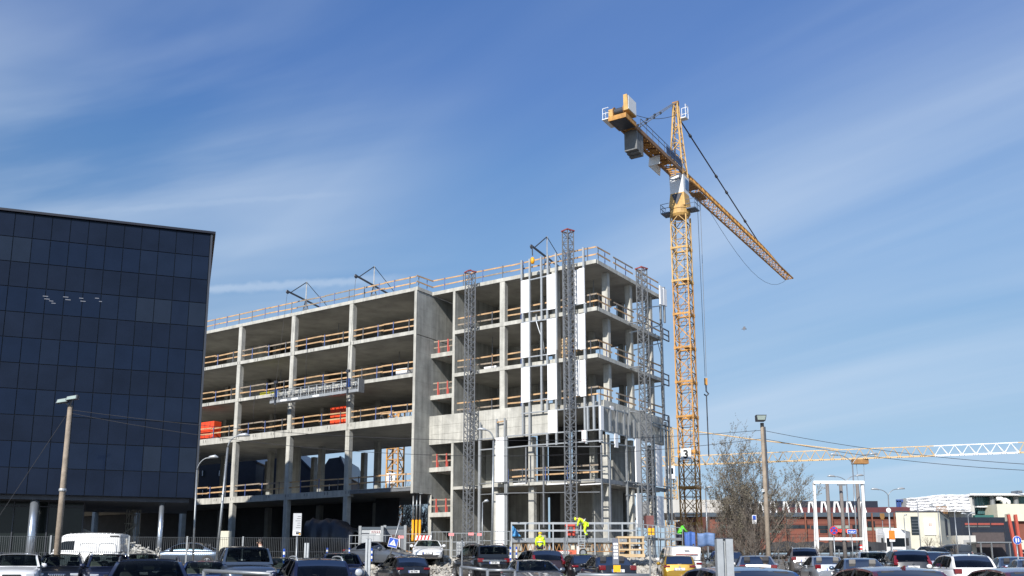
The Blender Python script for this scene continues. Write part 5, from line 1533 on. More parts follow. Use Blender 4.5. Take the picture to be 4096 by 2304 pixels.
for i, ch in enumerate('CRAMO'):
    u = 1484.5 + i * 7.4
    b = MB().box(*pxbox(u, u + 5.6, 2123, 2132, 70.925, .012)).build('letter_tile', mat('dark_red_tile', (.16, .02, .03), .5, var=0), s)
    text('lettering', ch, M_SWHITE, (X(u + 2.8, 70.92), 70.92, zat(2130.6, 70.92)), (1, 0, 0), (0, 0, 1), .115, s, align='CENTER')
MB().box(*pxbox(1446, 1476, 2132, 2136, 70.95, .04)).build('vent', M_DKST, c)
MB().box(*pxbox(1446, 1474, 2140, 2188, 70.95, .04)).build('shutter', M_GALVL, c)
MB().box(*pxbox(1505, 1520, 2138, 2142, 70.95, .04)).build('notice', M_SWHITE, c)
c, x0, x1, z0, z1 = container(1535, 1624, 2104, 2215, 72, 'dark grey site container behind the crossing sign', mat('container_dark', (.13, .14, .16), .5, var=.1))
MB().box(*pxbox(1551, 1602, 2139, 2200, 71.95, .05)).build('door_frame', mat('door_brown', (.09, .05, .045), .6, var=.1), c)
MB().box(*pxbox(1597, 1600, 2141, 2188, 71.92, .04)).build('door_edge', M_WPAINT, c)
# striped barrier, tarp heap, cabinet
t = thing('striped_barrier', (X(1695, 63), 63, 1.8), 'red and white striped barrier board behind the white coupe', 'barrier')
x0, x1 = X(1660, 63), X(1722, 63); zz0, zz1 = zat(2160, 63), zat(2142, 63)
for k in range(9):
    a, b = x0 + (x1 - x0) * k / 9, x0 + (x1 - x0) * (k + 1) / 9
    MB().prism([(a, 63, zz0), (b, 63, zz0), (b + .08, 63, zz1), (a + .08, 63, zz1)], (0, .05, 0)).build('stripe', M_RED if k % 2 else M_SWHITE, t)
rows = []
rr = random.Random(6)
for i in range(9):
    row = []
    for j in range(15):
        u = 1208 + (1405 - 1208) * j / 14; Y = 70 + i * .6
        h = 2215 + (2076 + 5 * math.cos(j * 1.7) + 4 * math.sin(j * 2.9) + max(0, j - 9) * 9 - 2215) * min(1, i / 1.2)
        row.append((X(u, 70), Y + .1 * math.sin(j * 2.1), zat(h, 70) + rr.uniform(-.05, .05)))
    rows.append(row)
tt = thing('covered_heap', (X(1306, 72), 72, 1.8), 'tall heap under dark tarpaulin between the lower columns', 'covered heap')
o = MB().grid(rows).build('tarpaulin', M_TARP, tt, smooth=True); sm = o.modifiers.new('solid', 'SOLIDIFY'); sm.thickness = .05
t = thing('utility_cabinet', (X(897, 48), 48, .9), 'cream utility cabinet behind the mesh fence', 'cabinet')
MB().box(X(879, 48), X(916, 48), 48, 48.4, .8, zat(2124, 48)).build('body', M_CREAM, t)
MB().box(X(881, 48), X(914, 48), 47.97, 48.0, zat(2157, 48), zat(2126, 48)).build('door', M_CREAM, t)
MB().box(X(881, 48), X(914, 48), 47.97, 48.0, .85, zat(2159, 48)).build('door', M_CREAM, t)
t = thing('white_cage', (X(1840, 62), 62, 1.8), 'white water tank in a grey wire cage left of the black jeep', 'tank')
MB().box(*pxbox(1828, 1857, 2168, 2226, 62, 1)).build('tank', M_WPAINT, t, bevel=.05)
mb = MB()
for k in range(6): mb.bar((X(1827 + k * 6.2, 61.9), 61.9, zat(2227, 62)), (X(1827 + k * 6.2, 61.9), 61.9, zat(2167, 62)), .03)
for k in range(6): mb.bar((X(1827, 61.9), 61.9, zat(2227 - k * 12, 62)), (X(1858, 61.9), 61.9, zat(2227 - k * 12, 62)), .03)
mb.build('cage', M_GALV, t)
# rubble heap with broken white frame by the glass office
t = thing('rubble_heap', (X(570, 51), 51, 1), 'pale rubble and broken white frames beside the van', 'rubble')
for k in range(22):
    rr = random.Random(k + 40); u = rr.uniform(508, 640); v = 2222 - (640 - u) * .38 * rr.random() - 6; p = at(u, v, 51 + rr.random())
    d = Vector((rr.uniform(-1, 1), rr.uniform(-.3, .3), rr.uniform(-.8, .4))).normalized() * rr.uniform(.2, .5)
    MB().bar(p - d, p + d, rr.uniform(.05, .12), rr.uniform(.04, .08)).build('debris', M_LGREY if k % 3 else M_CONC, t)
# stacked timber formwork seen right of the pillar
t = thing('formwork_stack', (X(520, 62), 62, 1), 'pale formwork frames stacked behind the office pillars', 'formwork')
for k, u in enumerate((500, 512, 525, 538)):
    mb = MB(); x = X(u, 62); y = 62 + .3 * (k % 2); zt_ = zat(2006 + 9 * (k % 3), 62)
    for d in (0, .17): mb.bar((x + d, y, 1), (x + d, y, zt_), .04)
    z = 1.4; i = 0
    while z < zt_ - .4:
        mb.bar((x, y, z), (x + .17, y, z + (.38 if (i + k) % 2 else 0)), .035); z += .42; i += 1
    mb.build('frame_leg', M_CONC, t)
for k in range(9):
    z = 1.6 + k * .62; MB().bar((X(497, 62), 61.9, z), (X(543, 62), 61.9, z + (.5 if k % 3 == 0 else -.05)), .05, .07).build('frame_bar', M_CONC, t)
# yellow board, blue banners
yb = thing('site_board', (X(2606, 60.4), 60.4, zat(2140, 60.4)), 'yellow four-part notice board on the scaffold rail', 'sign')
MB().box(*pxbox(2593, 2618, 2112, 2140, 60.4, .04)).build('board', M_SYEL, yb)
mb = MB(); mb.box(*pxbox(2593, 2618, 2127, 2129, 60.37, .03)); mb.box(*pxbox(2605, 2607, 2112, 2140, 60.36, .03)); mb.build('bar', M_DKST, yb)
simple('hoist_cage', 'reddish mesh hoist cage at the foot of the slim mast', 'cage', [pxbox(2587, 2617, 2062, 2110, 64, 1.2)], mat('cage_red', (.16, .06, .055), .6, var=.3, scale=4))
for i, (u0, u1, v0, v1, lab) in enumerate(((2738, 2780, 2128, 2190, 'plain blue fence banner under the green worker'), (2790, 2860, 2132, 2185, 'faded blue picture banner on the fence left of the bare tree'))):
    rows = [[(X(u0 + (u1 - u0) * j / 10, 59), 59 + .06 * math.sin(j * 1.1 + i), zat(v0 + (v1 - v0) * k / 5 + 2 * math.sin(j * .8), 59)) for j in range(11)] for k in range(6)]
    b = thing('fence_banner', (X((u0 + u1) / 2, 59), 59, zat(v1, 59)), lab, 'banner', 'blue banners on the fence')
    o = MB().grid(rows).build('cloth', mat('banner_blue', (.05, .12, .36), .6, var=.3, scale=1.5) if i == 0 else mat('banner_faded', (.10, .17, .33), .6, var=.5, scale=1.2), b, smooth=True)
    sm = o.modifiers.new('solid', 'SOLIDIFY'); sm.thickness = .02
rows = [[(X(u0 + (3545 - u0) * j / 40, 75) if True else 0, 75 + .1 * math.sin(j), zat((2204 if k == 0 else 2166 + 2.5 * math.sin(j * .7) + (1 if j % 5 else 4)), 75)) for j in range(41) for u0 in (3060,)] for k in range(2)]
b = thing('fence_banner', (X(3300, 75), 75, 1.2), 'long black screening cloth on the fence behind the white frame', 'banner')
o = MB().grid(rows).build('cloth', mat('screen_black', (.03, .032, .038), .8, var=.2), b); sm = o.modifiers.new('solid', 'SOLIDIFY'); sm.thickness = .03

# ------------------------------------------------------------------ white frame, poles, lamps, signs, cables
def frame():
    Y = 68.0; t = thing('billboard_frame', (X(3364, Y), Y, gz(X(3364, Y), Y)), 'tall empty white billboard frame', 'billboard frame')
    zt, zm = zat(1930, Y), zat(2154, Y); g = gz(X(3364, Y), Y) - .1
    for u in (3268, 3463):
        MB().bar((X(u, Y), Y, g), (X(u, Y), Y, zt), .17).build('leg', M_WPAINT, t)
    for u in (3278, 3474):
        ub = 3284 if u < 3400 else 3479
        MB().bar((X(u + 4, Y), Y + 1.5, g), (X(u - 6, Y), Y + .2, zt - .2), .15).build('strut', M_WPAINT, t)
    MB().bar((X(3263, Y), Y - .18, zt), (X(3468, Y), Y - .18, zt), .16, .22).build('top_beam', M_WPAINT, t)
    MB().bar((X(3280, Y), Y + 1.0, zm), (X(3478, Y), Y + 1.0, zm), .16, .2).build('lower_beam', M_WPAINT, t)
    b = MB()
    b.bar((X(3360, Y), Y - .2, zt - .18), (X(3392, Y), Y - .2, zt - .18), .12); b.build('lamp_bracket', M_GALV, t)
frame()
def pole(u0, v0, u1, v1, Y, r0, r1, label, m=M_WOODG, name='timber_pole', lights=None, straps=()):
    p = at(u1, v1, Y); bx = X(u0, Y); g = gz(bx, Y)
    t = thing(name, (p.x, Y, g), label, 'pole', None)
    MB().tube([(p.x, Y, g - .3), (p.x, Y, p.z)], [r0, r1], 12).build('shaft', m, t, smooth=True)
    for v in straps:
        MB().lathe((p.x, Y, zat(v, Y)), [(r0 * 1.02, -.06), (r0 * 1.1, 0), (r0 * 1.02, .06)], 12).build('strap', M_GALVL, t)
    return t, p
t, pL = pole(236, 2215, 281, 1622, 42, .155, .10, 'weathered timber pole with two floodlights before the glass office', straps=(1960,))
for du, dv, rz in ((-22, -14, -1), (16, -26, 1)):
    c = pL + Vector((du / 3779 * 42, -.25, -dv / 3713 * 42))
    f = MB().hexa([c + Vector(q) for q in ((-.26, -.12, -.12), (.26, -.12, -.04), (.26, .14, -.04), (-.26, .14, -.12), (-.24, -.02, .08), (.24, -.02, .16), (.24, .18, .16), (-.24, .18, .08))])
    f = f.build('floodlight', M_DKST, t)
    MB().hexa([c + Vector(q) for q in ((-.22, -.135, -.10), (.22, -.135, -.03), (.22, -.12, -.03), (-.22, -.12, -.10), (-.2, -.06, .06), (.2, -.06, .13), (.2, -.04, .13), (-.2, -.04, .06))]).build('lamp_glass', mat('lamp_glass', (.3, .36, .33), .1, var=.1), f)
    MB().tube([pL, c], .04, 6).build('arm', M_GALV, t)
t, pR = pole(3085, 2230, 3048, 1692, 44, .125, .09, 'weathered timber pole with one dark floodlight beside the bare tree', straps=())
c = pR + Vector((-.15, -.25, .18))
MB().hexa([c + Vector(q) for q in ((-.2, -.2, -.14), (.2, -.2, -.14), (.2, .15, -.14), (-.2, .15, -.14), (-.25, -.26, .14), (.25, -.26, .14), (.22, .1, .14), (-.22, .1, .14))]).build('floodlight', M_DKST, t)
MB().hexa([c + Vector(q) for q in ((-.17, -.235, -.10), (.17, -.235, -.10), (.17, -.22, -.10), (-.17, -.22, -.10), (-.21, -.275, .10), (.21, -.275, .10), (.21, -.26, .10), (-.21, -.26, .10))]).build('lamp_glass', mat('lamp_glass', (.3, .36, .33), .1, var=.1), MATS and t)
for v in (1965, 1968): MB().box(pR.x - .22, pR.x - .1, 43.8, 43.9, zat(v, 44), zat(v - 5, 44)).build('insulator', M_WPAINT, t)
MB().tube([pR + Vector((.08, -.1, -.2)), (pR.x + .1, 43.85, zat(1960, 44))], .05, 6).build('conduit', M_DKST, t)
def cable(p, q, sag, label, r=.012, n=24):
    pts = [p + (q - p) * (i / n) - Vector((0, 0, sag * 4 * (i / n) * (1 - i / n))) for i in range(n + 1)]
    tag(MB().tube(pts, r, 5).build('overhead_cable', M_CABLE), label, 'cable', None)
cable(pL + Vector((0, 0, -.2)), pR + Vector((0, 0, -.35)), .9, 'upper overhead cable spanning between the two timber poles')
cable(pL + Vector((0, 0, -.35)), pR + Vector((0, 0, -.75)), 1.35, 'lower overhead cable spanning between the two timber poles')
cable(pR + Vector((0, 0, -.35)), at(4200, 1862, 38), .25, 'upper overhead cable leaving the right timber pole past the white frame')
cable(pR + Vector((0, 0, -.75)), at(4200, 1886, 38), .25, 'lower overhead cable leaving the right timber pole past the white frame')
cable(pL + Vector((0, 0, -.2)), at(-60, 2150, 40.5), .0, 'guy wire slanting down from the floodlight pole')
def lamp(u0, v0, u1, v1, Y, r, label, arms, head=.42, m=M_GALV, base=None):
    """post from base column u0 to (u1, v1); arms: list of (u, v) head centres"""
    p = at(u1, v1, Y); g = gz(p.x, Y) - .1
    t = thing('street_lamp', (p.x, Y, g), label, 'street lamp', None)
    lean = X(u0, Y) - p.x if base else 0
    MB().tube([(p.x + lean, Y, g), (p.x, Y, p.z)], [r, r * .7], 10).build('post', m, t, smooth=True)
    for (u, v) in arms:
        h = at(u, v, Y); d = 1 if h.x > p.x else -1
        q = p + Vector((0, 0, 0)); pts = []
        for i in range(9):
            s = i / 8; pts.append(Vector((q.x + (h.x - d * head * .7 - q.x) * (s ** 1.6), Y, q.z + (h.z - q.z) * math.sin(s * math.pi / 2))))
        MB().tube(pts, r * .48, 8).build('arm', m, t, smooth=True)
        mb = MB()
        mb.tube([h + Vector((-d * head, 0, -.03)), h + Vector((-d * head * .5, 0, .04)), h + Vector((d * head * .4, 0, .07)), h + Vector((d * head, 0, .02))], [.04, .08, .10, .04], 10)
        mb.build('lamp_head', M_GALVL, t, smooth=True)
    return t
lamp(868, 2190, 911, 1790, 47, .075, 'grey street lamp leaning before the long wing', [(972, 1744)], .34, base=True)
lamp(778, 2190, 788, 1880, 50, .06, 'shorter street lamp beside the corner of the glass office', [(852, 1831)], .28, base=True)
lamp(1968, 2190, 1974, 1760, 57, .085, 'grey street lamp in front of the concrete band', [(1928, 1720)], .3, base=True)
lamp(1928, 2190, 1930, 2012, 58, .05, 'short lamp post left of the tall white board', [(1945, 2007)], .15)
lamp(3425, 2190, 3410, 1860, 70, .065, 'tall double street lamp right of the middle of the white frame', [(3336, 1820), (3494, 1817)], .32, base=True)
lamp(3400, 2190, 3386, 1930, 82, .065, 'double street lamp whose arms show over the white frame', [(3326, 1906), (3438, 1903)], .36, base=True)
lamp(3560, 2190, 3553, 1985, 86, .07, 'double street lamp right of the white frame before the mall', [(3500, 1958), (3603, 1956)], .38, base=True)
lamp(3678, 2200, 3669, 2015, 100, .06, 'thin double lamp in front of the tall dark window', [(3645, 1999), (3694, 1998)], .3)
lamp(3762, 2200, 3752, 2045, 98, .07, 'thin double lamp before the cream building corner', [(3726, 2025), (3775, 2024)], .25)
lamp(3822, 2200, 3818, 2052, 95, .07, 'thin single lamp right of the cream building', [(3846, 2041)], .25)
lamp(3878, 2200, 3872, 2066, 100, .06, 'double street lamp before the navy hall', [(3855, 2056), (3890, 2055)], .3)
lamp(3612, 2200, 3616, 2072, 100, .06, 'short lamp at the left edge of the cream building', [(3622, 2061)], .15)
lamp(2822, 2180, 2822, 1955, 75, .07, 'single lamp left of the bare tree', [(2838, 1951)], .28)
for u, v, lab in ((3308, 1932, 'leftmost of the three grey telegraph poles behind the white frame'), (3362, 1932, 'middle telegraph pole behind the white frame'), (3428, 1932, 'rightmost telegraph pole behind the white frame, red and white foot')):
    Y = 74.0; x = at(u, v, Y).x + .0
    tp = thing('telegraph_pole', (x, Y, gz(x, Y)), lab, 'pole', 'telegraph poles behind the white frame')
    MB().tube([(x, Y, gz(x, Y) - .2), (x, Y, zat(v, Y))], [.17, .13], 10).build('shaft', mat('grey_timber', (.17, .15, .14), .85, var=.2, scale=4), tp, smooth=True)
    if u == 3428:
        for k in range(4): MB().lathe((x, Y, zat(2206 - k * 7, Y)), [(.19, 0), (.19, .12)], 10).build('band', M_RED if k % 2 else M_SWHITE, tp)
# signs
def post_sign(name, label, u, v, Y, post_v0, build, r=.035, up=None, pm=M_GALV, cat='sign'):
    p = at(u, v, Y); g = gz(p.x, Y)
    t = thing(name, (p.x, Y, g), label, cat)
    top = p.z + .2 if up is None else zat(up, Y)
    MB().tube([(p.x, Y + .06, g - .1), (p.x, Y + .06, top)], r, 8).build('post', pm, t, smooth=True)
    build(t, p, Y)
    return t
def disc(c, r, y, m, name, parent, n=24, d=.02):
    return MB().lathe((c.x, y, c.z), [(r, 0), (r, d)], n, axis=(0, 1, 0)).build(name, m, parent)
def b_nostop(t, p, Y):
    d = disc(p, .22, Y - .02, M_RED, 'face', t)
    disc(p, .18, Y - .03, M_SBLUE, 'field', d)
    for s in (-1, 1): MB().bar((p.x - .125, Y - .045, p.z - s * .125), (p.x + .125, Y - .045, p.z + s * .125), .02, .045, up=(0, 0, 1)).build('cross_bar', M_RED, d)
post_sign('no_stopping_sign', 'round blue no stopping sign with red cross', 3335, 2122, 48, 2200, b_nostop)
def b_bike(t, p, Y):
    k = .72
    f = MB().box(p.x - .42 * k, p.x + .42 * k, Y - .02, Y, p.z - .2 * k, p.z + .2 * k).build('face', M_SWHITE, t, bevel=.02)
    MB().box(p.x - .39 * k, p.x + .39 * k, Y - .03, Y - .02, p.z - .17 * k, p.z + .17 * k).build('field', M_SBLUE, f)
    for dx in (-.065, .065):
        MB().tube([(p.x + dx + .05 * math.cos(a * .7854), Y - .04, p.z - .04 * k + .05 * math.sin(a * .7854)) for a in range(9)], .012, 5).build('wheel_symbol', M_SWHITE, f)
    mb = MB(); mb.bar((p.x - .09 * k, Y - .04, p.z - .04 * k), (p.x + .02 * k, Y - .04, p.z + .06 * k), .02); mb.bar((p.x + .09 * k, Y - .04, p.z - .04 * k), (p.x + .02 * k, Y - .04, p.z + .06 * k), .02); mb.build('bicycle_symbol', M_SWHITE, f)
    for s in (-1, 1): MB().prism([(p.x + s * .245, Y - .04, p.z), (p.x + s * .145, Y - .04, p.z + .05 * k), (p.x + s * .145, Y - .04, p.z - .05 * k)], (0, .01, 0)).build('arrow_symbol', M_SWHITE, f)
post_sign('bicycle_sign', 'blue bicycle plate with two arrows behind the white frame', 3407, 2127, 62, 2200, b_bike)
def b_orange(t, p, Y):
    f = MB().box(p.x - .15, p.x + .15, Y - .02, Y, p.z - .24, p.z + .2).build('face', M_SORA, t)
    MB().box(p.x - .14, p.x + .14, Y - .02, Y, p.z - .35, p.z - .25).build('plate', M_SWHITE, t)
post_sign('orange_sign', 'plain orange board on a post before the white lorry', 3567, 2138, 47, 2200, b_orange)
def b_ped(t, p, Y):
    d = disc(p, .20, Y - .02, M_SWHITE, 'face', t); disc(p, .185, Y - .03, M_SBLUE, 'field', d)
    for dx, h in ((-.06, .11), (.05, .085)):
        MB().prism([(p.x + dx - .025, Y - .035, p.z - h), (p.x + dx + .025, Y - .035, p.z - h), (p.x + dx + .034, Y - .035, p.z + h * .5), (p.x + dx - .034, Y - .035, p.z + h * .5)], (0, -.01, 0)).build('figure_symbol', M_SWHITE, d)
        disc(Vector((p.x + dx, Y, p.z + h * .5 + .035)), .026, Y - .045, M_SWHITE, 'head_symbol', d, 10, .01)
post_sign('footpath_sign', 'round blue footpath sign with two white figures', 4068, 2161, 44, 2250, b_ped)
def b_round(t, p, Y): disc(p, .21, Y - .02, M_SWHITE, 'face', t)
post_sign('round_sign', 'round white sign seen from behind, before the red mall', 3554, 2041, 82, 2200, b_round)
def b_diam(t, p, Y): MB().prism([(p.x - .22, Y, p.z + .25), (p.x + .22, Y, p.z + .25), (p.x + .22, Y, p.z - .1), (p.x + .1, Y, p.z - .4), (p.x - .1, Y, p.z - .4), (p.x - .22, Y, p.z - .1)], (0, .03, 0)).build('face', mat('rusty_sign', (.22, .11, .03), .7, var=.2), t)
post_sign('shield_sign', 'rusty shield shaped sign before the red mall', 3529, 2064, 90, 2200, b_diam)
def b_park(t, p, Y):
    p = Vector(p)
    w = .26; f = MB().box(p.x - w * .78, p.x + w * .72, Y - .04, Y, p.z - .52, p.z + .52).build('face', mat('board_grey', (.44, .45, .47), .5, var=.05), t)
    mb = MB()
    for k, wd in enumerate((.3, .36, .5, .3, .34, .42)): mb.box(p.x + .155 - wd * .5, p.x + .155, Y - .05, Y - .04, p.z + .37 - k * .105, p.z + .388 - k * .105)
    mb.build('print', M_DKST, f)
    MB().box(p.x - .19, p.x + .175, Y - .05, Y - .04, p.z - .50, p.z - .27).build('lower_print', M_SWHITE, f)
    mb = MB(); mb.box(p.x - .05, p.x + .165, Y - .06, Y - .05, p.z - .46, p.z - .35); mb.build('price_block', M_DKST, f)
    MB().box(p.x + .1, p.x + .17, Y - .07, Y - .06, p.z - .48, p.z - .41).build('yellow_mark', M_SYEL, f)
    text('lettering', 'PARKIMINE', M_BLACK, (p.x - .17, Y - .06, p.z - .325), (1, 0, 0), (0, 0, 1), .04, f)
post_sign('parking_board', 'tall grey car park tariff board on a thin post', 1190, 2098, 44, 2240, b_park, up=2140)
def b_chev(t, p, Y):
    f = MB().box(p.x - .09, p.x + .09, Y - .05, Y, p.z - .38, p.z + .38).build('face', mat('sign_grey', (.13, .14, .18), .5, var=.05), t)
    for k in range(5):
        for s in (-1, 1): MB().box(p.x + s * .033 - .03, p.x + s * .033 + .03, Y - .06, Y - .05, p.z + .18 - k * .1, p.z + .25 - k * .1).build('white_mark', M_SWHITE, f)
    MB().box(p.x - .08, p.x + .13, Y - .07, Y - .05, p.z - .60, p.z - .40).build('yellow_plate', M_SYEL, t)
post_sign('marker_sign', 'narrow grey marker sign with white squares and yellow plate', 2462, 2206, 28, 2300, b_chev, pm=M_GREYST)
# tilted crossing sign
def crossing():
    Y = 53.0; a, b = at(1606, 2060, Y), at(1555, 2240, Y)
    t = thing('crossing_sign', (b.x, Y, gz(b.x, Y)), 'blue pedestrian crossing sign tilted on a bent grey pole', 'sign')
    MB().tube([b, a], .045, 8).build('post', M_GALV, t, smooth=True)
    c = at(1573, 2171, Y); up = (a - b).normalized(); up = Vector((up.x * .85, 0, up.z)).normalized(); rt = Vector((up.z, 0, -up.x)); s = .265
    q = lambda x, y, o=0: c + rt * x + up * y + Vector((0, -.06 - o, 0))
    f = MB().prism([q(-s, -s), q(s, -s), q(s, s), q(-s, s)], (0, .02, 0)).build('face', M_SWHITE, t)
    s2 = s * .93; MB().prism([q(-s2, -s2, .008), q(s2, -s2, .008), q(s2, s2, .008), q(-s2, s2, .008)], (0, .006, 0)).build('field', M_SBLUE, f)
    MB().prism([q(-.19, -.14, .014), q(.19, -.14, .014), q(0, .19, .014)], (0, .005, 0)).build('triangle', M_SWHITE, f)
    mb = MB(); mb.bar(q(0, .05, .02), q(-.01, -.03, .02), .03, .01); mb.bar(q(-.01, -.03, .02), q(-.05, -.11, .02), .02, .01); mb.bar(q(-.01, -.03, .02), q(.05, -.11, .02), .02, .01); mb.bar(q(0, .03, .02), q(.05, -.02, .02), .016, .01); mb.bar(q(0, .03, .02), q(-.05, -.01, .02), .016, .01)
    mb.build('walking_symbol', M_BLACK, f)
    MB().lathe(q(.005, .08, .02), [(.02, 0), (.02, .008)], 10, axis=(0, 1, 0)).build('head_symbol', M_BLACK, f)
crossing()
def plate_sign():
    p = at(3017, 2078, 58)
    t = thing('route_sign', (p.x, 58, gz(p.x, 58)), 'small blue and white plate seen through the bare tree', 'sign')
    MB().tube([(p.x, 58.05, gz(p.x, 58)), (p.x, 58.05, p.z + .3)], .03, 8).build('post', M_WOODG, t)
    f = MB().box(p.x - .13, p.x + .13, 57.98, 58.0, p.z - .27, p.z + .27).build('face', M_SWHITE, t)
    MB().box(p.x - .1, p.x + .1, 57.97, 57.98, p.z - .03, p.z + .24).build('field', M_SBLUE, f)
plate_sign()
# galvanised channel posts and tube rails of the car park
def chan(u0, u1, v0, Y, label, dep=.12):
    x0, x1 = X(u0, Y), X(u1, Y); w = x1 - x0; zt = zat(v0, Y)
    g = gz(x0, Y)
    t = thing('channel_post', ((x0 + x1) / 2, Y, g), label, 'post', 'galvanised channel posts of the car park')
    MB().prism([(x0, Y, g - .1), (x0 + w * .38, Y, g - .1), (x0 + w * .38, Y + dep * .5, g - .1), (x0 + w * .56, Y + dep * .5, g - .1), (x0 + w * .56, Y + .01, g - .1), (x1, Y + .01, g - .1), (x1, Y + dep, g - .1), (x0, Y + dep, g - .1)], (0, 0, zt - g + .1)).build('profile', M_GALVP, t)
    MB().box(x0 + w * .02, x1 - w * .02, Y + dep * .2, Y + dep * .95, zt, zt + .012).build('cap', M_DKST, t)
chan(2866, 2932, 2156, 9.0, 'broad galvanised post standing close beside the blue hatchback', .10)
chan(1463, 1484, 2156, 38, 'galvanised channel post before the grey sedan on the bank')
chan(1219, 1236, 2172, 36, 'galvanised channel post right of the tariff board')
def tube_rail(pts, r, label):
    t = thing('tube_rail', pts[0], label, 'rail', 'galvanised tube rails of the car park')
    MB().tube(pts, r, 10).build('top_tube', M_GALV, t, smooth=True)
    for p in (pts[0], pts[-1]): MB().tube([(p.x, p.y, p.z), (p.x, p.y, gz(p.x, p.y))], r, 10).build('leg', M_GALV, t, smooth=True)
tube_rail([at(817, 2283, 17), at(1084, 2296, 16)], .035, 'tube rail in front of the boxy off-roader')
tube_rail([at(1843, 2268, 26), at(1950, 2280, 25.5)], .045, 'bent tube rail end behind the black jeep')
tube_rail([at(1951, 2281, 25.4), at(2060, 2282, 25.4)], .04, 'tube rail joining the bent rail left of the grey coupe')
tube_rail([at(2310, 2300, 15), at(2598, 2303, 15)], .035, 'tube rail below the black saloon')
for u, v0, v1, Y, lab in ((1309, 2192, 2210, 55, 'blue and white marker post left of the dark crossover'), (1397, 2192, 2208, 55, 'blue and white marker post right of the dark crossover'), (1487, 2194, 2224, 55, 'blue and white marker post beside the grey sedan'), (1136, 2196, 2226, 42, 'slanted blue and white marker behind the boxy off-roader'), (2042, 2188, 2222, 56, 'left blue and white marker post behind the brown off-roader'), (2066, 2188, 2222, 56, 'right blue and white marker post behind the brown off-roader')):
    p = at(u, v1, Y); h = (v1 - v0) / 3713 * Y
    t = thing('marker_post', (p.x, Y, p.z - .3), lab, 'marker post', 'blue and white marker posts')
    for k in range(5): MB().tube([(p.x, Y, p.z - .3 + (h + .3) * k / 5), (p.x, Y, p.z - .3 + (h + .3) * (k + 1) / 5)], .05, 10).build('band', M_SBLUE if k % 2 == 0 else M_SWHITE, t)
for u, v0, v1, Y, lab in ((1849, 2160, 2240, 44, 'thin grey post with small plate left of the black jeep'), (2597, 2156, 2236, 50, 'thin grey post left of the golden hatchback'), (2774, 2182, 2230, 50, 'thin grey post right of the white delivery van')):
    p = at(u, v0, Y); t = thing('thin_post', (p.x, Y, gz(p.x, Y)), lab, 'post')
    MB().tube([(p.x, Y, gz(p.x, Y)), (p.x, Y, p.z)], .04, 8).build('shaft', M_GALV, t)
    MB().tube([(p.x, Y, p.z), (p.x, Y, p.z + .08)], .048, 8).build('cap', M_BLACK, t)

# ------------------------------------------------------------------ bare trees
def bare_tree(loc, H, spread, stems, seed, label, buds=True, name='bare_tree', thick=1.0):
    rr = random.Random(seed); t = thing(name, loc, label, 'tree', None)
    tr = MB(); tw = MB(); bd = MB(); cnt = [0]
    def grow(mb, p, d, L, r, depth):
        pts = [p]; q = p.copy(); dd = d.copy(); n = 5 if depth == 0 else 4
        for i in range(n):
            dd = (dd + Vector((rr.uniform(-.2, .2), rr.uniform(-.2, .2), rr.uniform(-.03, .2) if depth < 2 else rr.uniform(-.12, .2)))).normalized()
            q = q + dd * (L / n); pts.append(q.copy())
        rads = [r * (1 - .68 * i / n) for i in range(n + 1)]
        (tr if depth == 0 else tw).tube(pts, rads, 6 if depth == 0 else (4 if depth == 1 else 3), cap=False)
        if depth < 3:
            k = (10, 7, 4)[depth]
            for i in range(k):
                f = rr.uniform(.25, 1.0) if depth else rr.uniform(.3, 1)
                i0 = min(n - 1, int(f * n)); b = pts[i0] + (pts[i0 + 1] - pts[i0]) * (f * n - i0)
                dv = (pts[i0 + 1] - pts[i0]).normalized(); side = Vector((rr.gauss(0, 1), rr.gauss(0, 1), rr.gauss(0, .5))).normalized()
                nd = (dv + side * rr.uniform(.45, .95) + Vector((0, 0, .12))).normalized()
                grow(tw, b, nd, L * rr.uniform(.28, .5) * (.95 if depth else .8), max(.0055, r * .42 * (1.05 - .4 * f)), depth + 1)
        if depth >= 2 and buds:
            for i in range(3):
                b = pts[rr.randint(1, n)] + Vector((rr.uniform(-.04, .04),) * 3); u = Vector((rr.uniform(-1, 1), rr.uniform(-1, 1), rr.uniform(.2, 1.2))).normalized() * rr.uniform(.05, .11)
                w = u.orthogonal().normalized() * .022
                bd.quad(b - w, b + w, b + u + w * .4, b + u - w * .4)
    for s in range(stems):
        az = rr.uniform(0, 2 * math.pi); lean = abs(rr.gauss(0, .5)) * spread
        d = Vector((math.cos(az) * lean, math.sin(az) * lean * .8, 1)).normalized()
        b = Vector(loc) + Vector((rr.uniform(-.6, .6) * spread, rr.uniform(-.5, .5) * spread, -.1))
        grow(tr, b, d, H * rr.uniform(.55, .85) * (1 - .12 * lean), rr.uniform(.022, .055) * thick, 0)
    tr.build('trunk', M_BARK, t, smooth=True, fixn=False)
    tw.build('crown', M_BARK, t, fixn=False)
    if buds: bd.build('buds', M_BUD, t, fixn=False)
    return t
p = gp(2995, 60); bare_tree(p, 8.9, 1.0, 26, 12, 'large bare many-stemmed tree with early buds behind the right timber pole')
p = gp(3010, 59); bare_tree(p, 4.6, 1.7, 30, 5, 'tangled brown scrub round the foot of the large bare tree', buds=False, name='shrub', thick=.5)
p = gp(2850, 61); bare_tree(p, 4.0, 1.5, 16, 8, 'tangled brown scrub behind the blue banners', buds=False, name='shrub', thick=.5)
p = gp(3190, 60); bare_tree(p, 3.2, 1.2, 12, 15, 'low brown scrub left of the white frame', buds=False, name='shrub', thick=.5)
p = gp(1580, 122); bare_tree(p, 11, .8, 14, 21, 'bare tree seen through the ground floor opening', name='bare_tree', thick=1.6)
p = gp(1690, 118); bare_tree(p, 9, .8, 12, 22, 'bare tree seen behind the yellow props', name='bare_tree', thick=1.6)
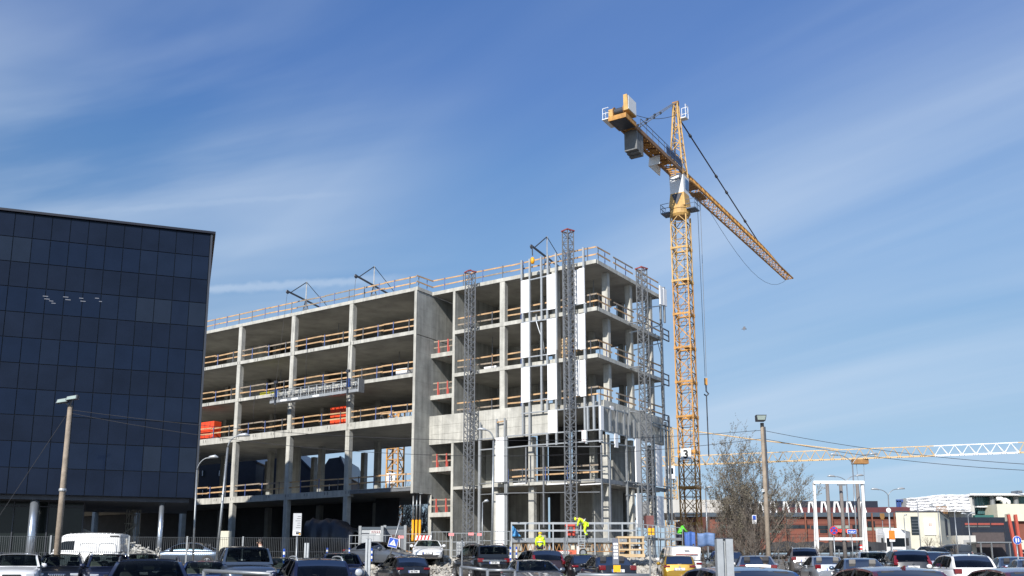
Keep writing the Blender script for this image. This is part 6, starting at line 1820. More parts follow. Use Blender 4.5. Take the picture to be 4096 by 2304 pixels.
p = gp(3708, 100); bare_tree(p, 3.6, .5, 4, 31, 'small bare street tree before the white poster', buds=False)
p = gp(3810, 100); bare_tree(p, 3.0, .6, 4, 33, 'small bare street tree right of the cream building', buds=False)
simple('hedge_bank', 'brown overgrown bank behind the site', 'bank', [(X(1500, 135), X(1760, 135), 135, 137, 1.5, 6.2)], mat('brown_scrub', (.10, .085, .055), .95, var=.6, scale=1.2, bump=1, bscale=4))

# gull
g = at(2977, 1315, 90)
t = thing('gull', g, 'lone gull gliding in the sky right of the big crane', 'bird')
MB().tube([g + Vector((.25, 0, -.04)), g + Vector((.12, 0, .0)), g + Vector((-.1, 0, 0)), g + Vector((-.3, 0, -.05))], [.02, .07, .07, .01], 8).build('body', mat('gull_grey', (.16, .16, .17), .7, var=0), t, smooth=True)
for s in (-1, 1):
    MB().prism([g + Vector((.1, 0, .03)), g + Vector((-.1, 0, .03)), g + Vector((-.1 + s * .08, s * .35, .28 if s > 0 else -.1)), g + Vector((.0 + s * .25, s * .75, .42 if s > 0 else -.42)), g + Vector((.14 + s * .1, s * .35, .26 if s > 0 else -.08))], (0, 0, .015)).build('wing', mat('gull_grey', (.16, .16, .17), .7, var=0), t)
# ------------------------------------------------------------------ cars
KIND = {   # L, W, H, nose z, cowl z, belt z, tail z, ws0, ws1, rr1, rr0, tyre r, roof half-width share
    'sedan': (4.70, 1.82, 1.45, .70, .98, .97, 1.02, 1.02, .25, -.95, -1.78, .32, .70),
    'coupe': (4.75, 1.86, 1.37, .68, .94, .93, .95, .85, .05, -.95, -2.0, .33, .68),
    'hatch': (4.20, 1.79, 1.48, .76, 1.0, .99, .98, 1.0, .28, -1.45, -1.98, .31, .71),
    'wagon': (4.75, 1.83, 1.50, .74, 1.0, 1.0, 1.0, 1.05, .30, -1.75, -2.25, .33, .72),
    'suv': (4.60, 1.87, 1.68, .95, 1.15, 1.13, 1.1, 1.05, .35, -1.60, -2.12, .37, .73),
    'offroader': (4.75, 1.92, 1.88, 1.05, 1.22, 1.20, 1.15, .95, .50, -1.95, -2.25, .40, .78),
    'mini': (4.05, 1.80, 1.58, .88, 1.08, 1.06, 1.02, .95, .35, -1.45, -1.9, .34, .73),
    'caddy': (4.45, 1.80, 1.85, .88, 1.12, 1.12, 1.0, 1.25, .45, -2.05, -2.18, .33, .83),
    'transit': (4.75, 1.95, 2.45, .95, 1.32, 1.30, 1.1, 1.70, .95, -2.2, -2.33, .34, .84),
}
def paint(name, col, metal=.35, rough=.28):
    m = mat('paint_' + name, col, rough, metal, var=.04, scale=.8, coat=1.0)
    return m
def dust(col): return tuple(c * .9 + .012 for c in col)
def car(name, label, kind, pm, u, v, D, th, scale=1.0, rails=None, antenna=False, tails='side', plate=None, lights='both', glass=True, roof=None, wheels=True, grille=M_BLACK, trim=None, dress=None, badge=None):
    L, Wd, H, nz_, cz, bz, tz, ws0, ws1, rr1, rr0, tr, rs = [q for q in KIND[kind]]
    # pull the depth a little so that the wheels stand on the ground
    best = None
    for k in range(-12, 13):
        d = D * (1 + k * .008); z = zat(v, d) - H * scale; e = abs(z - gz(X(u, d), d)) + abs(k) * .006
        if best is None or e < best[0]: best = (e, d, z)
    D, z0 = best[1], best[2]
    loc = Vector((X(u, D), D, z0))
    t = thing(name, loc, label, 'car' if kind not in ('transit', 'caddy') else 'van', None, rz=R(th))
    t.scale = (scale,) * 3
    hw = Wd / 2
    def bl(mb, nm, m, par=t, **k):
        return mb.build(nm, m, par, local=True, **k)
    # lower body, a loft of cross sections from nose to tail
    def zt(x):
        return lerp(x, (-L / 2, -L / 2 + .08, rr0 + .05, ws0, L / 2 - .35, L / 2 - .06, L / 2), (tz - .28, tz, bz, cz, nz_ + .06, nz_ - .06, nz_ - .25))
    def wf(x):
        e = L / 2 - abs(x)
        return hw * lerp(e, (0, .06, .2, .5, .9, 1.4), (.72, .82, .905, .965, .99, 1.0))
    def zl(x):
        return lerp(L / 2 - abs(x), (0, .1, .4), (.42, .26, .2))
    st = [-L / 2, -L / 2 + .03, -L / 2 + .08, -L / 2 + .16, -L / 2 + .3, -L / 2 + .5] + [-L / 2 + .5 + (L - 1) * i / 16 for i in range(1, 16)] + [L / 2 - .5, L / 2 - .35, L / 2 - .2, L / 2 - .1, L / 2 - .05, L / 2]
    rows = []
    for x in st:
        w, a, b = wf(x), zt(x), zl(x); h = a - b
        half = [(0, a + .02), (w * .45, a + .012), (w * .80, a - .004), (w * .93, a - .045), (w * .985, a - .13 * min(1, h)), (w, b + h * .58), (w * .985, b + h * .35), (w * .97, b + h * .16), (w * .9, b + .02), (0, b)]
        row = [(x, y, z) for y, z in half] + [(x, -y, z) for y, z in reversed(half[1:-1])]
        rows.append(row + [row[0]])
    mb = MB(); mb.grid(rows)
    for r in (rows[0], rows[-1]):
        n = len(mb.v); mb.v += [Vector(p) for p in r[:-1]]; mb.f.append(tuple(range(n, n + len(r) - 1)))
    # cabin
    hm = H - bz
    def zr(x):
        if x >= ws1: return lerp(x, (ws1, ws1 + .25, ws0), (H - .05, H - .16, cz))
        if x <= rr1: return lerp(x, (rr0, rr1 - .2, rr1), (bz - .01, H - .19 if kind not in ('caddy', 'transit', 'offroader') else H - .12, H - .065))
        c = (x - rr1) / (ws1 - rr1); return H - .065 * (1 - c) - .05 * c + .065 * math.sin(math.pi * c) ** .8
    def belt(x): return lerp(x, (rr0, ws0), (bz, cz)) - .03
    def wb(x): return wf(x) * .955 - .01
    def sec(x, s):                     # side point, s 0..1 from belt to roof edge
        h = zr(x) - belt(x); f = h / (H - bz)
        y = wb(x) - (wb(x) - hw * rs) * f * s ** 1.25
        return y, belt(x) + h * s * .93
    def topz(x, q):                    # roof/screen surface, q = -1..1 across
        h = zr(x) - belt(x); return belt(x) + h * (.93 + .07 * (1 - abs(q) ** 2.4))
    xs = [rr0, rr0 + .03, (rr0 * 2 + rr1) / 3, (rr0 + rr1 * 2) / 3, rr1, rr1 + .1] + [rr1 + .1 + (ws1 - rr1 - .2) * i / 8 for i in range(1, 8)] + [ws1 - .1, ws1, (ws1 * 2 + ws0) / 3, (ws1 + ws0 * 2) / 3, ws0 - .03, ws0]
    rows = []
    for x in xs:
        side = [sec(x, s) for s in (0, .25, .5, .75, .92, 1)]
        yt = side[-1][0]
        row = [(x, y, z) for y, z in side] + [(x, yt * q, topz(x, q)) for q in (.88, .6, .3, 0, -.3, -.6, -.88)] + [(x, -y, z) for y, z in reversed(side)]
        rows.append(row)
    xf, xr = (ws1 + ws0 * 2) / 3, (rr0 + rr1 * 2) / 3
    near = D < 90 and kind not in ('transit',)
    base = len(mb.v); wdt = len(rows[0])
    for r in rows: mb.v += [Vector(p) for p in r]
    for i in range(len(rows) - 1):
        xm_ = (xs[i] + xs[i + 1]) / 2
        for j in range(wdt - 1):
            side_open = (1 <= j <= 3 or wdt - 5 <= j <= wdt - 3) and xr < xm_ < xf and not (kind == 'caddy' and xm_ < ws1 - .7)
            top_open = 6 <= j <= wdt - 8 and (xm_ > ws1 or (xm_ < rr1 and kind != 'caddy')) and xs[i] >= rr0 + .02 and xs[i + 1] <= ws0 - .02
            if near and (side_open or top_open): continue
            a_ = base + i * wdt + j
            mb.f.append((a_, a_ + 1, a_ + wdt + 1, a_ + wdt))
    body = bl(mb, 'body', pm, smooth=True)
    if near:
        G1, G2 = M_CARGL, (M_CARGLD if kind in ('suv', 'offroader', 'wagon') else M_CARGL)
        bl(MB().box(rr0 + .1, ws0 - .12, -hw * .84, hw * .84, bz - .12, bz - .06), 'cabin_floor', M_CABIN)
        bl(MB().prism([(ws0 - .12, -hw * .8, cz - .07), (ws0 - .5, -hw * .8, cz - .02), (ws0 - .55, -hw * .8, cz - .12)], (0, hw * 1.6, 0)), 'dashboard', M_CABIN)
        sm_ = M_SEATL if len(name + label) % 3 == 0 else M_SEATD
        for xs_ in (ws1 - .75, (rr1 + ws1) / 2 - .75):
            if xs_ < rr1 - .3: continue
            for sy in (-1, 1):
                b_ = MB(); yc = sy * hw * .43; hh = H - bz
                b_.hexa([(xs_ - .06, yc - .24, bz - .1), (xs_ + .08, yc - .24, bz - .1), (xs_ + .08, yc + .24, bz - .1), (xs_ - .06, yc + .24, bz - .1), (xs_ - .16, yc - .2, bz + hh * .42), (xs_ - .06, yc - .2, bz + hh * .42), (xs_ - .06, yc + .2, bz + hh * .42), (xs_ - .16, yc + .2, bz + hh * .42)])
                st_ = bl(b_, 'seat', sm_, bevel=.04)
                bl(MB().box(xs_ - .18, xs_ - .09, yc - .13, yc + .13, bz + hh * .46, bz + hh * .46 + .19), 'headrest', sm_, par=st_, bevel=.03)
        bl(MB().tube([(ws0 - .62 + .0, hw * .43 + .18 * math.cos(q * .5236), cz - .02 + .16 * math.sin(q * .5236)) for q in range(13)], .016, 5), 'steering_wheel', M_BLACK)
        bl(MB().box(ws1 + .12, ws1 + .16, -.11, .11, H - .24, H - .17), 'inner_mirror', M_BLACK)
        for sgn in (-1, 1):                # dark pillars between the side panes
            for x_ in [(ws1 + rr1) / 2 + .05] + ([(ws1 + rr1) / 2 - .82] if rr1 < -1.3 else []):
                q_ = [sec(x_, s_) for s_ in (.05, .4, .7, .95)]
                m2 = MB()
                for k_ in range(3): m2.bar((x_, sgn * (q_[k_][0] - .005), q_[k_][1]), (x_, sgn * (q_[k_ + 1][0] - .005), q_[k_ + 1][1]), .10, .03, up=(0, 1, 0))
                bl(m2, 'pillar_trim', M_BLACK)
    else: G1 = G2 = M_GLASSD
    ws_mod = body.modifiers.new('edge', 'EDGE_SPLIT'); ws_mod.split_angle = R(48)
    g = .010
    def screen(x0, x1, name, n=6, m=None, inset=.90):
        m = m or G1
        rows = []
        for i in range(n + 1):
            x = x0 + (x1 - x0) * i / n; yt = sec(x, 1)[0] * inset
            sl = (zr(x + .02) - zr(x - .02)) / .04
            nx, nzv = -sl / math.hypot(1, sl), 1 / math.hypot(1, sl)
            rows.append([(x + nx * g, yt * q, topz(x, q * inset) + nzv * g) for q in (-1, -.6, -.2, .2, .6, 1)])
        return bl(MB().grid(rows), name, m, smooth=True, fixn=False)
    van = kind in ('caddy', 'transit')
    screen(ws0 - .05, ws1 + .02, 'windscreen')
    if not van:
        screen(rr0 + .04, rr1 - .02, 'rear_window', inset=.89, m=G2)
    elif kind == 'caddy':
        pass
    def sidewin(x0, x1, sgn, s0=.14, s1=.93):
        rows = []; n = 7
        for i in range(n + 1):
            x = x0 + (x1 - x0) * i / n; r = []
            for s in (0, .33, .66, 1):
                y, z = sec(x, s0 + (s1 - s0) * s)
                r.append((x, sgn * (y + g * .8), z))
            rows.append(r)
        return bl(MB().grid(rows), 'side_window', G1 if x1 > mid else G2, smooth=True, fixn=False)
    mid = (ws1 + rr1) / 2 + .05
    for sgn in (-1, 1):
        if kind == 'transit': sidewin(ws1 - .55, xf, sgn, .08, .60)
        elif kind == 'caddy': sidewin(ws1 - .7, xf, sgn, .08, .80)
        else:
            sidewin(mid + .05, xf, sgn); sidewin(mid - .85 if rr1 < -1.3 else xr, mid - .05, sgn)
            if rr1 < -1.3: sidewin(xr, mid - .92, sgn)
    # lamps
    def patch(x0, y0, y1, z0, z1, out, m, nm):
        b = MB(); s = 1 if out > 0 else -1
        b.hexa([(x0, y0, z0), (x0, y1, z0), (x0 + out, y1 * .985, z0 + .01), (x0 + out, y0, z0 + .01), (x0, y0, z1), (x0, y1, z1), (x0 + out, y1 * .985, z1 - .02), (x0 + out, y0, z1 - .02)])
        return bl(b, nm, m, bevel=.025)
    for sgn in (-1, 1):
        xf = L / 2 - .2; yo = wf(xf + .1) * 1.005
        if kind == 'mini':
            bl(MB().lathe((L / 2 - .12, sgn * hw * .66, nz_ - .10), [(.15, 0), (.15, .1), (.11, .14)], 16, axis=(1, 0, 0)), 'headlight', M_HEAD, smooth=True)
        else:
            patch(xf, sgn * yo * .60, sgn * yo, nz_ - .19, nz_ - .05, .17, M_HEAD, 'headlight')
        xb = -L / 2 + .2; yb = wf(xb - .1)
        if tails == 'tall':
            zb0, zb1 = tz - .12, H - .28
            b = MB(); rows = []
            for i in range(7):
                z = zb0 + (zb1 - zb0) * i / 6; x = -L / 2 - .01 if z < bz else rr0 + (rr1 - rr0) * (z - bz) / (H - bz) * .85 - .045
                y = yb * 1.0 if z < bz else (wb(rr0) - (wb(rr0) - hw * rs) * (z - bz) / (H - bz)) * .99
                rows.append([(x + .1, sgn * (y + .012), z), (x - .005, sgn * (y - .02), z), (x - .012, sgn * (y - (.16 if z < bz + .1 else .09)), z)])
            bl(MB().grid(rows), 'taillight', M_TAIL, fixn=False, smooth=True)
        elif tails == 'big':
            patch(xb, sgn * yb * .66, sgn * yb * 1.02, tz - .2, tz + .02, -.203, M_TAIL, 'taillight')
        else:
            patch(xb, sgn * yb * .62, sgn * yb * 1.03, tz - .14, tz - .01, -.203, M_TAIL, 'taillight')
        # door mirror
        xm = ws0 - .38; ym = wb(xm) + .10
        b = MB().lathe((xm, sgn * ym, cz + .05), [(.03, -.07), (.085, -.04), (.095, .02), (.07, .06), (.02, .075)], 10, axis=(1, 0, 0))
        for p in b.v: p.y = sgn * ym + (p.y - sgn * ym) * 1.25
        bl(b, 'mirror', trim or pm, smooth=True)
        # handles / wheels
        bl(MB().bar((mid - .35, sgn * (hw + .004), bz - .14), (mid - .16, sgn * (hw + .004), bz - .14), .02, .025), 'door_handle', pm)
        if wheels:
            for xw in (L / 2 - .82, -L / 2 + .85):
                yw = sgn * (hw - .085)
                w = bl(MB().lathe((xw, yw, tr), [(tr * .62, -.10), (tr * .93, -.105), (tr, -.07), (tr, .07), (tr * .93, .105), (tr * .62, .10)], 24, axis=(0, 1, 0)), 'wheel', M_RUBBER, smooth=True)
                rb = MB().lathe((xw, yw + sgn * .085, tr), [(tr * .66, -.03), (tr * .66, .02), (tr * .6, .03), (tr * .56, .005)], 20, axis=(0, 1, 0))
                for k in range(5):
                    a = k * 2 * math.pi / 5 + .3; c, s = math.cos(a), math.sin(a)
                    rb.bar((xw + c * tr * .1, yw + sgn * .105, tr + s * tr * .1), (xw + c * tr * .6, yw + sgn * .105, tr + s * tr * .6), .055, .03, up=(0, 1, 0))
                bl(rb, 'rim', M_RIM, par=w)
                ar = MB().lathe((xw, sgn * (hw - .012), tr + .02), [(tr * 1.14, 0), (tr * 1.14, .018)], 24, axis=(0, sgn, 0))
                bl(ar, 'wheel_arch', M_BLACK)
    # grille, plates, bumpers
    gb = MB().box(L / 2 - .1, L / 2 + .012, -hw * .34, hw * .34, nz_ - .27, nz_ - .09)
    gr = bl(gb, 'grille', grille, bevel=.02)
    if grille is not M_BLACK:
        b = MB()
        for k in range(8): b.box(L / 2 + .01, L / 2 + .03, -hw * .34 + hw * .68 * k / 8 + .015, -hw * .34 + hw * .68 * (k + 1) / 8 - .02, nz_ - .25, nz_ - .11)
        bl(b, 'grille_slot', M_BLACK, par=gr)
    bl(MB().box(L / 2 - .12, L / 2 + .008, -hw * .62, hw * .62, .28, .42), 'air_intake', M_BLACK, bevel=.02)
    for xx, s in ((L / 2 + .02, 1), (-L / 2 - .015, -1)):
        zz = .47 if s > 0 else (tz - .27 if kind in ('hatch', 'suv', 'offroader', 'wagon', 'sedan', 'mini') else .6)
        pl = bl(MB().box(min(xx, xx - s * .06), max(xx, xx - s * .06), -.26, .26, zz, zz + .115), 'number_plate', M_PLATE)
        bl(MB().box(xx - .001 if s > 0 else xx - .006, xx + .006 if s > 0 else xx + .001, -.26 if s > 0 else .22, -.22 if s > 0 else .26, zz, zz + .115), 'country_band', M_SBLUE, par=pl)
        if plate and ((plate[1] == 'r') == (s < 0)):
            o = text('lettering', plate[0], M_BLACK, (0, 0, 0), (0, -1, 0) if s < 0 else (0, 1, 0), (0, 0, 1), .075, None, align='CENTER', xs=.85)
            o.parent = pl; o.location = (xx + s * .004, 0, zz + .022)
    bl(MB().box(-L / 2 - .008, -L / 2 + .08, -hw * .7, hw * .7, .3, .42), 'bumper_insert', M_BLACK, bevel=.02)
    bd = MB().lathe((-L / 2 - .004, 0, tz - .12), [(.05, 0), (.045, -.012)], 14, axis=(1, 0, 0))
    bl(bd, 'badge', M_CHROME)
    if rails:
        for sgn in (-1, 1):
            yy = sgn * (hw * rs - .05); pts = []
            for i in range(9):
                s = i / 8; x = rr1 + .05 + (ws1 - rr1 - .15) * s
                pts.append((x, yy, topz(x, .9) + (.065 if 0 < i < 8 else -.01)))
            bl(MB().tube(pts, .022, 6), 'roof_rail', rails, smooth=True)
    if antenna:
        x = rr1 + .22
        bl(MB().prism([(x + .14, -.02, topz(x, 0)), (x - .1, -.02, topz(x, 0) - .01), (x - .09, -.02, topz(x, 0) + .055)], (0, .03, 0)), 'antenna', pm if antenna == 'paint' else M_BLACK)
    bl(MB().bar((rr0 + .1, -.1, bz + .10 * (hm)), (rr0 + .18, .32, bz + .22 * hm), .018), 'rear_wiper', M_BLACK) if kind in ('hatch', 'suv', 'wagon', 'offroader', 'mini') else None
    # seats and dark interior show as the dark glass; stickers below
    if dress: dress(t, bl, locals())
    return t
P_WHITE = paint('white', (.74, .74, .74), 0, .3); P_BLACK = paint('black', (.010, .010, .012), .2); P_NAVY = paint('navy', (.012, .016, .045), .4)
P_SILV = paint('silver', (.40, .42, .45), .7, .3); P_GREY = paint('grey', (.14, .155, .18), .6, .3); P_BLUE = paint('blue', (.02, .065, .19), .4); P_BLUE2 = paint('mid_blue', (.025, .05, .15), .4)
P_GOLD = paint('gold', (.32, .19, .012), .4, .35); P_RED = paint('dark_red', (.13, .008, .018), .5, .25); P_BROWN = paint('brown_black', (.045, .025, .026), .4)
P_TAUPE = paint('taupe', (.17, .155, .15), .6); P_BG = paint('blue_grey', (.10, .14, .21), .6); P_STEEL = paint('steel_blue', (.075, .10, .14), .6); P_DKG = paint('dark_grey', (.045, .05, .06), .5)
def sill_line(t, bl, e):               # caddy tailgate: ribbed panel with print
    L, hw, H = e['L'], e['hw'], e['H']; x = -L / 2 - .02
    o = bl(MB().box(x - .008, x + .01, -hw * .62, hw * .62, 1.36, 1.40), 'print_band', mat('brown_red_print', (.25, .06, .05), .5, var=0))
    b = MB()
    for s in (-1, 1):
        for k in range(4): b.box(x - .006, x + .01, min(s * .08, s * (.08 + .42 - .05 * k)), max(s * .08, s * (.08 + .42 - .05 * k)), 1.29 - k * .07, 1.305 - k * .07)
    bl(b, 'print_lines', mat('print_grey', (.45, .42, .42), .5, var=0))
    bl(MB().box(x - .03, x + .02, -.12, .12, 1.58, 1.61), 'brake_lamp', M_DKST)
def van_side(t, bl, e):
    hw = e['hw']
    for x0, x1 in ((-.95, .05), (-2.1, -1.1)):
        for s in (-1, 1):
            pts = []
            for k in range(25):
                a = 2 * math.pi * k / 24; cx, cz_ = (x0 + x1) / 2, 1.48
                px = cx + (x1 - x0) / 2 * max(-1, min(1, 1.25 * math.cos(a))); pz = cz_ + .32 * max(-1, min(1, 1.25 * math.sin(a)))
                pts.append((px, s * (hw * .945 - (pz - 1.3) * .06 + .012), pz))
            bl(MB().tube(pts, .018, 5), 'panel_pressing', P_WHITE)
    for s in (-1, 1):
        bl(MB().bar((-2.1, s * (hw + .0), 1.12), (.3, s * (hw + .0), 1.12), .02, .03), 'side_rib', P_WHITE)
        bl(MB().box(-2.25, -1.7, s * hw * .86 - .02, s * hw * .86 + .02, 2.16, 2.26), 'side_badge', M_BLACK)
        b = MB()
        for k in range(12): b.bar((.7 - k * .24, s * hw * .845, 2.28), (.7 - k * .24, s * hw * .82, 2.385), .02)
        bl(b, 'roof_rib', P_WHITE)
C = car
C('white_off_roader', 'white off-roader facing the viewer at the left edge', 'suv', P_WHITE, 82, 2213, 38, -67, rails=M_DKST)
C('parked_car', 'black off-roader with a slotted chrome grille beside the white one', 'suv', P_BLACK, 256, 2215, 42, -68, grille=M_CHROME, rails=M_DKST)
C('parked_car', 'navy off-roader with bright silver roof rails, right of the timber pole', 'suv', P_NAVY, 440, 2215, 38.5, -62, rails=M_CHROME)
C('parked_car', 'dark saloon half hidden behind the navy off-roader', 'sedan', P_DKG, 575, 2214, 41.5, -68)
C('parked_car', 'close navy estate car with roof rails and a light screen edge', 'wagon', P_NAVY, 604, 2234, 21, -69, rails=M_DKST)
C('parked_car', 'small blue hatchback between the navy estate and the boxy off-roader', 'hatch', P_BLUE2, 826, 2242, 34, -72)
C('parked_car', 'silver grey saloon standing sideways behind the mesh fence', 'sedan', P_STEEL, 752, 2170, 53, 180)
C('parked_car', 'boxy blue grey off-roader facing the viewer', 'offroader', P_STEEL, 985, 2184, 35, -68, trim=M_BLACK)
C('parked_car', 'close dark navy off-roader with arched silver roof rails and rear wiper', 'suv', P_NAVY, 1250, 2232, 26, 111, scale=.93, rails=M_GALVL, antenna=True)
C('parked_car', 'dark crossover with a round headlamp on the bank edge', 'mini', P_NAVY, 1366, 2210, 39, -76)
C('parked_car', 'black hatchback hidden between boxy off-roader and close navy one', 'hatch', P_BLACK, 1120, 2228, 39, -75)
C('parked_car', 'grey saloon on the bank in front of the containers', 'sedan', P_GREY, 1526, 2166, 62, -32)
C('parked_car', 'white coupe on the bank facing the viewer', 'coupe', P_WHITE, 1712, 2159, 62, -85, plate=('198 BKX', 'f'))
C('parked_car', 'black estate car with red lamps below the white coupe', 'wagon', P_BLACK, 1611, 2226, 46, 110, plate=('885 TMB', 'r'))
C('parked_car', 'tall black off-roader with chrome tailgate bar and spare number plate', 'offroader', P_BLACK, 1922, 2178, 49, 109, rails=M_DKST, tails='big', plate=('477 BPL', 'r'),
  dress=lambda t, bl, e: bl(MB().box(-e['L'] / 2 - .03, -e['L'] / 2, -.62, .62, 1.0, 1.08), 'chrome_bar', M_CHROME))
C('parked_car', 'dark brown crossover with tall red lamps behind the grey coupe', 'suv', P_BROWN, 2150, 2200, 51, 103, tails='tall')
C('parked_car', 'dark grey four-door coupe showing its windscreen, left of the marker sign', 'coupe', P_GREY, 2134, 2238, 35.5, -78)
C('parked_car', 'black saloon with wide red lamps behind the marker sign', 'sedan', P_BLACK, 2424, 2222, 41, 96, tails='big', plate=('815 TKE', 'r'))
C('parked_car', 'black hatchback partly hidden by the black saloon', 'hatch', P_BLACK, 2318, 2217, 46.5, 97)
C('parked_car', 'golden yellow hatchback in front of the white delivery van', 'hatch', P_GOLD, 2706, 2220, 54, 83, plate=('902 BJH', 'r'))
C('delivery_van', 'white delivery van with printed tailgate behind the golden hatchback', 'caddy', P_WHITE, 2711, 2184, 51, 91, dress=sill_line)
C('parked_car', 'close bright blue hatchback behind the broad galvanised post', 'hatch', P_BLUE, 2905, 2266, 16.5, 95)
C('parked_car', 'silver saloon with red lamps right of the broad galvanised post', 'sedan', P_SILV, 3014, 2221, 42, 79, tails='big', antenna=True)
C('parked_car', 'dark grey hatchback hidden behind the broad galvanised post', 'hatch', P_DKG, 2895, 2203, 48, 85)
C('parked_car', 'taupe crossover with roof rails near the timber pole foot', 'suv', P_TAUPE, 3203, 2191, 58, 78, rails=M_GALVL, tails='big', plate=('744 BVS', 'r'))
C('parked_car', 'silver saloon with tall dark rear window below the white frame', 'sedan', P_SILV, 3285, 2224, 47, 82, tails='big')
C('parked_car', 'blue grey saloon with light headrests, right of the silver one', 'sedan', P_BG, 3422, 2232, 40, 79)
C('parked_car', 'close dark red car with a fin antenna, below the white frame', 'hatch', P_RED, 3500, 2267, 19, 90, antenna='paint', rails=None)
C('parked_car', 'black crossover with tall red lamps before the white lorry', 'suv', P_BLACK, 3612, 2200, 44.5, 76, tails='tall', plate=('512 TMG', 'r'))
C('parked_car', 'pale silver crossover facing the viewer behind the black crossover', 'suv', P_SILV, 3484, 2206, 52, -103, rails=M_GALVL)
C('parked_car', 'navy hatchback peeping out between black and white crossover', 'hatch', P_NAVY, 3712, 2207, 50, 72)
C('parked_car', 'white crossover with dark rear window and red lamps', 'suv', P_WHITE, 3826, 2218, 37, 80, scale=.95, tails='big', rails=M_DKST, antenna='paint')
C('parked_car', 'close dark red car with a red fin, bottom right corner', 'hatch', P_RED, 4030, 2271, 19, 83, antenna='paint')
C('parked_car', 'blue grey saloon right of the white crossover', 'sedan', P_BG, 4034, 2227, 46, 72)
C('parked_car', 'blue grey saloon cut by the right picture edge', 'sedan', P_STEEL, 4110, 2236, 41, 72)
C('far_car', 'small white saloon far off before the navy hall', 'sedan', P_WHITE, 3959, 2190, 165, -82)
C('far_car', 'small red saloon far off before the navy hall', 'sedan', P_RED, 4018, 2194, 160, -80)
C('far_car', 'small dark car far off beside the footpath sign', 'sedan', P_DKG, 4072, 2196, 158, -80)
C('far_car', 'white car parked before the cream building', 'sedan', P_WHITE, 3705, 2184, 100, -130)
C('far_car', 'dark car parked before the cream building corner', 'hatch', P_BLACK, 3742, 2188, 98, -95)
C('delivery_van', 'grey van parked at the shaded side of the cream building', 'caddy', P_DKG, 3790, 2177, 101, 170)
C('delivery_van', 'white panel van standing sideways behind the fence on the left', 'transit', P_WHITE, 352, 2131, 49, 181, scale=.88, dress=van_side)

def lorry():
    D = 96; x = X(3582, D); z = gz(x, D)
    t = thing('white_lorry', (x, D, z), 'white lorry with dark windscreen and pale tarpaulin trailer before the mall', 'lorry')
    s = D / 3779 * 82 / 2; zt = zat(2112, D)
    q = lambda a: z + (zt - z) * a
    MB().box(x - s, x + s, D, D + 2.2, q(.13), q(.86)).build('cab', M_WPAINT, t, bevel=.12)
    MB().hexa([(x - s * .95, D + .25, q(.86)), (x + s * .95, D + .25, q(.86)), (x + s * .95, D + 2.2, q(.86)), (x - s * .95, D + 2.2, q(.86)), (x - s * .85, D + 1.0, q(1)), (x + s * .85, D + 1.0, q(1)), (x + s * .85, D + 2.2, q(1)), (x - s * .85, D + 2.2, q(1))]).build('wind_deflector', M_WPAINT, t)
    MB().box(x - s * .9, x + s * .9, D - .03, D + .1, q(.47), q(.72)).build('windscreen', M_GLASSD, t, bevel=.04)
    g = MB().box(x - s * .6, x + s * .6, D - .04, D + .05, q(.2), q(.40)).build('grille', M_DKST, t)
    mb = MB()
    for k in range(4): mb.box(x - s * .58, x + s * .58, D - .07, D - .03, q(.22 + k * .045), q(.245 + k * .045))
    mb.build('grille_bar', M_WPAINT, g)
    for d in (-1, 1):
        MB().box(x + d * s * .8 - .2, x + d * s * .8 + .2, D - .05, D + .1, q(.15), q(.21)).build('headlight', M_HEAD, t)
        MB().box(x + d * (s + .22) - .12, x + d * (s + .22) + .12, D + .1, D + .25, q(.5), q(.72)).build('mirror', M_BLACK, t)
        MB().lathe((x + d * s * .85, D + .9, z + .5), [(.5, -.15), (.52, 0), (.5, .15)], 20, axis=(1, 0, 0)).build('wheel', M_RUBBER, t)
    MB().hexa([(x - s + .1, D + 2.7, q(.25)), (x + s + .3, D + 2.7, q(.25)), (x + s + 5.6, D + 12, q(.25)), (x - s + 5.4, D + 12, q(.25)), (x - s + .1, D + 2.7, q(1.02)), (x + s + .3, D + 2.7, q(1.02)), (x + s + 5.6, D + 12, q(1.02)), (x - s + 5.4, D + 12, q(1.02))]).build('trailer', mat('trailer_tarp', (.5, .5, .5), .6, var=.12), t)
lorry()

# ------------------------------------------------------------------ people
def skin_mesh(name, verts, edges, m, parent, root=0, sub=2):
    me = bpy.data.meshes.new(name); me.from_pydata([v[:3] for v in verts], edges, [])
    o = bpy.data.objects.new(name, me); COL.objects.link(o); o.parent = parent
    sk = o.modifiers.new('skin', 'SKIN'); sk.use_smooth_shade = True
    lay = me.skin_vertices[0].data if me.skin_vertices else None
    if lay is None:
        bm = bmesh.new(); bm.from_mesh(me); bm.verts.layers.skin.verify(); bm.to_mesh(me); bm.free(); lay = me.skin_vertices[0].data
    for i, v in enumerate(verts):
        r = v[3]; lay[i].radius = r if isinstance(r, tuple) else (r, r); lay[i].use_root = (i == root)
    sb = o.modifiers.new('sub', 'SUBSURF'); sb.levels = sub; sb.render_levels = sub
    me.materials.append(m)
    return o
def glove(parent, wrist, d, palm_n, m, side=1):
    d = Vector(d).normalized(); n = Vector(palm_n).normalized(); s = d.cross(n).normalized() * side; w = Vector(wrist)
    mb = MB().tube([w, w + d * .045, w + d * .095], [.028, .04, .036], 10)
    for k, (o, l) in enumerate(((-.03, .062), (-.01, .072), (.011, .068), (.03, .052))):
        b = w + d * .09 + s * o
        mb.tube([b, b + d * l * .5 + n * .006, b + d * l * .85 + n * .022, b + d * l + n * .034], [.0105, .010, .009, .007], 6)
    b = w + d * .03 - s * .035
    mb.tube([b, b + d * .03 - s * .022 + n * .01, b + d * .062 - s * .022 + n * .025], [.012, .011, .008], 6)
    return mb.build('hand', m, parent, local=True, smooth=True)
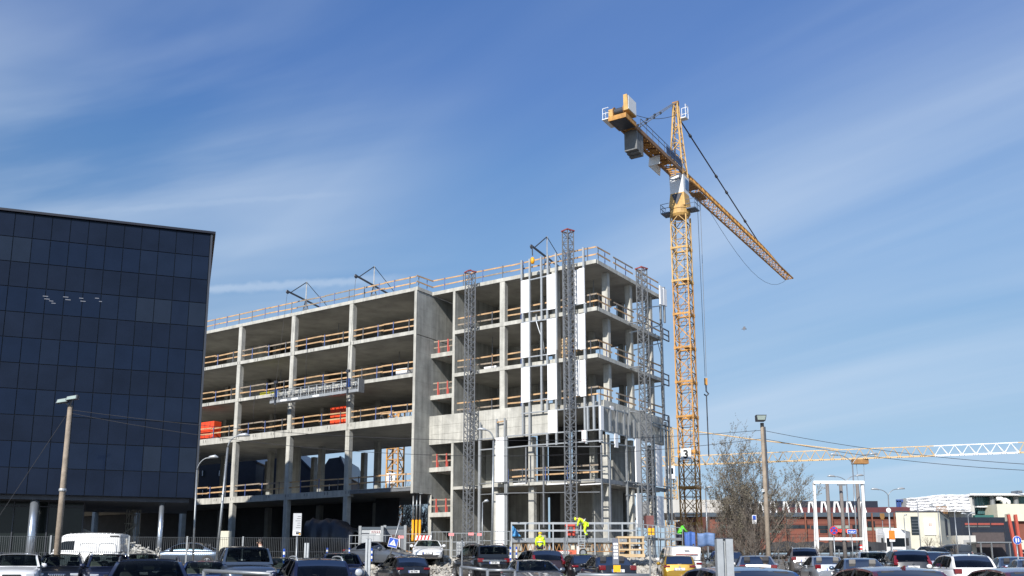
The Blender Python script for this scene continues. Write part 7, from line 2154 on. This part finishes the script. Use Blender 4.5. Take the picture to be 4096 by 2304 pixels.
def person(loc, rz, label, pose, jacket, trousers, helmet=None, hair=None, hood=False, tape=False, H=1.78):
    t = thing('person', loc, label, 'person', None, rz=rz)
    k = H / 1.78
    S3 = lambda q: tuple(c * k for c in q[:3]) + ((tuple(c * k for c in q[3]) if isinstance(q[3], tuple) else q[3] * k),)
    # joints (x forward, y left, z up)
    if pose == 'bend':
        pel, wst, chs, nck, hd = (0, 0, .88), (.05, 0, 1.0), (.30, 0, 1.16), (.48, 0, 1.22), (.60, 0, 1.21)
        arms = [((.40, .19, 1.2), (.52, .27, .98), (.56, .2, .74)), ((.40, -.19, 1.2), (.30, -.30, 1.0), (.18, -.28, .80))]
        legs = [((0, .1, .86), (.12, .12, .47), (-.02, .12, .08), (.14, .13, .04)), ((0, -.1, .86), (.06, -.12, .47), (-.1, -.12, .08), (.06, -.13, .04))]
        fwd = Vector((.85, 0, -.5))
    elif pose == 'lean':
        pel, wst, chs, nck, hd = (0, 0, .9), (.05, 0, 1.05), (.2, 0, 1.3), (.3, 0, 1.44), (.40, 0, 1.50)
        arms = [((.22, .2, 1.38), (.42, .24, 1.2), (.62, .18, 1.12)), ((.22, -.2, 1.38), (.40, -.25, 1.18), (.60, -.2, 1.08))]
        legs = [((0, .1, .88), (.1, .12, .48), (.0, .12, .08), (.16, .13, .04)), ((0, -.1, .88), (.0, -.12, .48), (-.14, -.12, .08), (.0, -.13, .04))]
        fwd = Vector((.9, 0, -.25))
    else:
        pel, wst, chs, nck, hd = (0, 0, .92), (.0, 0, 1.08), (.02, 0, 1.34), (.02, 0, 1.50), (.04, 0, 1.62)
        arms = [((.02, .2, 1.43), (.05, .27, 1.16), (.16, .24, .95)), ((.02, -.2, 1.43), (.03, -.27, 1.16), (.12, -.25, .94))]
        legs = [((0, .1, .9), (.05, .11, .5), (.02, .11, .08), (.17, .13, .04)), ((0, -.1, .9), (.0, -.11, .5), (-.06, -.11, .08), (.09, -.13, .04))]
        fwd = Vector((1, 0, -.05))
    hv = Vector(hd); up = (Vector(hd) - Vector(nck)).normalized()
    # body: head, neck and torso core as one surface
    vs = [(*pel, .12), (*wst, .11), (*chs, .13), (*nck, .058), (*(hv - up * .05), .075), (*(hv + up * .04), .092), (*(hv + up * .11), .06)]
    skin_mesh('body', [S3(v) for v in vs], [(i, i + 1) for i in range(6)], M_SKIN, t)
    fw = fwd.normalized()
    nose = MB().tube([hv * k + fw * .085 * k, hv * k + fw * .118 * k - up * .025 * k], [.012 * k, .018 * k], 6); nose.build('nose', M_SKIN, t, local=True, smooth=True)
    sd = up.cross(fw).normalized()
    for s in (-1, 1):
        MB().lathe(hv * k + fw * .088 * k + sd * s * .033 * k + up * .025 * k, [(.011 * k, -.005), (.011 * k, .006)], 8, axis=fw).build('eye', M_BLACK, t, local=True)
        MB().lathe(hv * k + sd * s * .09 * k, [(.012, -.012), (.03 * k, 0), (.012, .012)], 8, axis=sd).build('ear', M_SKIN, t, local=True)
    MB().bar(hv * k + fw * .09 * k - up * .055 * k - sd * .025 * k, hv * k + fw * .09 * k - up * .055 * k + sd * .025 * k, .01).build('mouth', mat('lip', (.32, .12, .10), .6, var=0), t, local=True)
    # jacket: torso and sleeves
    wv, cv, nv = Vector(wst), Vector(chs), Vector(nck)
    vs = [(*pel, (.175, .135)), (*wst, (.175, .135)), (*chs, (.20, .15)), (*(nv - (nv - cv) * .15), .085)]
    es = [(0, 1), (1, 2), (2, 3)]
    for a in arms:
        n = len(vs); vs += [(*a[0], .088), (*a[1], .068), (*a[2], .052)]; es += [(2, n), (n, n + 1), (n + 1, n + 2)]
    skin_mesh('jacket', [S3(v) for v in vs], es, jacket, t, root=1)
    if tape:
        for c, r in ((wv + (cv - wv) * .35, .205),):
            ax = (cv - wv).normalized()
            MB().lathe(c * k, [(r * k, -.03), (r * 1.02 * k, 0), (r * k, .03)], 16, axis=ax).build('reflective_band', M_REFL, t, local=True, smooth=True)
    # trousers
    vs = [(pel[0], 0, pel[2], (.165, .13))]; es = []
    for l in legs:
        n = len(vs); vs += [(*l[0], .105), (*l[1], .075), (l[2][0], l[2][1], l[2][2] + .06, .058)]; es += [(0, n), (n, n + 1), (n + 1, n + 2)]
    skin_mesh('trousers', [S3(v) for v in vs], es, trousers, t)
    for l in legs:
        h, f = Vector(l[2]) * k, Vector(l[3]) * k
        MB().tube([h + Vector((-.06, 0, -.03)), h + Vector((.02, 0, .0)), f + Vector((0, 0, .0)), f + Vector((.06, 0, -.015))], [.045, .055, .045, .025], 8).build('boot', M_BLACK, t, local=True, smooth=True)
        if tape:
            kn, an = Vector(l[1]) * k, Vector(l[2]) * k
            c = kn + (an - kn) * .5; MB().lathe(c, [(.072 * k, -.03), (.074 * k, .03)], 12, axis=(an - kn).normalized()).build('reflective_band', M_REFL, t, local=True)
    for i, a in enumerate(arms):
        d = (Vector(a[2]) - Vector(a[1])).normalized()
        glove(t, Vector(a[2]) * k + d * .02, d, (d.z * .2, -(1 if i == 0 else -1) * .9, .1), M_NAVY if helmet else M_SKIN, 1 if i == 0 else -1)
    if helmet:
        c = (hv + up * .055) * k
        mb = MB().lathe(c, [(.128 * k, 0), (.122 * k, .03 * k), (.10 * k, .075 * k), (.06 * k, .105 * k), (.005, .115 * k)], 18, axis=up)
        he = mb.build('helmet', helmet, t, local=True, smooth=True)
        MB().prism([c + fw * .10 * k + sd * .07 * k, c + fw * .165 * k + sd * .04 * k, c + fw * .165 * k - sd * .04 * k, c + fw * .10 * k - sd * .07 * k], up * .012).build('peak', helmet, he, local=True)
    if hood:
        MB().lathe((nv + (hv - nv) * .2) * k - fw * .05 * k, [(.05, -.06), (.12 * k, -.03), (.115 * k, .03), (.06, .07)], 12, axis=(0, .2, 1)).build('hood', jacket, t, local=True, smooth=True)
    if hair:
        c = (hv + up * .03) * k - fw * .02 * k
        MB().lathe(c, [(.098 * k, -.06 * k), (.105 * k, .0), (.098 * k, .06 * k), (.05 * k, .10 * k), (.004, .112 * k)], 14, axis=up).build('hair', hair, t, local=True, smooth=True)
    return t
M_HELY = mat('helmet_yellow', (.75, .50, .01), .4, var=0); M_HELL = mat('helmet_lime', (.70, .85, .02), .4, var=0)
p = at(2160, 2127, 57); person((p.x, 57, p.z - 1.80), R(80), 'worker in yellow hi-vis jacket and yellow helmet standing below the platform', 'stand', M_HIVIS, M_NAVY, helmet=M_HELY, hood=True, tape=True)
p = at(2334, 2146, 61.6); person((p.x + .12, 60.95, ZD + .02), R(180), 'worker in yellow hi-vis clothes bending over at the top of the ladder', 'bend', M_HIVIS, M_HIVIS, helmet=M_HELL, tape=True)
p = at(2727, 2128, 61.5); person((p.x - .1, 61.9, ZD + .02 - .72), R(25), 'worker in bright green jacket leaning by the crane foot', 'lean', M_HIGREEN, M_NAVY, helmet=None, hair=mat('dark_cap', (.03, .028, .03), .8, var=0), hood=True)
p = at(1064, 2158, 43); person((p.x, 42.2, gz(p.x, 42.2) + .1), R(200), 'pedestrian with dark hair and pale scarf behind the boxy off-roader', 'stand', mat('pale_coat', (.62, .55, .45), .8, var=.05), M_NAVY, hair=mat('dark_hair', (.03, .025, .022), .7, var=0), H=p.z - gz(p.x, 42.2) - .05)
